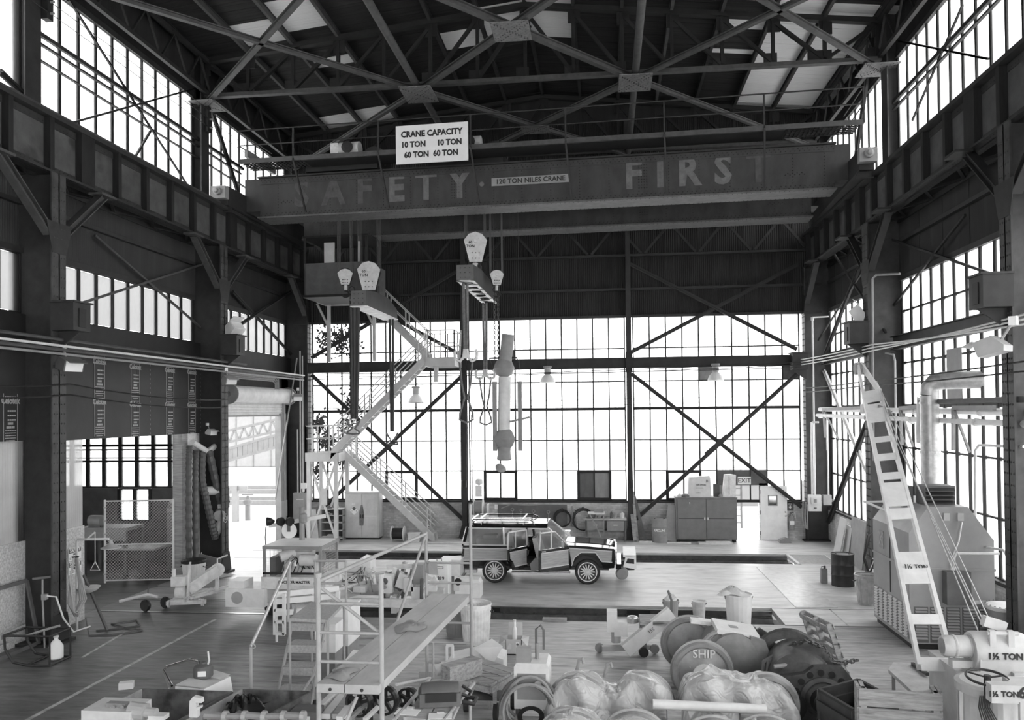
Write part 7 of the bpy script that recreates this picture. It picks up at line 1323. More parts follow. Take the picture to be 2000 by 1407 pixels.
p = at(860, 1375, Z=zl); bg_ = T('leather_bag', 'dark leather tool bag lying on the low deck', 'bag', p, .2); MB().lathe([(.05, -.3), (.15, -.25), (.17, 0), (.15, .25), (.05, .3)], (0, 0, .14), (1, 0, 0), 14).cb((0, 0, .1), (.55, .34, .18)).build('body', 'dark_grey', bg_, smooth=True); MB().tube([(.25, -.05, .15), (.38, -.05, .1), (.42, .08, .12), (.3, .1, .2)], .025, 6).build('strap', 'black', bg_); MB().box(-.2, .22, -.18, -.165, .08, .2).build('flap', 'black', bg_); MB().tube([(.3, -.1, .05), (.45, -.15, .03), (.5, .05, .04), (.36, .1, .04)], .03, 6).build('belt', 'black', bg_)
for i, (px, py, a) in enumerate(((797, 1392, -.1), (860, 1400, .15))):
    p = at(px, py, Z=zl); t = T('clipboard', ['clipboard with white papers at the left edge of the low deck', 'clipboard with white papers at the bottom of the picture'][i], 'clipboard', p, a); MB().box(-.17, .17, -.13, .13, 0, .008).build('board', 'mid_grey', t); MB().box(-.155, .155, -.12, .09, .008, .014).build('paper', 'paper', t); MB().box(-.05, .05, .07, .12, .01, .035).build('clip', 'alu', t)
# black hand wheels under the planks
for i, (px, py, Yv, r_, lb) in enumerate(((702, 1372, 11.2, .2, 'left'), (752, 1368, 11.6, .21, 'middle'), (797, 1366, 12.2, .18, 'right'))):
    p = at(px, py, Y=Yv); t = T('hand_wheel', lb + ' of three black spoked wheels under the scaffold planks', 'wheel', (p.x, p.y, max(p.z, .2)), -.25, 'black spoked wheels under the scaffold'); p = V((0, 0, 0))
    MB().lathe([(r_ * .82, -.05), (r_, -.06), (r_ * 1.03, 0), (r_, .06), (r_ * .82, .05)], p, (0, 1, 0), 24, True).build('rim', 'black_gloss', t); MB().cyl((0, -.06, 0), (0, .06, 0), r_ * .25, 12).build('hub', 'black_gloss', t)
    for k in range(5): a = k * 2 * pi / 5 + .3; MB().bar((0, 0, 0), (r_ * .9 * cos(a), 0, r_ * .9 * sin(a)), .05, .05, (0, 1, 0)).build('spoke', 'black_gloss', t)
    MB().tube([(0, .05, 0), (0, .3, 0), (0, .35, -(at(px, py, Y=Yv).z))], .03, 6).build('axle', 'steel_dark', t)
for i, (a, b_) in enumerate((((663, 1404), (702, 1352)), ((683, 1404), (722, 1370)), ((712, 1407), (738, 1382)))):
    o = MB().bar(at(*a, Z=.9), at(*b_, Z=.95), .05 if i else .09, .05).build('loose_bar', ('light_grey', 'wood', 'light_grey')[i]); tag(o, ['pale bar left of the black wheels', 'thin rod in front of the left black wheel', 'tool shaft at the bottom under the planks'][i], 'bar')
t = T('plank_cart', 'low cart of pale boards at the bottom under the planks', 'cart', (0, 0, 0)); z = .75
for k in range(3): a, b_, w_ = at(636 + 22 * k, 1400, Z=z), at(672 + 12 * k, 1358, Z=z), .1; MB().bar(a, b_, .13, .07).build('board', 'light_grey' if k != 1 else 'plywood', t)
MB().bar(at(600, 1407, Z=z), at(655, 1355, Z=z), .08, .1).bar(at(615, 1407, Z=z - .1), at(662, 1360, Z=z - .1), .05, .05).build('side_rail', 'light_grey', t); p = at(600, 1392, Z=.8); MB().cb(p, (.4, .3, .12)).build('block', 'dark_grey', t)
for px, py in ((640, 1385), (690, 1385)): a = at(px, py, Z=z); MB().cyl((a.x, a.y, 0), (a.x, a.y, z - .04), .03, 6).build('leg', 'mid_grey', t)
# rolling stairs
rs = T('rolling_stairs', 'rolling steel stair with grip treads and a tall handrail', 'rolling stairs', (0, 0, 0)); SPt = 'scaffold_paint'
steps = [((560, 1350), (606, 1352), .36), ((567, 1318), (612, 1322), .62), ((578, 1287), (620, 1290), .9), ((588, 1258), (627, 1260), 1.18), ((597, 1228), (634, 1230), 1.46)]
YS = []
ys0, ys1 = 12.2, 14.2
for i in range(5):
    z = .33 + .29 * i; yv = 12.35 + i * .27; (a, b_) = [((530, 1), (594, 1)), ((545, 1), (603, 1)), ((557, 1), (611, 1)), ((567, 1), (622, 1)), ((575, 1), (630, 1))][i]
    X0, X1 = at(a[0] - 5, 1250, Y=yv).x, at(b_[0], 1250, Y=yv).x
    MB().box(X0, X1, yv, yv + .32, z - .03, z).box(X0, X1, yv - .01, yv + .01, z - .13, z).build('tread', 'step_grip', rs)
zq = 1.78; q0, q1, q2, q3 = at(566, 1208, Z=zq), at(640, 1211, Z=zq), at(672, 1178, Z=zq), at(608, 1176, Z=zq)
MB().add([tuple(v) for v in (q0, q1, q2, q3)] + [tuple(v - V((0, 0, .05))) for v in (q0, q1, q2, q3)], [(0, 1, 2, 3), (7, 6, 5, 4), (0, 4, 5, 1), (1, 5, 6, 2), (2, 6, 7, 3), (3, 7, 4, 0)]).build('platform', 'step_grip', rs)
for s in (0, 1): X0 = at((528, 598)[s], 1250, Y=12.3).x; X1 = at((572, 636)[s], 1250, Y=13.6).x; MB().cyl((X0, 12.25, .1), (X1, 13.75, zq - .08), .025, 8).build('stringer', SPt, rs); MB().cyl((X0, 12.25, .1), (X0, 13.5, .1), .025, 8).build('base_tube', SPt, rs)
for v in (q0, q1, q2, q3): MB().cyl(v, (v.x, v.y, .12), .022, 8).build('leg', SPt, rs)
for px0, py0, px1, py1, Yv in ((560, 1115, 563, 1215, q0.y), (613, 1095, 616, 1180, q3.y), (675, 1095, 676, 1180, q2.y)): a, b_ = at(px0, py0, Y=Yv), at(px1, py1, Y=Yv); MB().cyl((b_.x, Yv, b_.z), (b_.x, Yv, a.z), .022, 8).build('rail_post', SPt, rs)
for py in (1096, 1140): a, b_ = at(613, py, Y=q3.y), at(676, py, Y=q2.y); MB().cyl(a, b_, .02, 8).build('back_rail', SPt, rs)
a, b_ = at(490, 1264, Y=11.9), at(566, 1098, Y=q0.y); MB().cyl(a, b_, .028, 10).build('handrail', 'galv', rs, smooth=True); MB().cyl((a.x, a.y, .0), a, .026, 8).build('front_post', SPt, rs); MB().cyl(at(566, 1098, Y=q0.y), at(563, 1215, Y=q0.y), .02, 8).build('rail_post', SPt, rs); MB().tube(arc(at(495, 1263, Y=11.9), .03, 0, 2 * pi, 10), .01, 5).build('ring', SPt, rs)
MB().tube([at(634, 1232, Y=13.5), at(612, 1320, Y=12.6), at(590, 1352, Y=12.2)], .022, 8).build('side_tube', SPt, rs); p = at(612, 1305, Y=13.4); MB().cyl((p.x, p.y, .1), (p.x + .04, p.y, .1), .1, 12).build('caster', 'black', rs); MB().cyl((p.x, p.y, .1), (p.x, p.y, .45), .02, 6).build('caster_fork', SPt, rs)
# white rack and boxes behind the stairs
t = T('white_rack', 'white painted steel rack lying behind the rolling stairs', 'rack', (0, 0, 0)); Yr = 17.2
def wr_(a, b_, w_=.09, nm='bar'): MB().bar(at(*a, Y=Yr), at(*b_, Y=Yr), .08, w_).build(nm, 'white_paint', t)
for a, b_ in (((537, 1165), (537, 1240)), ((555, 1160), (555, 1240)), ((537, 1237), (556, 1239)), ((537, 1192), (556, 1192)), ((537, 1215), (556, 1215))): wr_(a, b_, .06)
for py in (1158, 1172, 1195): MB().bar(at(535, py + 4, Y=Yr), at(662, py - 8, Y=Yr + .6), .06, .12).build('long_rail', 'white_paint', t)
for px in (614, 660): MB().bar(at(px, 1155, Y=Yr + .5), at(px, 1182, Y=Yr + .5), .08, .08).build('post', 'white_paint', t)
for x in (540, 655): p = at(x, 1190, Y=Yr + .2); MB().cyl((p.x, p.y, 0), (p.x, p.y, p.z), .03, 6).build('leg', 'white_paint', t)
def wbox(px0, py0, px1, py1, Yv, d_, lb, m_='white_paint', name='white_cabinet'):
    a, b_ = at(px0, py1, Y=Yv), at(px1, py0, Y=Yv); z0 = max(a.z, 0); t = T(name, lb, 'cabinet', ((a.x + b_.x) / 2, Yv, z0)); w_, h = (b_.x - a.x) / 2, b_.z - z0
    MB().box(-w_, w_, 0, d_, 0, h).build('body', m_, t); MB().box(-w_ - .01, w_ + .01, -.01, d_ + .01, h, h + .02).build('lid', m_, t); MB().box(-w_ * .5, w_ * .5, -.012, 0, h * .7, h * .74).build('handle', 'dark_grey', t); MB().box(-w_ + .02, w_ - .02, .02, d_ - .02, -max(z0, .0) * .98 - .0, 0).build('plinth', 'mid_grey', t); return t
wbox(638, 1192, 680, 1262, 15.6, .8, 'white cabinet under the rolling stair platform'); wbox(615, 1222, 655, 1275, 15.0, .5, 'lower white cabinet standing before the rolling stair cabinet')
t = T('open_bin', 'white sloped parts bin with an open lid beside the planks', 'bin', (0, 0, 0)); a = at(675, 1296, Y=14.6); b_ = at(735, 1248, Y=14.6); MB().prism([(0, 0), (.25, 0), (.55, .42), (.0, .48)], (a.x, 14.2, .0), (1, 0, 0), (0, 0, 1), (0, .7, 0)).build('shell', 'grey_paint', t); MB().add([(a.x, 14.2, .48), (a.x + .55, 14.2, .42), (a.x + .6, 14.9, .55), (a.x + .05, 14.9, .62)], [(0, 1, 2, 3)]).build('slope', 'white_paint', t); MB().box(a.x - .12, a.x, 14.2, 14.9, 0, .45).build('side', 'mid_grey', t); MB().box(a.x + .2, a.x + .25, 14.3, 14.35, .47, .56).build('latch', 'dark_grey', t)
# bottom left: steel skips, cart, coupler
mat('skip_steel', .13, .6, 0, .5, 3, stain=(.04, .52, 2.5)); mat('skip_edge', .35, .6, 0, .3, 4)
def skip(px0, px1, py, Yv, d_, lb, zt_):
    a, b_ = at(px0, py, Y=Yv), at(px1, py, Y=Yv); t = T('steel_skip', lb, 'skip', ((a.x + b_.x) / 2, Yv, 0), 0, 'open steel skips'); w_ = (b_.x - a.x) / 2; h = a.z; i_ = .25
    MB().add([(-w_, 0, h), (w_, 0, h), (w_, 0, .15), (-w_ + .05, 0, .15), (-w_, .02, h), (w_, .02, h), (w_, .02, .15), (-w_ + .05, .02, .15)], [(0, 1, 2, 3), (7, 6, 5, 4), (0, 4, 5, 1)]).build('back_plate', 'skip_steel', t)
    for s, x0, x1 in ((-1, -w_, -w_ - .55), (1, w_, w_ - .65)): MB().add([(x0, 0, h), (x0, 0, .1), (x1, -d_, .1), (x1, -d_, h * .8), (x0 + .03, 0, h), (x0 + .03, 0, .1), (x1 + .03, -d_, .1), (x1 + .03, -d_, h * .8)], [(0, 1, 2, 3), (7, 6, 5, 4), (0, 3, 7, 4)]).build('side_plate', 'skip_edge' if s < 0 else 'skip_steel', t)
    MB().add([(-w_, 0, .12), (w_, 0, .12), (w_ - .65, -d_, .1), (-w_ - .55, -d_, .1)], [(0, 1, 2, 3)]).build('floor_plate', 'skip_steel', t); MB().box(-w_, -w_ + .1, -.1, 0, 0, .12).box(w_ - .1, w_, -.1, 0, 0, .12).build('skid', 'steel_dark', t)
    return t
skip(274, 452, 1346, 11.6, 1.5, 'open steel skip with a dark stained back plate at the lower left', 1); skip(470, 603, 1347, 11.6, 1.2, 'smaller open steel skip beside the rolling stairs', 1)
crumple('plastic_bag', at(482, 1385, Y=11.2), .5, .5, .3, 'black_gloss', 'black plastic bag lying in the smaller steel skip', 'bag', 9)
t = T('pipe_tangle', 'row of pipe fittings lying across the bottom of the skips', 'fittings', (0, 0, 0)); z = .55
for k in range(5): a, b_ = at(400 + 38 * k, 1398 + 2 * (k % 2), Y=10.6), at(440 + 38 * k, 1400, Y=10.6); MB().cyl(a, b_, .05 - .008 * (k % 2), 8).build('pipe', 'mid_grey', t); MB().lathe([(.075, -.03), (.075, .03)], b_, (b_ - a), 10).build('coupling', 'grey_paint', t)
a = at(400, 1398, Y=10.6); MB().cyl((a.x, a.y, 0), a, .03, 6).build('prop', 'dark_grey', t); a = at(580, 1398, Y=10.6); MB().cyl((a.x, a.y, 0), a, .03, 6).build('prop', 'dark_grey', t)
t = T('coupler_hook', 'upright pale hook casting among the pipe fittings', 'hook', at(380, 1400, Y=10.5)); MB().prism([(-.06, 0), (.06, 0), (.06, .1), (.1, .12), (.1, .15), (.04, .14), (.04, .2), (.12, .2), (.11, .26), (0, .28), (-.05, .22)], (0, -.04, 0), (1, 0, 0), (0, 0, 1), (0, .08, 0)).build('hook', 'light_grey', t)
t = T('drawbar', 'pale drawbar casting with a cylinder at the lower left corner', 'casting', (0, 0, 0)); a = at(215, 1398, Y=10.4); MB().cb(a + V((.1, 0, .0)), (.7, .5, .3)).build('block', 'light_grey', t); MB().cyl(at(255, 1388, Y=10.3), at(285, 1392, Y=10.3), .12, 14).cyl(at(285, 1392, Y=10.3), at(305, 1394, Y=10.3), .07, 12).build('cylinder', 'grey_paint', t); MB().cb(at(230, 1378, Y=10.35), (.28, .1, .08)).build('lug_plate', 'mid_grey', t); MB().lathe([(.03, 0), (.03, .02)], at(222, 1382, Y=10.28), (0, -1, 0), 8).lathe([(.03, 0), (.03, .02)], at(240, 1382, Y=10.28), (0, -1, 0), 8).build('bolt', 'mid_grey', t); MB().box(a.x - .2, a.x + .3, a.y - .2, a.y + .2, 0, a.z).build('stand', 'mid_grey', t); MB().cb(at(310, 1400, Y=10.3), (.22, .15, .06)).build('foot_plate', 'light_grey', t)
t = T('compressor_cart', 'white engine cart with a tubular handle at the lower left', 'cart', (0, 0, 0)); z = .95
e0, e1, e2, e3 = at(348, 1350, Z=z), at(395, 1345, Z=z), at(452, 1318, Z=z), at(400, 1312, Z=z)
e1 = at(400, 1348, Z=z); V4 = [at(342, 1341, Z=z), at(398, 1347, Z=z), at(450, 1322, Z=z), at(410, 1310, Z=z)]
MB().add([tuple(v) for v in V4] + [(v.x + (.12 if i in (1, 2) else 0), v.y, .3) for i, v in enumerate(V4)], [(0, 1, 2, 3), (7, 6, 5, 4), (0, 4, 5, 1), (1, 5, 6, 2), (2, 6, 7, 3), (3, 7, 4, 0)]).build('housing', 'white_paint', t); c_ = (V4[0] + V4[1] + V4[2] + V4[3]) / 4
MB().add([tuple(V4[0].lerp(V4[3], .0) + V((0, 0, .02))), tuple(V4[1] + V((0, 0, .02))), tuple(V4[1].lerp(V4[2], .4) + V((0, 0, .03))), tuple(V4[0].lerp(V4[3], .4) + V((0, 0, .03)))], [(0, 1, 2, 3)]).build('lid', 'light_grey', t); MB().add([tuple(V4[1].lerp(V4[2], .6) + V((0, 0, .03))), tuple(V4[2] + V((0, 0, .03))), tuple(V4[3] + V((0, 0, .03))), tuple(V4[0].lerp(V4[3], .65) + V((0, 0, .03)))], [(0, 1, 2, 3)]).build('rear_lid', 'light_grey', t)
MB().tube([at(336, 1340, Z=z), at(320, 1310, Z=z + .1), at(325, 1303, Z=z + .12), at(374, 1288, Z=z + .15), at(388, 1293, Z=z + .1), at(396, 1312, Z=z)], .02, 8).build('handle', 'chrome', t, smooth=True); MB().tube([at(330, 1345, Z=z), at(317, 1308, Z=z), at(330, 1302, Z=z)], .012, 6).build('brake_lever', 'mid_grey', t)
for s in (0, 2): v = V4[s]; MB().cyl((v.x, v.y, .2), (v.x + .08, v.y, .2), .2, 14).build('wheel', 'black', t)
p = at(397, 1325, Z=z); t = T('fuel_can', 'round dark fuel can with a pale spout on the white cart', 'fuel can', p + V((0, 0, .02))); MB().lathe([(.14, 0), (.15, .03), (.15, .14), (.13, .18), (.05, .21), (.04, .23)], n=18).build('body', 'dark_grey', t, smooth=True); MB().tube([(.08, 0, .2), (.1, 0, .26), (.08, 0, .4)], .015, 6).build('spout', 'light_grey', t); MB().prism([(-.06, .05), (.06, .05), (.06, .13), (-.06, .13)], (.05, -.148, 0), (1, .2, 0), (0, 0, 1), (0, .01, 0)).build('label', 'paper', t); MB().tube([(-.1, 0, .17), (-.08, 0, .25), (.03, 0, .25)], .01, 5).build('handle', 'dark_grey', t)
o = MB().cb((0, 0, .06), (.25, .15, .12), Matrix.Rotation(.4, 3, 'Z')).build('paper_scrap', 'paper'); o.location = at(247, 1345, Z=0); tag(o, 'white scrap on the floor left of the steel skip', 'scrap')
# middle foreground
trash(at(927, 1260, Z=0).x, at(927, 1260, Z=0).y + .2, .85, .28, .34, 'dirty_white', 'battered pale ribbed trash can near the scaffold end'); trash(at(892, 1245, Z=0).x, at(892, 1245, Z=0).y + .2, .8, .26, .32, 'mid_grey', 'darker ribbed trash can behind the scaffold end')
t = T('cardboard_box', 'open cardboard box with raised flaps on the bare floor', 'box', at(1003, 1280, Z=0) + V((0, .18, 0))); h = .32
MB().box(-.17, .17, -.17, .17, 0, .02).box(-.17, .17, -.17, -.16, 0, h).box(-.17, .17, .16, .17, 0, h).box(-.17, -.16, -.17, .17, 0, h).box(.16, .17, -.17, .17, 0, h).build('carton', 'cardboard', t)
MB().add([(-.17, -.17, h), (-.17, .17, h), (-.32, .17, h - .02), (-.32, -.17, h - .12)], [(0, 1, 2, 3)]).build('flap', 'cardboard', t); MB().add([(.17, -.17, h), (.17, .17, h), (.3, .17, h - .02), (.3, -.17, h - .14)], [(0, 1, 2, 3)]).build('flap', 'cardboard', t); MB().add([(-.16, .17, h), (.16, .17, h), (.15, .24, h + .26), (-.15, .24, h + .26)], [(0, 1, 2, 3)]).build('flap', 'cardboard', t)
MB().box(.05, .12, -.175, -.17, .1, .27).build('label', 'paper', t); MB().prism([(-.02, 0), (.02, 0), (.02, .09), (.035, .09), (0, .13), (-.035, .09), (-.02, .09)], (.085, -.178, .12), (1, 0, 0), (0, 0, 1), (0, .002, 0)).build('arrow_mark', 'dark_grey', t); MB().prism([(-.05, 0), (.03, 0), (.04, .08), (0, .12), (-.04, .06)], (-.08, -.175, .12), (1, 0, 0), (0, 0, 1), (0, .003, 0)).build('print_mark', 'light_grey', t)
t = T('paint_tube', 'white bottle sticking up from the cardboard box', 'bottle', at(1003, 1280, Z=0) + V((0, .25, .05))); MB().lathe([(.05, 0), (.05, .42), (.03, .48), (.03, .58)], n=10).build('bottle', 'paper', t); MB().cyl((0, 0, .58), (0, 0, .62), .035, 8).build('cap', 'light_grey', t)
# wooden wagon
t = T('wooden_wagon', 'low wooden wagon with plank deck and small rubber wheels', 'wagon', (0, 0, 0)); z = .62
D = [at(905, 1325, Z=z), at(958, 1338, Z=z), at(1010, 1308, Z=z), at(950, 1288, Z=z)]
for k in range(4): u0, u1 = k / 4 + .01, (k + 1) / 4 - .01; q = [D[0].lerp(D[3], u0), D[1].lerp(D[2], u0), D[1].lerp(D[2], u1), D[0].lerp(D[3], u1)]; MB().add([tuple(v) for v in q] + [tuple(v - V((0, 0, .05))) for v in q], [(0, 1, 2, 3), (7, 6, 5, 4), (0, 4, 5, 1), (1, 5, 6, 2), (2, 6, 7, 3), (3, 7, 4, 0)]).build('plank', 'old_wood', t)
MB().bar(D[0] - V((0, 0, .09)), D[1] - V((0, 0, .09)), .06, .1).bar(D[1] - V((0, 0, .09)), D[2] - V((0, 0, .09)), .06, .1).build('deck_frame', 'old_wood', t); c_ = (D[1] + D[2]) / 2
for u in (.15, .8): v = D[1].lerp(D[2], u); w_ = D[0].lerp(D[3], u); MB().cyl((v.x - .02, v.y, .14), (v.x + .05, v.y, .14), .14, 14).build('wheel', 'rubber', t); MB().cyl((w_.x - .05, w_.y, .14), (w_.x + .02, w_.y, .14), .14, 14).build('wheel', 'rubber', t); MB().bar((v.x, v.y, .15), (v.x, v.y, z - .1), .06, .06).build('leg', 'wood', t)
MB().bar((c_.x - .3, c_.y, .3), (c_.x - .3, c_.y, .3 + .01), .5, .5).build('brace_board', 'black', t); MB().cyl(D[1].lerp(D[0], .3) - V((0, 0, .15)), (c_.x, c_.y + .2, .12), .015, 6).build('tie_rod', 'steel_mid', t)
t = T('timber_stack', 'heavy squared timber lying on the wooden wagon deck', 'timber', (0, 0, 0)); MB().bar(at(870, 1318, Z=.78), at(932, 1300, Z=.78), .25, .28).build('beam', 'old_wood', t)
t = T('pipe_offcuts', 'short pale pipe offcuts heaped behind the heavy timber', 'pipe', (0, 0, 0))
for k, (a, b_) in enumerate((((848, 1306), (905, 1292)), ((852, 1314), (900, 1302)), ((862, 1300), (898, 1290)))): MB().cyl(at(*a, Z=.72), at(*b_, Z=.76), .06, 12).build('pipe', 'light_grey', t)
t = T('white_bin_cart', 'pale sheet metal hopper with open trays behind the wooden wagon', 'hopper', (0, 0, 0)); a = at(905, 1300, Y=14.9); MB().prism([(-.3, 0), (.75, 0), (.75, .5), (.4, .62), (-.3, .45)], (a.x, 14.9, 0), (1, 0, 0), (0, 0, 1), (0, .6, 0)).build('hopper', 'light_grey', t); MB().add([(a.x + .2, 14.88, .7), (a.x + .55, 14.88, .4), (a.x + .75, 14.88, .75), (a.x + .5, 15.2, .8)], [(0, 1, 2, 3)]).build('tray', 'white_paint', t); MB().box(a.x - .8, a.x - .3, 14.7, 15.2, 0, .3).build('low_tray', 'grey_paint', t); MB().bar(at(873, 1262, Y=14.7), at(873, 1290, Y=14.7), .05, .04).bar(at(884, 1262, Y=14.7), at(884, 1290, Y=14.7), .05, .04).bar(at(872, 1262, Y=14.7), at(885, 1260, Y=14.7), .05, .05).build('clevis', 'white_paint', t)
# welding set with hoses
t = T('welding_set', 'pale engine welding set wrapped in heavy hoses', 'welder', (0, 0, 0)); YW = 12.6; a = at(1004, 1345, Y=YW); b_ = at(1072, 1302, Y=YW); a = V((a.x, YW, .45)); w_ = b_.x - a.x
MB().box(a.x, b_.x, YW, YW + .55, .45, 1.1).build('housing', 'light_grey', t); MB().prism([(0, 1.1), (w_, 1.1), (w_ - .04, 1.16), (.04, 1.16)], (a.x, YW, 0), (1, 0, 0), (0, 0, 1), (0, .55, 0)).build('top_cover', 'light_grey', t); MB().box(a.x + .03, a.x + .26, YW + .05, YW + .2, 1.16, 1.38).build('tank', 'mid_grey', t); MB().tube([(a.x + .33, YW + .3, 1.1), (a.x + .33, YW + .3, 1.62), (a.x + .4, YW + .3, 1.68), (a.x + .45, YW + .3, 1.6), (a.x + .45, YW + .3, 1.3)], .02, 6).build('lifting_bail', 'dark_grey', t); MB().cyl((a.x + .35, YW + .25, 1.16), (a.x + .35, YW + .25, 1.4), .03, 8).build('exhaust', 'mid_grey', t)
MB().box(a.x + .05, b_.x - .05, YW - .01, YW, .6, 1.0).build('panel', 'mid_grey', t); MB().lathe([(.06, 0), (.06, .05)], (a.x + .38, YW - .01, .85), (0, -1, 0), 12).build('dial', 'light_grey', t)
for k in range(8): rx, rz = .36 + .035 * (k % 3), .3 + .03 * (k % 4); MB().tube([(a.x + .24 + .02 * (k % 2) + rx * cos(u), YW - .12 - .03 * k + .1 * sin(u), .66 - .02 * k + rz * sin(u)) for u in [q * pi / 12 for q in range(25)]], .028, 6).build('hose', 'mid_grey' if k % 2 else 'dark_grey', t)
for k in range(5): MB().tube(arc((a.x + .3, YW - .45, .5), .14 + .015 * k, 0, 2 * pi, 18, (1, 0, 0), (.1, -.3, .9)), .008, 5).build('cable', 'black', t)
MB().cyl((a.x + .05, YW - .3, .22), (a.x + .5, YW - .3, .22), .22, 16).build('cylinder', 'mid_grey', t, smooth=True)
for s in (a.x + .02, b_.x - .05): MB().box(s, s + .05, YW, YW + .5, 0, .45).build('leg', 'dark_grey', t)
# tie drill
t = T('tie_drill', 'pale wheeled rail tool with a long slanted belt guard on the bare floor', 'rail drill', at(1185, 1290, Z=0) + V((.2, .5, 0)), 0)
MB().bar((-.3, -.1, .12), (.75, .1, .12), .12, .1).build('base', 'grey_paint', t)
for x in (-.35, .8): MB().lathe([(.09, -.05), (.1, 0), (.09, .05)], (x, .02, .1), (0, 1, 0), 14).build('wheel', 'mid_grey', t)
MB().bar((.18, -.3, .15), (1.15, -.1, .9), .14, .28, (0, 0, 1)).build('belt_guard', 'light_grey', t); text('lettering', '155', .1, 'sign_ink', face((.72, -.29, .56), (.78, 0, .6), (-.6, 0, .78)), t); MB().cb((.1, .1, .5), (.28, .25, .3)).build('engine', 'light_grey', t); MB().cb((-.08, .1, .66), (.22, .3, .42)).build('tank', 'light_grey', t); MB().lathe([(.11, 0), (.12, .1), (.1, .13), (.02, .15)], (.35, .1, .62), n=14).build('air_cleaner', 'alu', t); MB().tube([(1.15, -.1, .3), (1.15, -.1, 1.15), (1.08, -.1, 1.35)], .025, 6).build('spindle', 'dark_grey', t); MB().cyl((0, .1, .2), (0, .1, .5), .1, 10).build('column', 'grey_paint', t)
# low bench
t = T('low_bench', 'small dark wooden bench behind the far rail wheel', 'bench', (at(1282, 1215, Y=17.2).x, 17.2, 0)); MB().box(-.35, .45, -.3, .3, .66, .74).build('top', 'old_wood', t)
for x in (-.28, .32):
    for y in (-.22, .22): MB().box(x - .06, x + .06, y - .05, y + .05, .1, .66).build('leg', 'dark_grey', t); MB().lathe([(.1, -.04), (.1, .04)], (x, y - .06, .1), (0, 1, 0), 12).build('caster', 'black', t)
# buckets
def bucket(p, r, h, m_, lb, full=True):
    t = T('bucket', lb, 'bucket', p, 0, 'buckets at the pit edge'); MB().lathe([(r * .82, 0), (r, h), (r * 1.05, h), (r * 1.05, h - .03), (r, h - .03)], n=18).build('pail', m_, t); MB().tube(arc((0, -.02, h - .05), r * 1.02, -pi, 0, 10, (1, 0, 0), (0, -.5, .8)), .01, 5).build('bail', 'steel_mid', t)
    MB().lathe([(r * .95, 0), (.01, .03)], (0, 0, h * .85), n=14).build('contents', 'mid_grey' if full else 'black', t); return t
bucket(at(1306, 1225, Z=0) + V((.1, .6, 0)), .19, .5, 'grey_paint', 'grey bucket with white rags behind the far rail wheel'); bucket(at(1372, 1222, Z=0) + V((0, .7, 0)), .17, .42, 'dirty_white', 'pale bucket behind the far rail wheel, beside the rag bucket')
bp = at(1448, 1250, Z=0) + V((0, .3, 0)); bucket(bp, .3, .95, 'white_paint', 'tall white pail heaped with rags and plastic'); crumple('plastic_bag', bp + V((-.15, -.05, .95)), .6, .5, .22, 'light_grey', 'crumpled plastic spilling from the tall white pail', 'bag', 4); crumple('rag', at(1306, 1225, Z=0) + V((.1, .6, .48)), .25, .25, .22, 'paper', 'white rag in the grey bucket', 'rag', 8)
# wheelsets
mat('wheel_steel', .3, .5, .2, .2, 4, stain=(.2, .6, 3)); mat('wheel_tread', .45, .35, .4, .12, 5); mat('motor_grey', .22, .5, 0, .2, 4); mat('motor_dark', .075, .55, 0, .4, 5, stain=(.03, .55, 4))
def rwheel(t, c, ax, r, m_='wheel_steel'): return MB().lathe([(.1, -.11), (.2, -.1), (.24, -.06), (r * .8, -.02), (r * .86, -.06), (r * .98, -.07), (r, -.03), (r * .99, .05), (r * 1.05, .06), (r * 1.05, .09), (r * .86, .09), (r * .8, .03), (.2, .05), (.1, .05)], c, ax, 40).build('rail_wheel', m_, t, smooth=True)
ws = T('traction_wheelset', 'rail wheelset chalked SHIP with its traction motor', 'wheelset', (0, 0, 0)); WA, WB = V((at(1372, 1310, Y=14.3).x, 14.3, .55)), V((at(1346, 1252, Y=16.0).x, 16.0, .55)); ax = (WB - WA).normalized()
rwheel(ws, WA, ax, .52); rwheel(ws, WB, ax, .52); MB().cyl(WA - ax * .25, WB + ax * .25, .1, 16).build('axle', 'wheel_tread', ws); MB().lathe([(.18, -.14), (.18, .0)], WA, ax, 16).build('hub', 'light_grey', ws)
text('chalk_lettering', 'SHIP', .2, 'chalk', face(WA - ax * .055 + V((.02, -.012, .33)), (1, 0, 0), (0, 0, 1)), ws, bold=.002); text('chalk_lettering', 'X    ND', .14, 'chalk', face(WA - ax * .055 + V((0, -.012, .06)), (1, 0, 0), (0, 0, 1)), ws)
mc = (WA + WB) / 2 + V((.62, .05, .1)); MB().lathe([(.3, -.55), (.46, -.5), (.48, 0), (.46, .5), (.3, .55)], mc, ax, 20).build('motor_shell', 'motor_grey', ws, smooth=True); MB().cb(mc + V((.1, 0, .42)), (.75, .8, .08), Matrix.Rotation(.15, 3, 'Y')).build('top_cover', 'light_grey', ws); MB().cb(mc + V((-.25, .5, .4)), (.8, .22, .07), Matrix.Rotation(.1, 3, 'Y')).build('strap_plate', 'dirty_white', ws)
MB().prism([(0, -.5), (.35, -.5), (.5, -.1), (.35, .35), (.1, .42)], mc + V((.2, -.5, 0)), (1, 0, 0), (0, 0, 1), (0, .12, 0)).build('end_frame', 'motor_grey', ws); MB().prism([(0, -.5), (.35, -.5), (.5, -.1), (.35, .35), (.1, .42)], mc + V((.2, .4, 0)), (1, 0, 0), (0, 0, 1), (0, .12, 0)).build('end_frame', 'motor_grey', ws)
for k, y in enumerate((-.3, .35)): MB().prism([(-.12, -.1), (.1, -.12), (.16, .1), (0, .2), (-.14, .12)], mc + V((.62, y, .15)), (1, 0, 0), (0, 0, 1), (0, .08, 0)).build('nose_lug', 'motor_dark', ws)
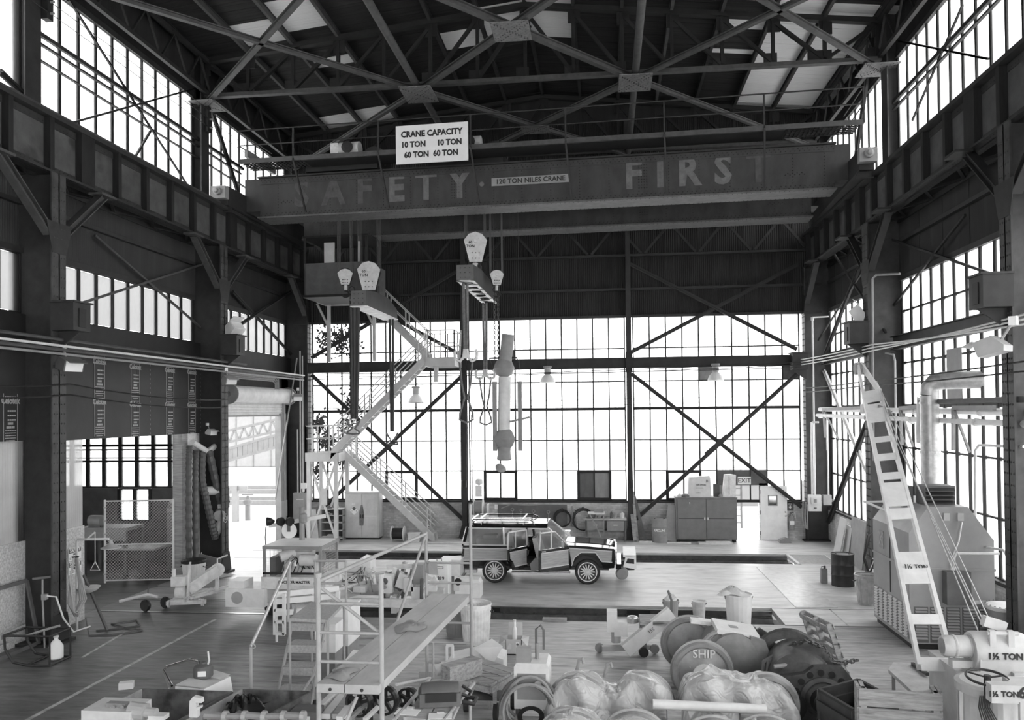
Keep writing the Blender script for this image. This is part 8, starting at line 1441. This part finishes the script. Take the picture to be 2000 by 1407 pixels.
MB().tube(arc(mc + V((-.25, -.45, .15)), .3, 0, 2 * pi, 18, (1, .2, 0), (0, .3, 1)), .04, 7).tube(arc(mc + V((-.2, -.38, .2)), .25, 0, 2 * pi, 18, (1, .2, 0), (0, .3, 1)), .04, 7).build('lead_cable', 'mid_grey', ws)
# traction motor on the floor
tm = T('traction_motor', 'dark greasy traction motor with a chain and an axle stub on the floor', 'motor', (0, 0, 0)); c = V((at(1590, 1340, Y=13.6).x, 14.2, .5)); 
MB().lathe([(.4, -.6), (.52, -.5), (.55, 0), (.5, .45), (.4, .6)], c + V((-.1, .1, .05)), (.12, 1, 0), 22).build('shell', 'motor_dark', tm, smooth=True)
fp = [(-.62, -.45), (-.65, .1), (-.55, .22), (-.15, .3), (.0, .42), (.45, .42), (.62, .2), (.65, -.25), (.5, -.48)]; MB().prism(fp, c + V((0, -.62, 0)), (1, 0, 0), (0, 0, 1), (0, .14, 0)).build('end_plate', 'motor_dark', tm)
for k in range(7): a = .35 + k * .42; MB().lathe([(.055, 0), (.055, .006)], c + V((.12 + .42 * cos(a), -.621, -.1 + .42 * sin(a))), (0, -1, 0), 12).build('port_hole', 'black', tm)
MB().lathe([(.36, 0), (.36, .05), (.3, .08), (.27, .06), (.24, .1)], c + V((.12, -.62, -.1)), (0, -1, 0), 26).build('bearing_ring', 'motor_dark', tm); MB().lathe([(.22, 0), (.2, .2), (.16, .22), (.13, .55), (.12, .56)], c + V((.12, -.68, -.1)), (0, -1, 0), 20).build('axle_stub', 'black_gloss', tm, smooth=True); MB().lathe([(.24, 0), (.24, .08), (.19, .08)], c + V((-.38, -.62, -.22)), (0, -1, 0), 20).build('suspension_bore', 'black', tm)
MB().lathe([(.2, -.3), (.26, 0), (.2, .3)], c + V((.1, .0, .4)), (1, .1, 0), 14).build('top_dome', 'motor_dark', tm, smooth=True); MB().lathe([(.6, -.04), (.63, .02), (.59, .08), (.45, .08), (.45, -.04)], c + V((-.15, .6, .08)), (.1, 1, 0), 30, True).build('gear_case', 'motor_dark', tm)
for k in range(6): MB().tube([c + V((-.75 + .07 * k, -.2, .05)), c + V((-.7 + .08 * k, -.1, .32)), c + V((-.4 + .1 * k, .1, .42)), c + V((-.1 + .06 * k, .2, .4))], .035, 6).build('lead_cable', 'dark_grey', tm)
MB().cyl(c + V((-.6, -.45, .35)), c + V((.05, -.4, .42)), .035, 8).build('pipe', 'mid_grey', tm)
b = MB(); pts = [c + V((-.25, -.1, .62)), c + V((0, -.2, .72)), c + V((.25, -.25, .62)), c + V((.35, -.45, .45)), c + V((.5, -.4, .42)), c + V((.8, -.3, .45))]
for i in range(len(pts) - 1):
    for k in range(5): p0 = pts[i].lerp(pts[i + 1], k / 5); d_ = (pts[i + 1] - pts[i]).normalized(); n_ = V((0, 0, 1)) if k % 2 else V((0, 0, 1)).cross(d_).normalized(); b.tube([p0 + d_ * .05 * cos(a) + n_ * .035 * sin(a) for a in [j * pi / 3 for j in range(7)]], .014, 4)
o = b.build('lashing_chain', 'chain'); tag(o, 'heavy chain draped over the dark traction motor', 'chain')
# plastic wrapped wheelsets
mp_ = bpy.data.materials.new('plastic_film'); mp_.use_nodes = True; N = mp_.node_tree.nodes; L = mp_.node_tree.links; bs = N['Principled BSDF']; bs.inputs['Base Color'].default_value = (.5, .5, .5, 1); bs.inputs['Roughness'].default_value = .22; bs.inputs['Specular IOR Level'].default_value = .6
tr_ = N.new('ShaderNodeBsdfTransparent'); mx_ = N.new('ShaderNodeMixShader'); mx_.inputs[0].default_value = .12; no_ = N.new('ShaderNodeTexNoise'); no_.inputs['Scale'].default_value = 4; no_.inputs['Distortion'].default_value = 2.5; no_.inputs['Detail'].default_value = 1; bp_ = N.new('ShaderNodeBump'); bp_.inputs['Strength'].default_value = .7; bp_.inputs['Distance'].default_value = .05; tc_ = N.new('ShaderNodeTexCoord'); L.new(tc_.outputs['Object'], no_.inputs['Vector']); L.new(no_.outputs[0], bp_.inputs['Height']); L.new(bp_.outputs[0], bs.inputs['Normal'])
L.new(bs.outputs[0], mx_.inputs[1]); L.new(tr_.outputs[0], mx_.inputs[2]); L.new(mx_.outputs[0], N['Material Output'].inputs[0]); MATS['plastic_film'] = mp_
def film(lb, loc, L_, W, shapes, seed, nx=96, ny=56):
    """film draped over discs: height = hull of the shapes, pulled down at the hem, with fold ridges"""
    rr_ = random.Random(seed); folds = [(rr_.uniform(0, 6.28), rr_.uniform(3, 9), rr_.uniform(0, 6.28), rr_.uniform(.5, 1)) for _ in range(7)]; v_ = []; f_ = []
    def hh(x, y):
        best = 0
        for cx_, y0, y1, r in shapes:
            dx_ = abs(x - cx_); 
            if dx_ >= r * 1.35: continue
            z = r + math.sqrt(max(r * r - min(dx_, r) ** 2, 0)) if dx_ < r else r * max(0, 1 - (dx_ - r) / (.35 * r))
            dy_ = max(y0 - y, y - y1, 0); z *= max(0, 1 - (dy_ / .3) ** 1.2) if dy_ < .3 else 0
            best = max(best, z)
        return best
    for i in range(nx):
        for j in range(ny):
            x, y = (i / (nx - 1) - .5) * L_, (j / (ny - 1) - .5) * W; z = hh(x, y)
            s_ = 0
            for k in range(-2, 3): s_ += hh(x + k * .09, y) + hh(x, y + k * .07)
            z = .5 * z + .5 * s_ / 10
            fo = sum(abs(sin((cos(a) * x + sin(a) * y) * b_ + c2 + 1.2 * sin(3 * x + 2 * y + a))) ** 7 * w_ for a, b_, c2, w_ in folds) / 7
            v_.append((x + .05 * sin(9 * z + seed) * .3, y + .07 * sin(11 * x + z * 4) * (1 if z > .05 else .3), max(.01, z + (fo - .3) * .17 * min(1, z * 2))))
    for i in range(nx - 1):
        for j in range(ny - 1): f_.append((i * ny + j, (i + 1) * ny + j, (i + 1) * ny + j + 1, i * ny + j + 1))
    o = MB().add(v_, f_).build('plastic_sheet', 'plastic_film', smooth=True); o.location = loc; return tag(o, lb, 'plastic sheet', 'clear plastic sheets over wheelsets')
def wset(name, lb, cs, r=.48):
    t = T(name, lb, 'wheelset', (0, 0, 0), 0, 'wheelsets under plastic')
    for c in cs: rwheel(t, V(c), (0.05, 1, 0), r)
    MB().cyl(V(cs[0]), V(cs[-1]), .09, 12).build('axle', 'wheel_steel', t)
R1, R2 = 12.75, 11.2
xs = [at(1130, 1340, Y=R1).x, at(1255, 1340, Y=R1).x, at(1385, 1340, Y=R1).x, at(1500, 1340, Y=R1).x]
wset('wrapped_wheelset', 'rail wheels under plastic at the left of the back row', [(xs[0], R1 - .1, .5), (xs[1], R1 + .1, .5)]); wset('wrapped_wheelset', 'rail wheels under plastic at the right of the back row', [(xs[2], R1 - .1, .52), (xs[3], R1 + .1, .52)])
film('plastic sheet over the two left wheels of the back row', ((xs[0] + xs[1]) / 2, R1, 0), 2.35, 1.2, [(xs[0] - (xs[0] + xs[1]) / 2, -.35, .25, .5), (xs[1] - (xs[0] + xs[1]) / 2, -.2, .35, .5), (0, -.3, .3, .4)], 1)
film('large plastic sheet over the motor and wheel in the back row', ((xs[2] + xs[3]) / 2, R1 + .05, 0), 2.6, 1.4, [(xs[2] - (xs[2] + xs[3]) / 2 + .05, -.3, .3, .54), (0, -.35, .35, .5), (xs[3] - (xs[2] + xs[3]) / 2 - .1, -.3, .3, .5)], 2)
ys = [at(1115, 1400, Y=R2).x, at(1240, 1400, Y=R2).x, at(1395, 1400, Y=R2).x, at(1500, 1400, Y=R2).x]
wset('wrapped_wheelset', 'rail wheels under plastic at the left bottom of the picture', [(ys[0], R2, .48), (ys[1], R2 + .1, .46)]); wset('wrapped_wheelset', 'rail wheels under plastic at the right bottom of the picture', [(ys[2], R2, .44), (ys[3], R2 + .1, .44)])
film('plastic sheet over the two left wheels at the bottom', ((ys[0] + ys[1]) / 2, R2, 0), 2.1, 1.1, [(ys[0] - (ys[0] + ys[1]) / 2, -.3, .25, .49), (ys[1] - (ys[0] + ys[1]) / 2, -.2, .3, .47), (0, -.25, .25, .38)], 3); film('plastic sheet over the two right wheels at the bottom', ((ys[2] + ys[3]) / 2, R2, 0), 1.9, 1.1, [(ys[2] - (ys[2] + ys[3]) / 2, -.3, .25, .45), (ys[3] - (ys[2] + ys[3]) / 2, -.2, .3, .45), (0, -.25, .25, .36)], 6)
a, b_ = at(1275, 1376, Y=11.9), at(1445, 1384, Y=11.9); o = MB().cyl(a, b_ + (b_ - a) * .3, .07, 14).build('axle_shaft', 'light_grey', smooth=True); tag(o, 'pale axle shaft lying between the plastic wrapped wheels', 'axle'); MB().box(a.x + .2, a.x + .4, a.y - .1, a.y + .1, 0, a.z - .05).build('rest_block', 'wood', o); MB().box(b_.x, b_.x + .2, a.y - .1, a.y + .1, 0, b_.z - .06).build('rest_block', 'wood', o)
for i, (px, py) in enumerate(((1125, 1290), (1180, 1298))):
    o = MB().tube([at(px, py + 25, Y=13.1), at(px + 6, py, Y=13.1), at(px + 12, py - 3, Y=13.1), at(px + 15, py + 6, Y=13.1)], .03, 6).build('lever_handle', 'mid_grey'); tag(o, ['left', 'right'][i] + ' curved lever sticking up behind the plastic sheet', 'lever')
# pallet and crates
t = T('wood_pallet', 'wooden pallet standing tilted beside the dark motor', 'pallet', at(1652, 1325, Z=0) + V((-.12, .45, 0)), .25); M_ = Matrix.Rotation(-.32, 3, 'Y')
def pb(c, sz, nm): mb = MB().cb(c, sz); mb.v = [tuple(M_ @ V(v)) for v in mb.v]; mb.build(nm, 'old_wood', t)
for y in (-.5, 0, .5): pb((0, y, .55), (.1, .05, 1.1), 'stringer')
for k in range(6): pb((.06, 0, .08 + k * .19), (.02, 1.1, .1), 'slat')
for k in range(3): pb((-.06, 0, .08 + k * .47), (.02, 1.1, .1), 'slat')
mat('crate_steel', .05, .4, .2, .3, 5)
cr_ = T('steel_crate', 'dark corrugated steel crate at the bottom right', 'crate', (0, 0, 0)); z = .95
K = [at(1600, 1348, Z=z), at(1677, 1329, Z=z), at(1750, 1368, Z=z), at(1668, 1388, Z=z)]
for i in range(4):
    a, b_ = K[i], K[(i + 1) % 4]; 
    for k in range(6): z0 = .1 + k * .142; MB().bar(V((a.x, a.y, z0 + .07)), V((b_.x, b_.y, z0 + .07)), .02 if k % 2 else .1, .142).build('corrugation', 'crate_steel', cr_)
    MB().bar(a, b_, .05, .04).build('rim', 'steel_mid', cr_); MB().bar((a.x, a.y, 0), a, .06, .06, (0, 1, 0)).build('corner_post', 'crate_steel', cr_)
MB().add([(v.x, v.y, .1) for v in K], [(0, 1, 2, 3)]).build('floor_plate', 'crate_steel', cr_)
wc = T('wood_crate', 'weathered wooden crate in front of the steel crate', 'crate', (0, 0, 0)); z = 1.38; a, b_ = at(1677, 1344, Z=z), at(1838, 1354, Z=z); a2 = at(1690, 1400, Y=a.y)
mat('crate_wood', .27, .8, 0, .35, 3, (1, 4, 9), stain=(.12, .6, 2.5))
for k in range(5): MB().bar((a.x, a.y - .0, z - .12 - k * .25), (b_.x, b_.y, z - .12 - k * .25), .04, .222).build('side_board', 'crate_wood', wc)
for v, s in ((a, .06), (b_, -.06)): MB().bar((v.x + s, v.y + .03, 0), (v.x + s, v.y + .03, z), .08, .08, (0, 1, 0)).build('corner_post', 'crate_wood', wc); MB().bar((v.x + s, v.y, z - .02), (v.x + s + .05, v.y + .3, z - .02), .05, .04).build('end_rail', 'crate_wood', wc)
for k in range(5): MB().bar((b_.x, b_.y, z - .12 - k * .25), (b_.x + .05, b_.y + .3, z - .12 - k * .25), .04, .235).bar((a.x, a.y, z - .12 - k * .25), (a.x + .05, a.y + .3, z - .12 - k * .25), .04, .235).build('end_board', 'crate_wood', wc)
# portable crane with its boom
pc = T('portable_crane', 'pale portable crane marked 1 1/2 TON with a long slotted boom', 'crane', (0, 0, 0)); CP_ = mat('crane_pale', .5, .45, 0, .14, 3, stain=(.4, .64, 2.5))
CM = 'crane_pale'; z = 1.35; k0, k1 = at(1814, 1273, Z=z), at(1866, 1313, Z=z); k2 = at(1960, 1300, Z=z)
MB().box(k0.x, k0.x + 1.5, k1.y, k0.y, .45, z).build('body', CM, pc); MB().box(k0.x - .01, k0.x + 1.5, k1.y - .01, k0.y + .01, z, z + .02).build('body_top', CM, pc); MB().box(k0.x + .02, k0.x + .9, k1.y - .03, k1.y, .6, z - .03).build('side_door', CM, pc)
MB().box(k0.x - .05, k0.x + 2, k1.y - 1.4, k0.y + .05, .3, .45).build('chassis', CM, pc)
for x in (k0.x + .3, k0.x + 1.4):
    for y in (k1.y - 1.0, k0.y - .3): MB().lathe([(.1, -.1), (.28, -.1), (.3, 0), (.28, .1), (.1, .1)], (x, y, .3), (1, 0, 0), 16).build('wheel', 'rubber', pc)
m0, m1 = at(1842, 1262, Y=12.0), at(1912, 1262, Y=12.0); MB().lathe([(.06, -.02), (.13, -.02), (.15, .02), (.15, .5), (.12, .56)], m0, (1, 0, 0), 18).build('motor', CM, pc, smooth=True); MB().lathe([(.155, 0), (.16, .02), (.155, .04)], m0 + V((.12, 0, 0)), (1, 0, 0), 18).lathe([(.155, 0), (.16, .02), (.155, .04)], m0 + V((.32, 0, 0)), (1, 0, 0), 18).build('motor_band', 'grey_paint', pc); MB().lathe([(.11, 0), (.02, -.01)], m0 - V((.025, 0, 0)), (1, 0, 0), 16).build('motor_cap', 'mid_grey', pc); MB().cb(m0 + V((.25, -.05, -.22)), (.35, .14, .1)).build('gear_foot', CM, pc)
d0 = at(1945, 1272, Y=12.0); MB().lathe([(.25, -.35), (.27, -.3), (.27, .3), (.25, .36)], d0, (1, 0, 0), 22).build('winch_drum', CM, pc, smooth=True); MB().prism([(-.32, -.3), (.32, -.3), (.32, -.05), (-.32, -.05)], d0 + V((0, -.26, 0)), (1, 0, 0), (0, 0, 1), (0, .1, 0)).build('winch_cover', CM, pc); text('stencil', '1½ TON', .12, 'sign_ink', face(d0 + V((.0, -.275, .0)), (1, 0, 0), (0, 0, 1)), pc, bold=.004); MB().box(d0.x - .4, d0.x + .4, d0.y - .15, d0.y + .15, z, d0.z - .2).build('winch_stand', 'grey_paint', pc)
for x in (-.14, .1): MB().box(d0.x + x - .04, d0.x + x + .04, d0.y - .24, d0.y - .16, d0.z + .12, d0.z + .34).build('bearing_block', CM, pc)
MB().cyl(d0 + V((-.2, -.2, .3)), d0 + V((.2, -.2, .3)), .03, 8).build('guide_shaft', CM, pc); MB().cb(d0 + V((-.02, 0, .38)), (.3, .12, .14), Matrix.Rotation(.3, 3, 'Y')).build('fairlead', CM, pc); MB().cb(d0 + V((.25, -.25, -.28)), (.35, .2, .16)).build('gear_box', CM, pc)
# column, steering wheel, control box
cy0 = at(1915, 1335, Y=10.9); MB().cyl((cy0.x + .15, 10.95, .45), (cy0.x + .15, 10.95, cy0.z), .32, 20).build('slew_column', CM, pc); MB().lathe([(.42, 0), (.42, .1), (.36, .12)], (cy0.x + .15, 10.95, cy0.z - .1), n=24).build('slew_ring', 'grey_paint', pc)
for x in (-.15, .05, .3): MB().box(cy0.x + x, cy0.x + x + .06, 10.54, 10.6, .45, cy0.z - .1).build('column_rib', CM, pc)
sw = at(1928, 1324, Y=10.45); MB().tube(arc(sw, .23, 0, 2 * pi, 24, (1, 0, 0), (0, 1, .12)), .016, 6).build('steering_wheel', 'black', pc); MB().cyl(sw - V((0, 0, .3)), sw + V((0, 0, .03)), .04, 10).build('steering_hub', 'black', pc)
for a in (.3, 2.4, 4.5): MB().bar(sw, sw + V((.22 * cos(a), .22 * sin(a), .12 * .22 * sin(a))), .025, .015).build('wheel_spoke', 'black', pc)
b0, b1 = at(1937, 1374, Y=10.1), at(1990, 1340, Y=10.1); bx = MB().box(b0.x, b1.x, 10.1, 10.25, b0.z, b1.z).build('control_box', CM, pc); text('stencil', '1½ TON', .09, 'sign_ink', face(((b0.x + b1.x) / 2 - .02, 10.095, (b0.z + b1.z) / 2), (1, 0, 0), (0, 0, 1)), pc, bold=.003); MB().box(b1.x, b1.x + .3, 10.15, 10.5, b0.z, b1.z - .02).build('side_box', CM, pc); text('stencil', '6', .18, 'sign_ink', face((b1.x + .06, 10.145, (b0.z + b1.z) / 2), (1, 0, 0), (0, 0, 1)), pc, bold=.006)
MB().cyl(at(1868, 1324, Y=11.2), at(2010, 1325, Y=11.2), .02, 6).build('control_rod', 'light_grey', pc); MB().cyl((b0.x + .2, 10.5, .45), (b0.x + .2, 10.5, b0.z), .1, 12).build('hydraulic_post', 'mid_grey', pc)
for k in range(7): MB().tube([(b0.x - .02 + .02 * k, 10.35, b0.z), (b0.x - .06 + .02 * k, 10.3, b0.z - .12), (b0.x - .02 + .03 * k, 10.3, b0.z - .3)], .008, 5).build('wire', 'black', pc)
# boom: two channels tied by plates
B0a, B0b = at(1795, 1272, Y=12.6), at(1862, 1262, Y=12.6); Bm = at(1783, 1050, Y=15.2); T0a, T0b = at(1686, 770, Y=18.4), at(1718, 765, Y=18.4); tip = at(1677, 712, Y=19.2)
B0a.z = B0b.z = 1.25; ub = (T0a - B0a)
bm = MB().bar(B0a, T0a, .06, .14).build('boom_channel', 'light_grey', pc); MB().bar(B0b, T0b, .06, .14).build('boom_channel', 'light_grey', pc)
def bp4(u0, u1, nm='boom_plate', m_='light_grey'):
    a, b_, c_, d_ = B0a.lerp(T0a, u0), B0b.lerp(T0b, u0), B0b.lerp(T0b, u1), B0a.lerp(T0a, u1); o_ = V((0, -.07, .03)); P_ = [a + o_, b_ + o_, c_ + o_, d_ + o_]; q = V((0, .02, -.01))
    return MB().add([tuple(v) for v in P_] + [tuple(v + q) for v in P_], [(0, 1, 2, 3), (7, 6, 5, 4), (0, 4, 5, 1), (1, 5, 6, 2), (2, 6, 7, 3), (3, 7, 4, 0)]).build(nm, m_, pc)
def U(py): return (1267 - py) / (1267 - 768)
for py0, py1 in ((1272, 1255), (1212, 1198), (1154, 1104), (1048, 1028), (1024, 978), (972, 958), (932, 918), (892, 880), (845, 800), (795, 765)):
    pl_ = bp4(U(py0), U(py1))
text('stencil', '1½ TON', .1, 'sign_ink', face((B0a.lerp(T0a, U(1128)) + B0b.lerp(T0b, U(1128))) / 2 + V((.02, -.09, .03)), (1, 0, -.02), (-.1, .3, .9)), pc, bold=.003)
for s, e in ((T0a, -.06), (T0b, .0)): MB().bar(s, V((tip.x + (.05 if s is T0b else -.02), tip.y, tip.z)), .05, .12).build('boom_head', 'light_grey', pc)
MB().cyl(tip + V((-.08, 0, -.1)), tip + V((.12, 0, -.1)), .14, 14).build('head_sheave', 'mid_grey', pc); hb = at(1722, 808, Y=17.9); MB().cb(hb, (.3, .16, .26), Matrix.Rotation(.5, 3, 'Y')).build('sheave_block', 'dark_grey', pc); MB().bar(at(1703, 780, Y=18.2), hb, .12, .1).build('block_hanger', 'steel_mid', pc); MB().cyl(hb + V((.05, 0, -.1)), hb + V((.2, 0, -.5)), .03, 6).build('spring', 'dark_grey', pc)
for k, (a, b_) in enumerate(((at(1718, 770, Y=18.3), at(1915, 1245, Y=12.2)), (at(1722, 800, Y=17.9), at(1920, 1225, Y=12.1)), (at(1728, 815, Y=17.8), at(1926, 1225, Y=12.1)), (at(1712, 745, Y=18.7), at(1942, 1232, Y=12.05)))): MB().cyl(a, b_, .01, 5).build('hoist_rope', 'grey_paint', pc)
# tread plate trolley beside the crane
t = T('plate_trolley', 'low tread plate trolley left of the portable crane', 'trolley', (0, 0, 0)); z = .55; q = [at(1735, 1308, Z=z), at(1783, 1352, Z=z), at(1840, 1345, Z=z), at(1815, 1295, Z=z), at(1745, 1294, Z=z)]
MB().add([tuple(v) for v in q] + [tuple(v - V((0, 0, .06))) for v in q], [(0, 1, 2, 3, 4), (9, 8, 7, 6, 5)] + [(i, 5 + i, 5 + (i + 1) % 5, (i + 1) % 5) for i in range(5)]).build('deck', 'plate_steel', t)
for v in (q[0], q[1], q[2], q[3]): w_ = v.lerp((q[0] + q[2]) / 2, .2); MB().cyl((w_.x, w_.y, .08), (w_.x, w_.y, z - .06), .03, 6).build('stem', 'mid_grey', t); MB().lathe([(.08, -.03), (.08, .03)], (w_.x, w_.y, .08), (1, 0, 0), 12).build('caster', 'black', t)
o = MB().bar(at(1782, 1297, Z=.58), at(1812, 1318, Z=.6), .05, .05).build('dark_bar', 'black'); tag(o, 'short dark bar lying on the tread plate trolley', 'bar')
# move every origin to the base of its thing
for o in list(COL.objects):
    if '_o' in o: del o['_o']
    if o.parent or o.type not in ('MESH', 'EMPTY') or o.location.length > 1e-6 or abs(o.rotation_euler.z) > 1e-6: continue
    ms = ([(o, Matrix())] if o.type == 'MESH' else []) + [(c, c.matrix_basis) for c in o.children if c.type == 'MESH']
    P = [M_ @ V(b_) for c, M_ in ms for b_ in c.bound_box]
    if not P: continue
    lo = [min(p[i] for p in P) for i in range(3)]; hi = [max(p[i] for p in P) for i in range(3)]
    B = V(((lo[0] + hi[0]) / 2, (lo[1] + hi[1]) / 2, lo[2]))
    if o.type == 'MESH':
        if o.data.users > 1: continue
        o.data.transform(Matrix.Translation(-B))
    o.location = B
    for c in o.children: c.location = c.location - B
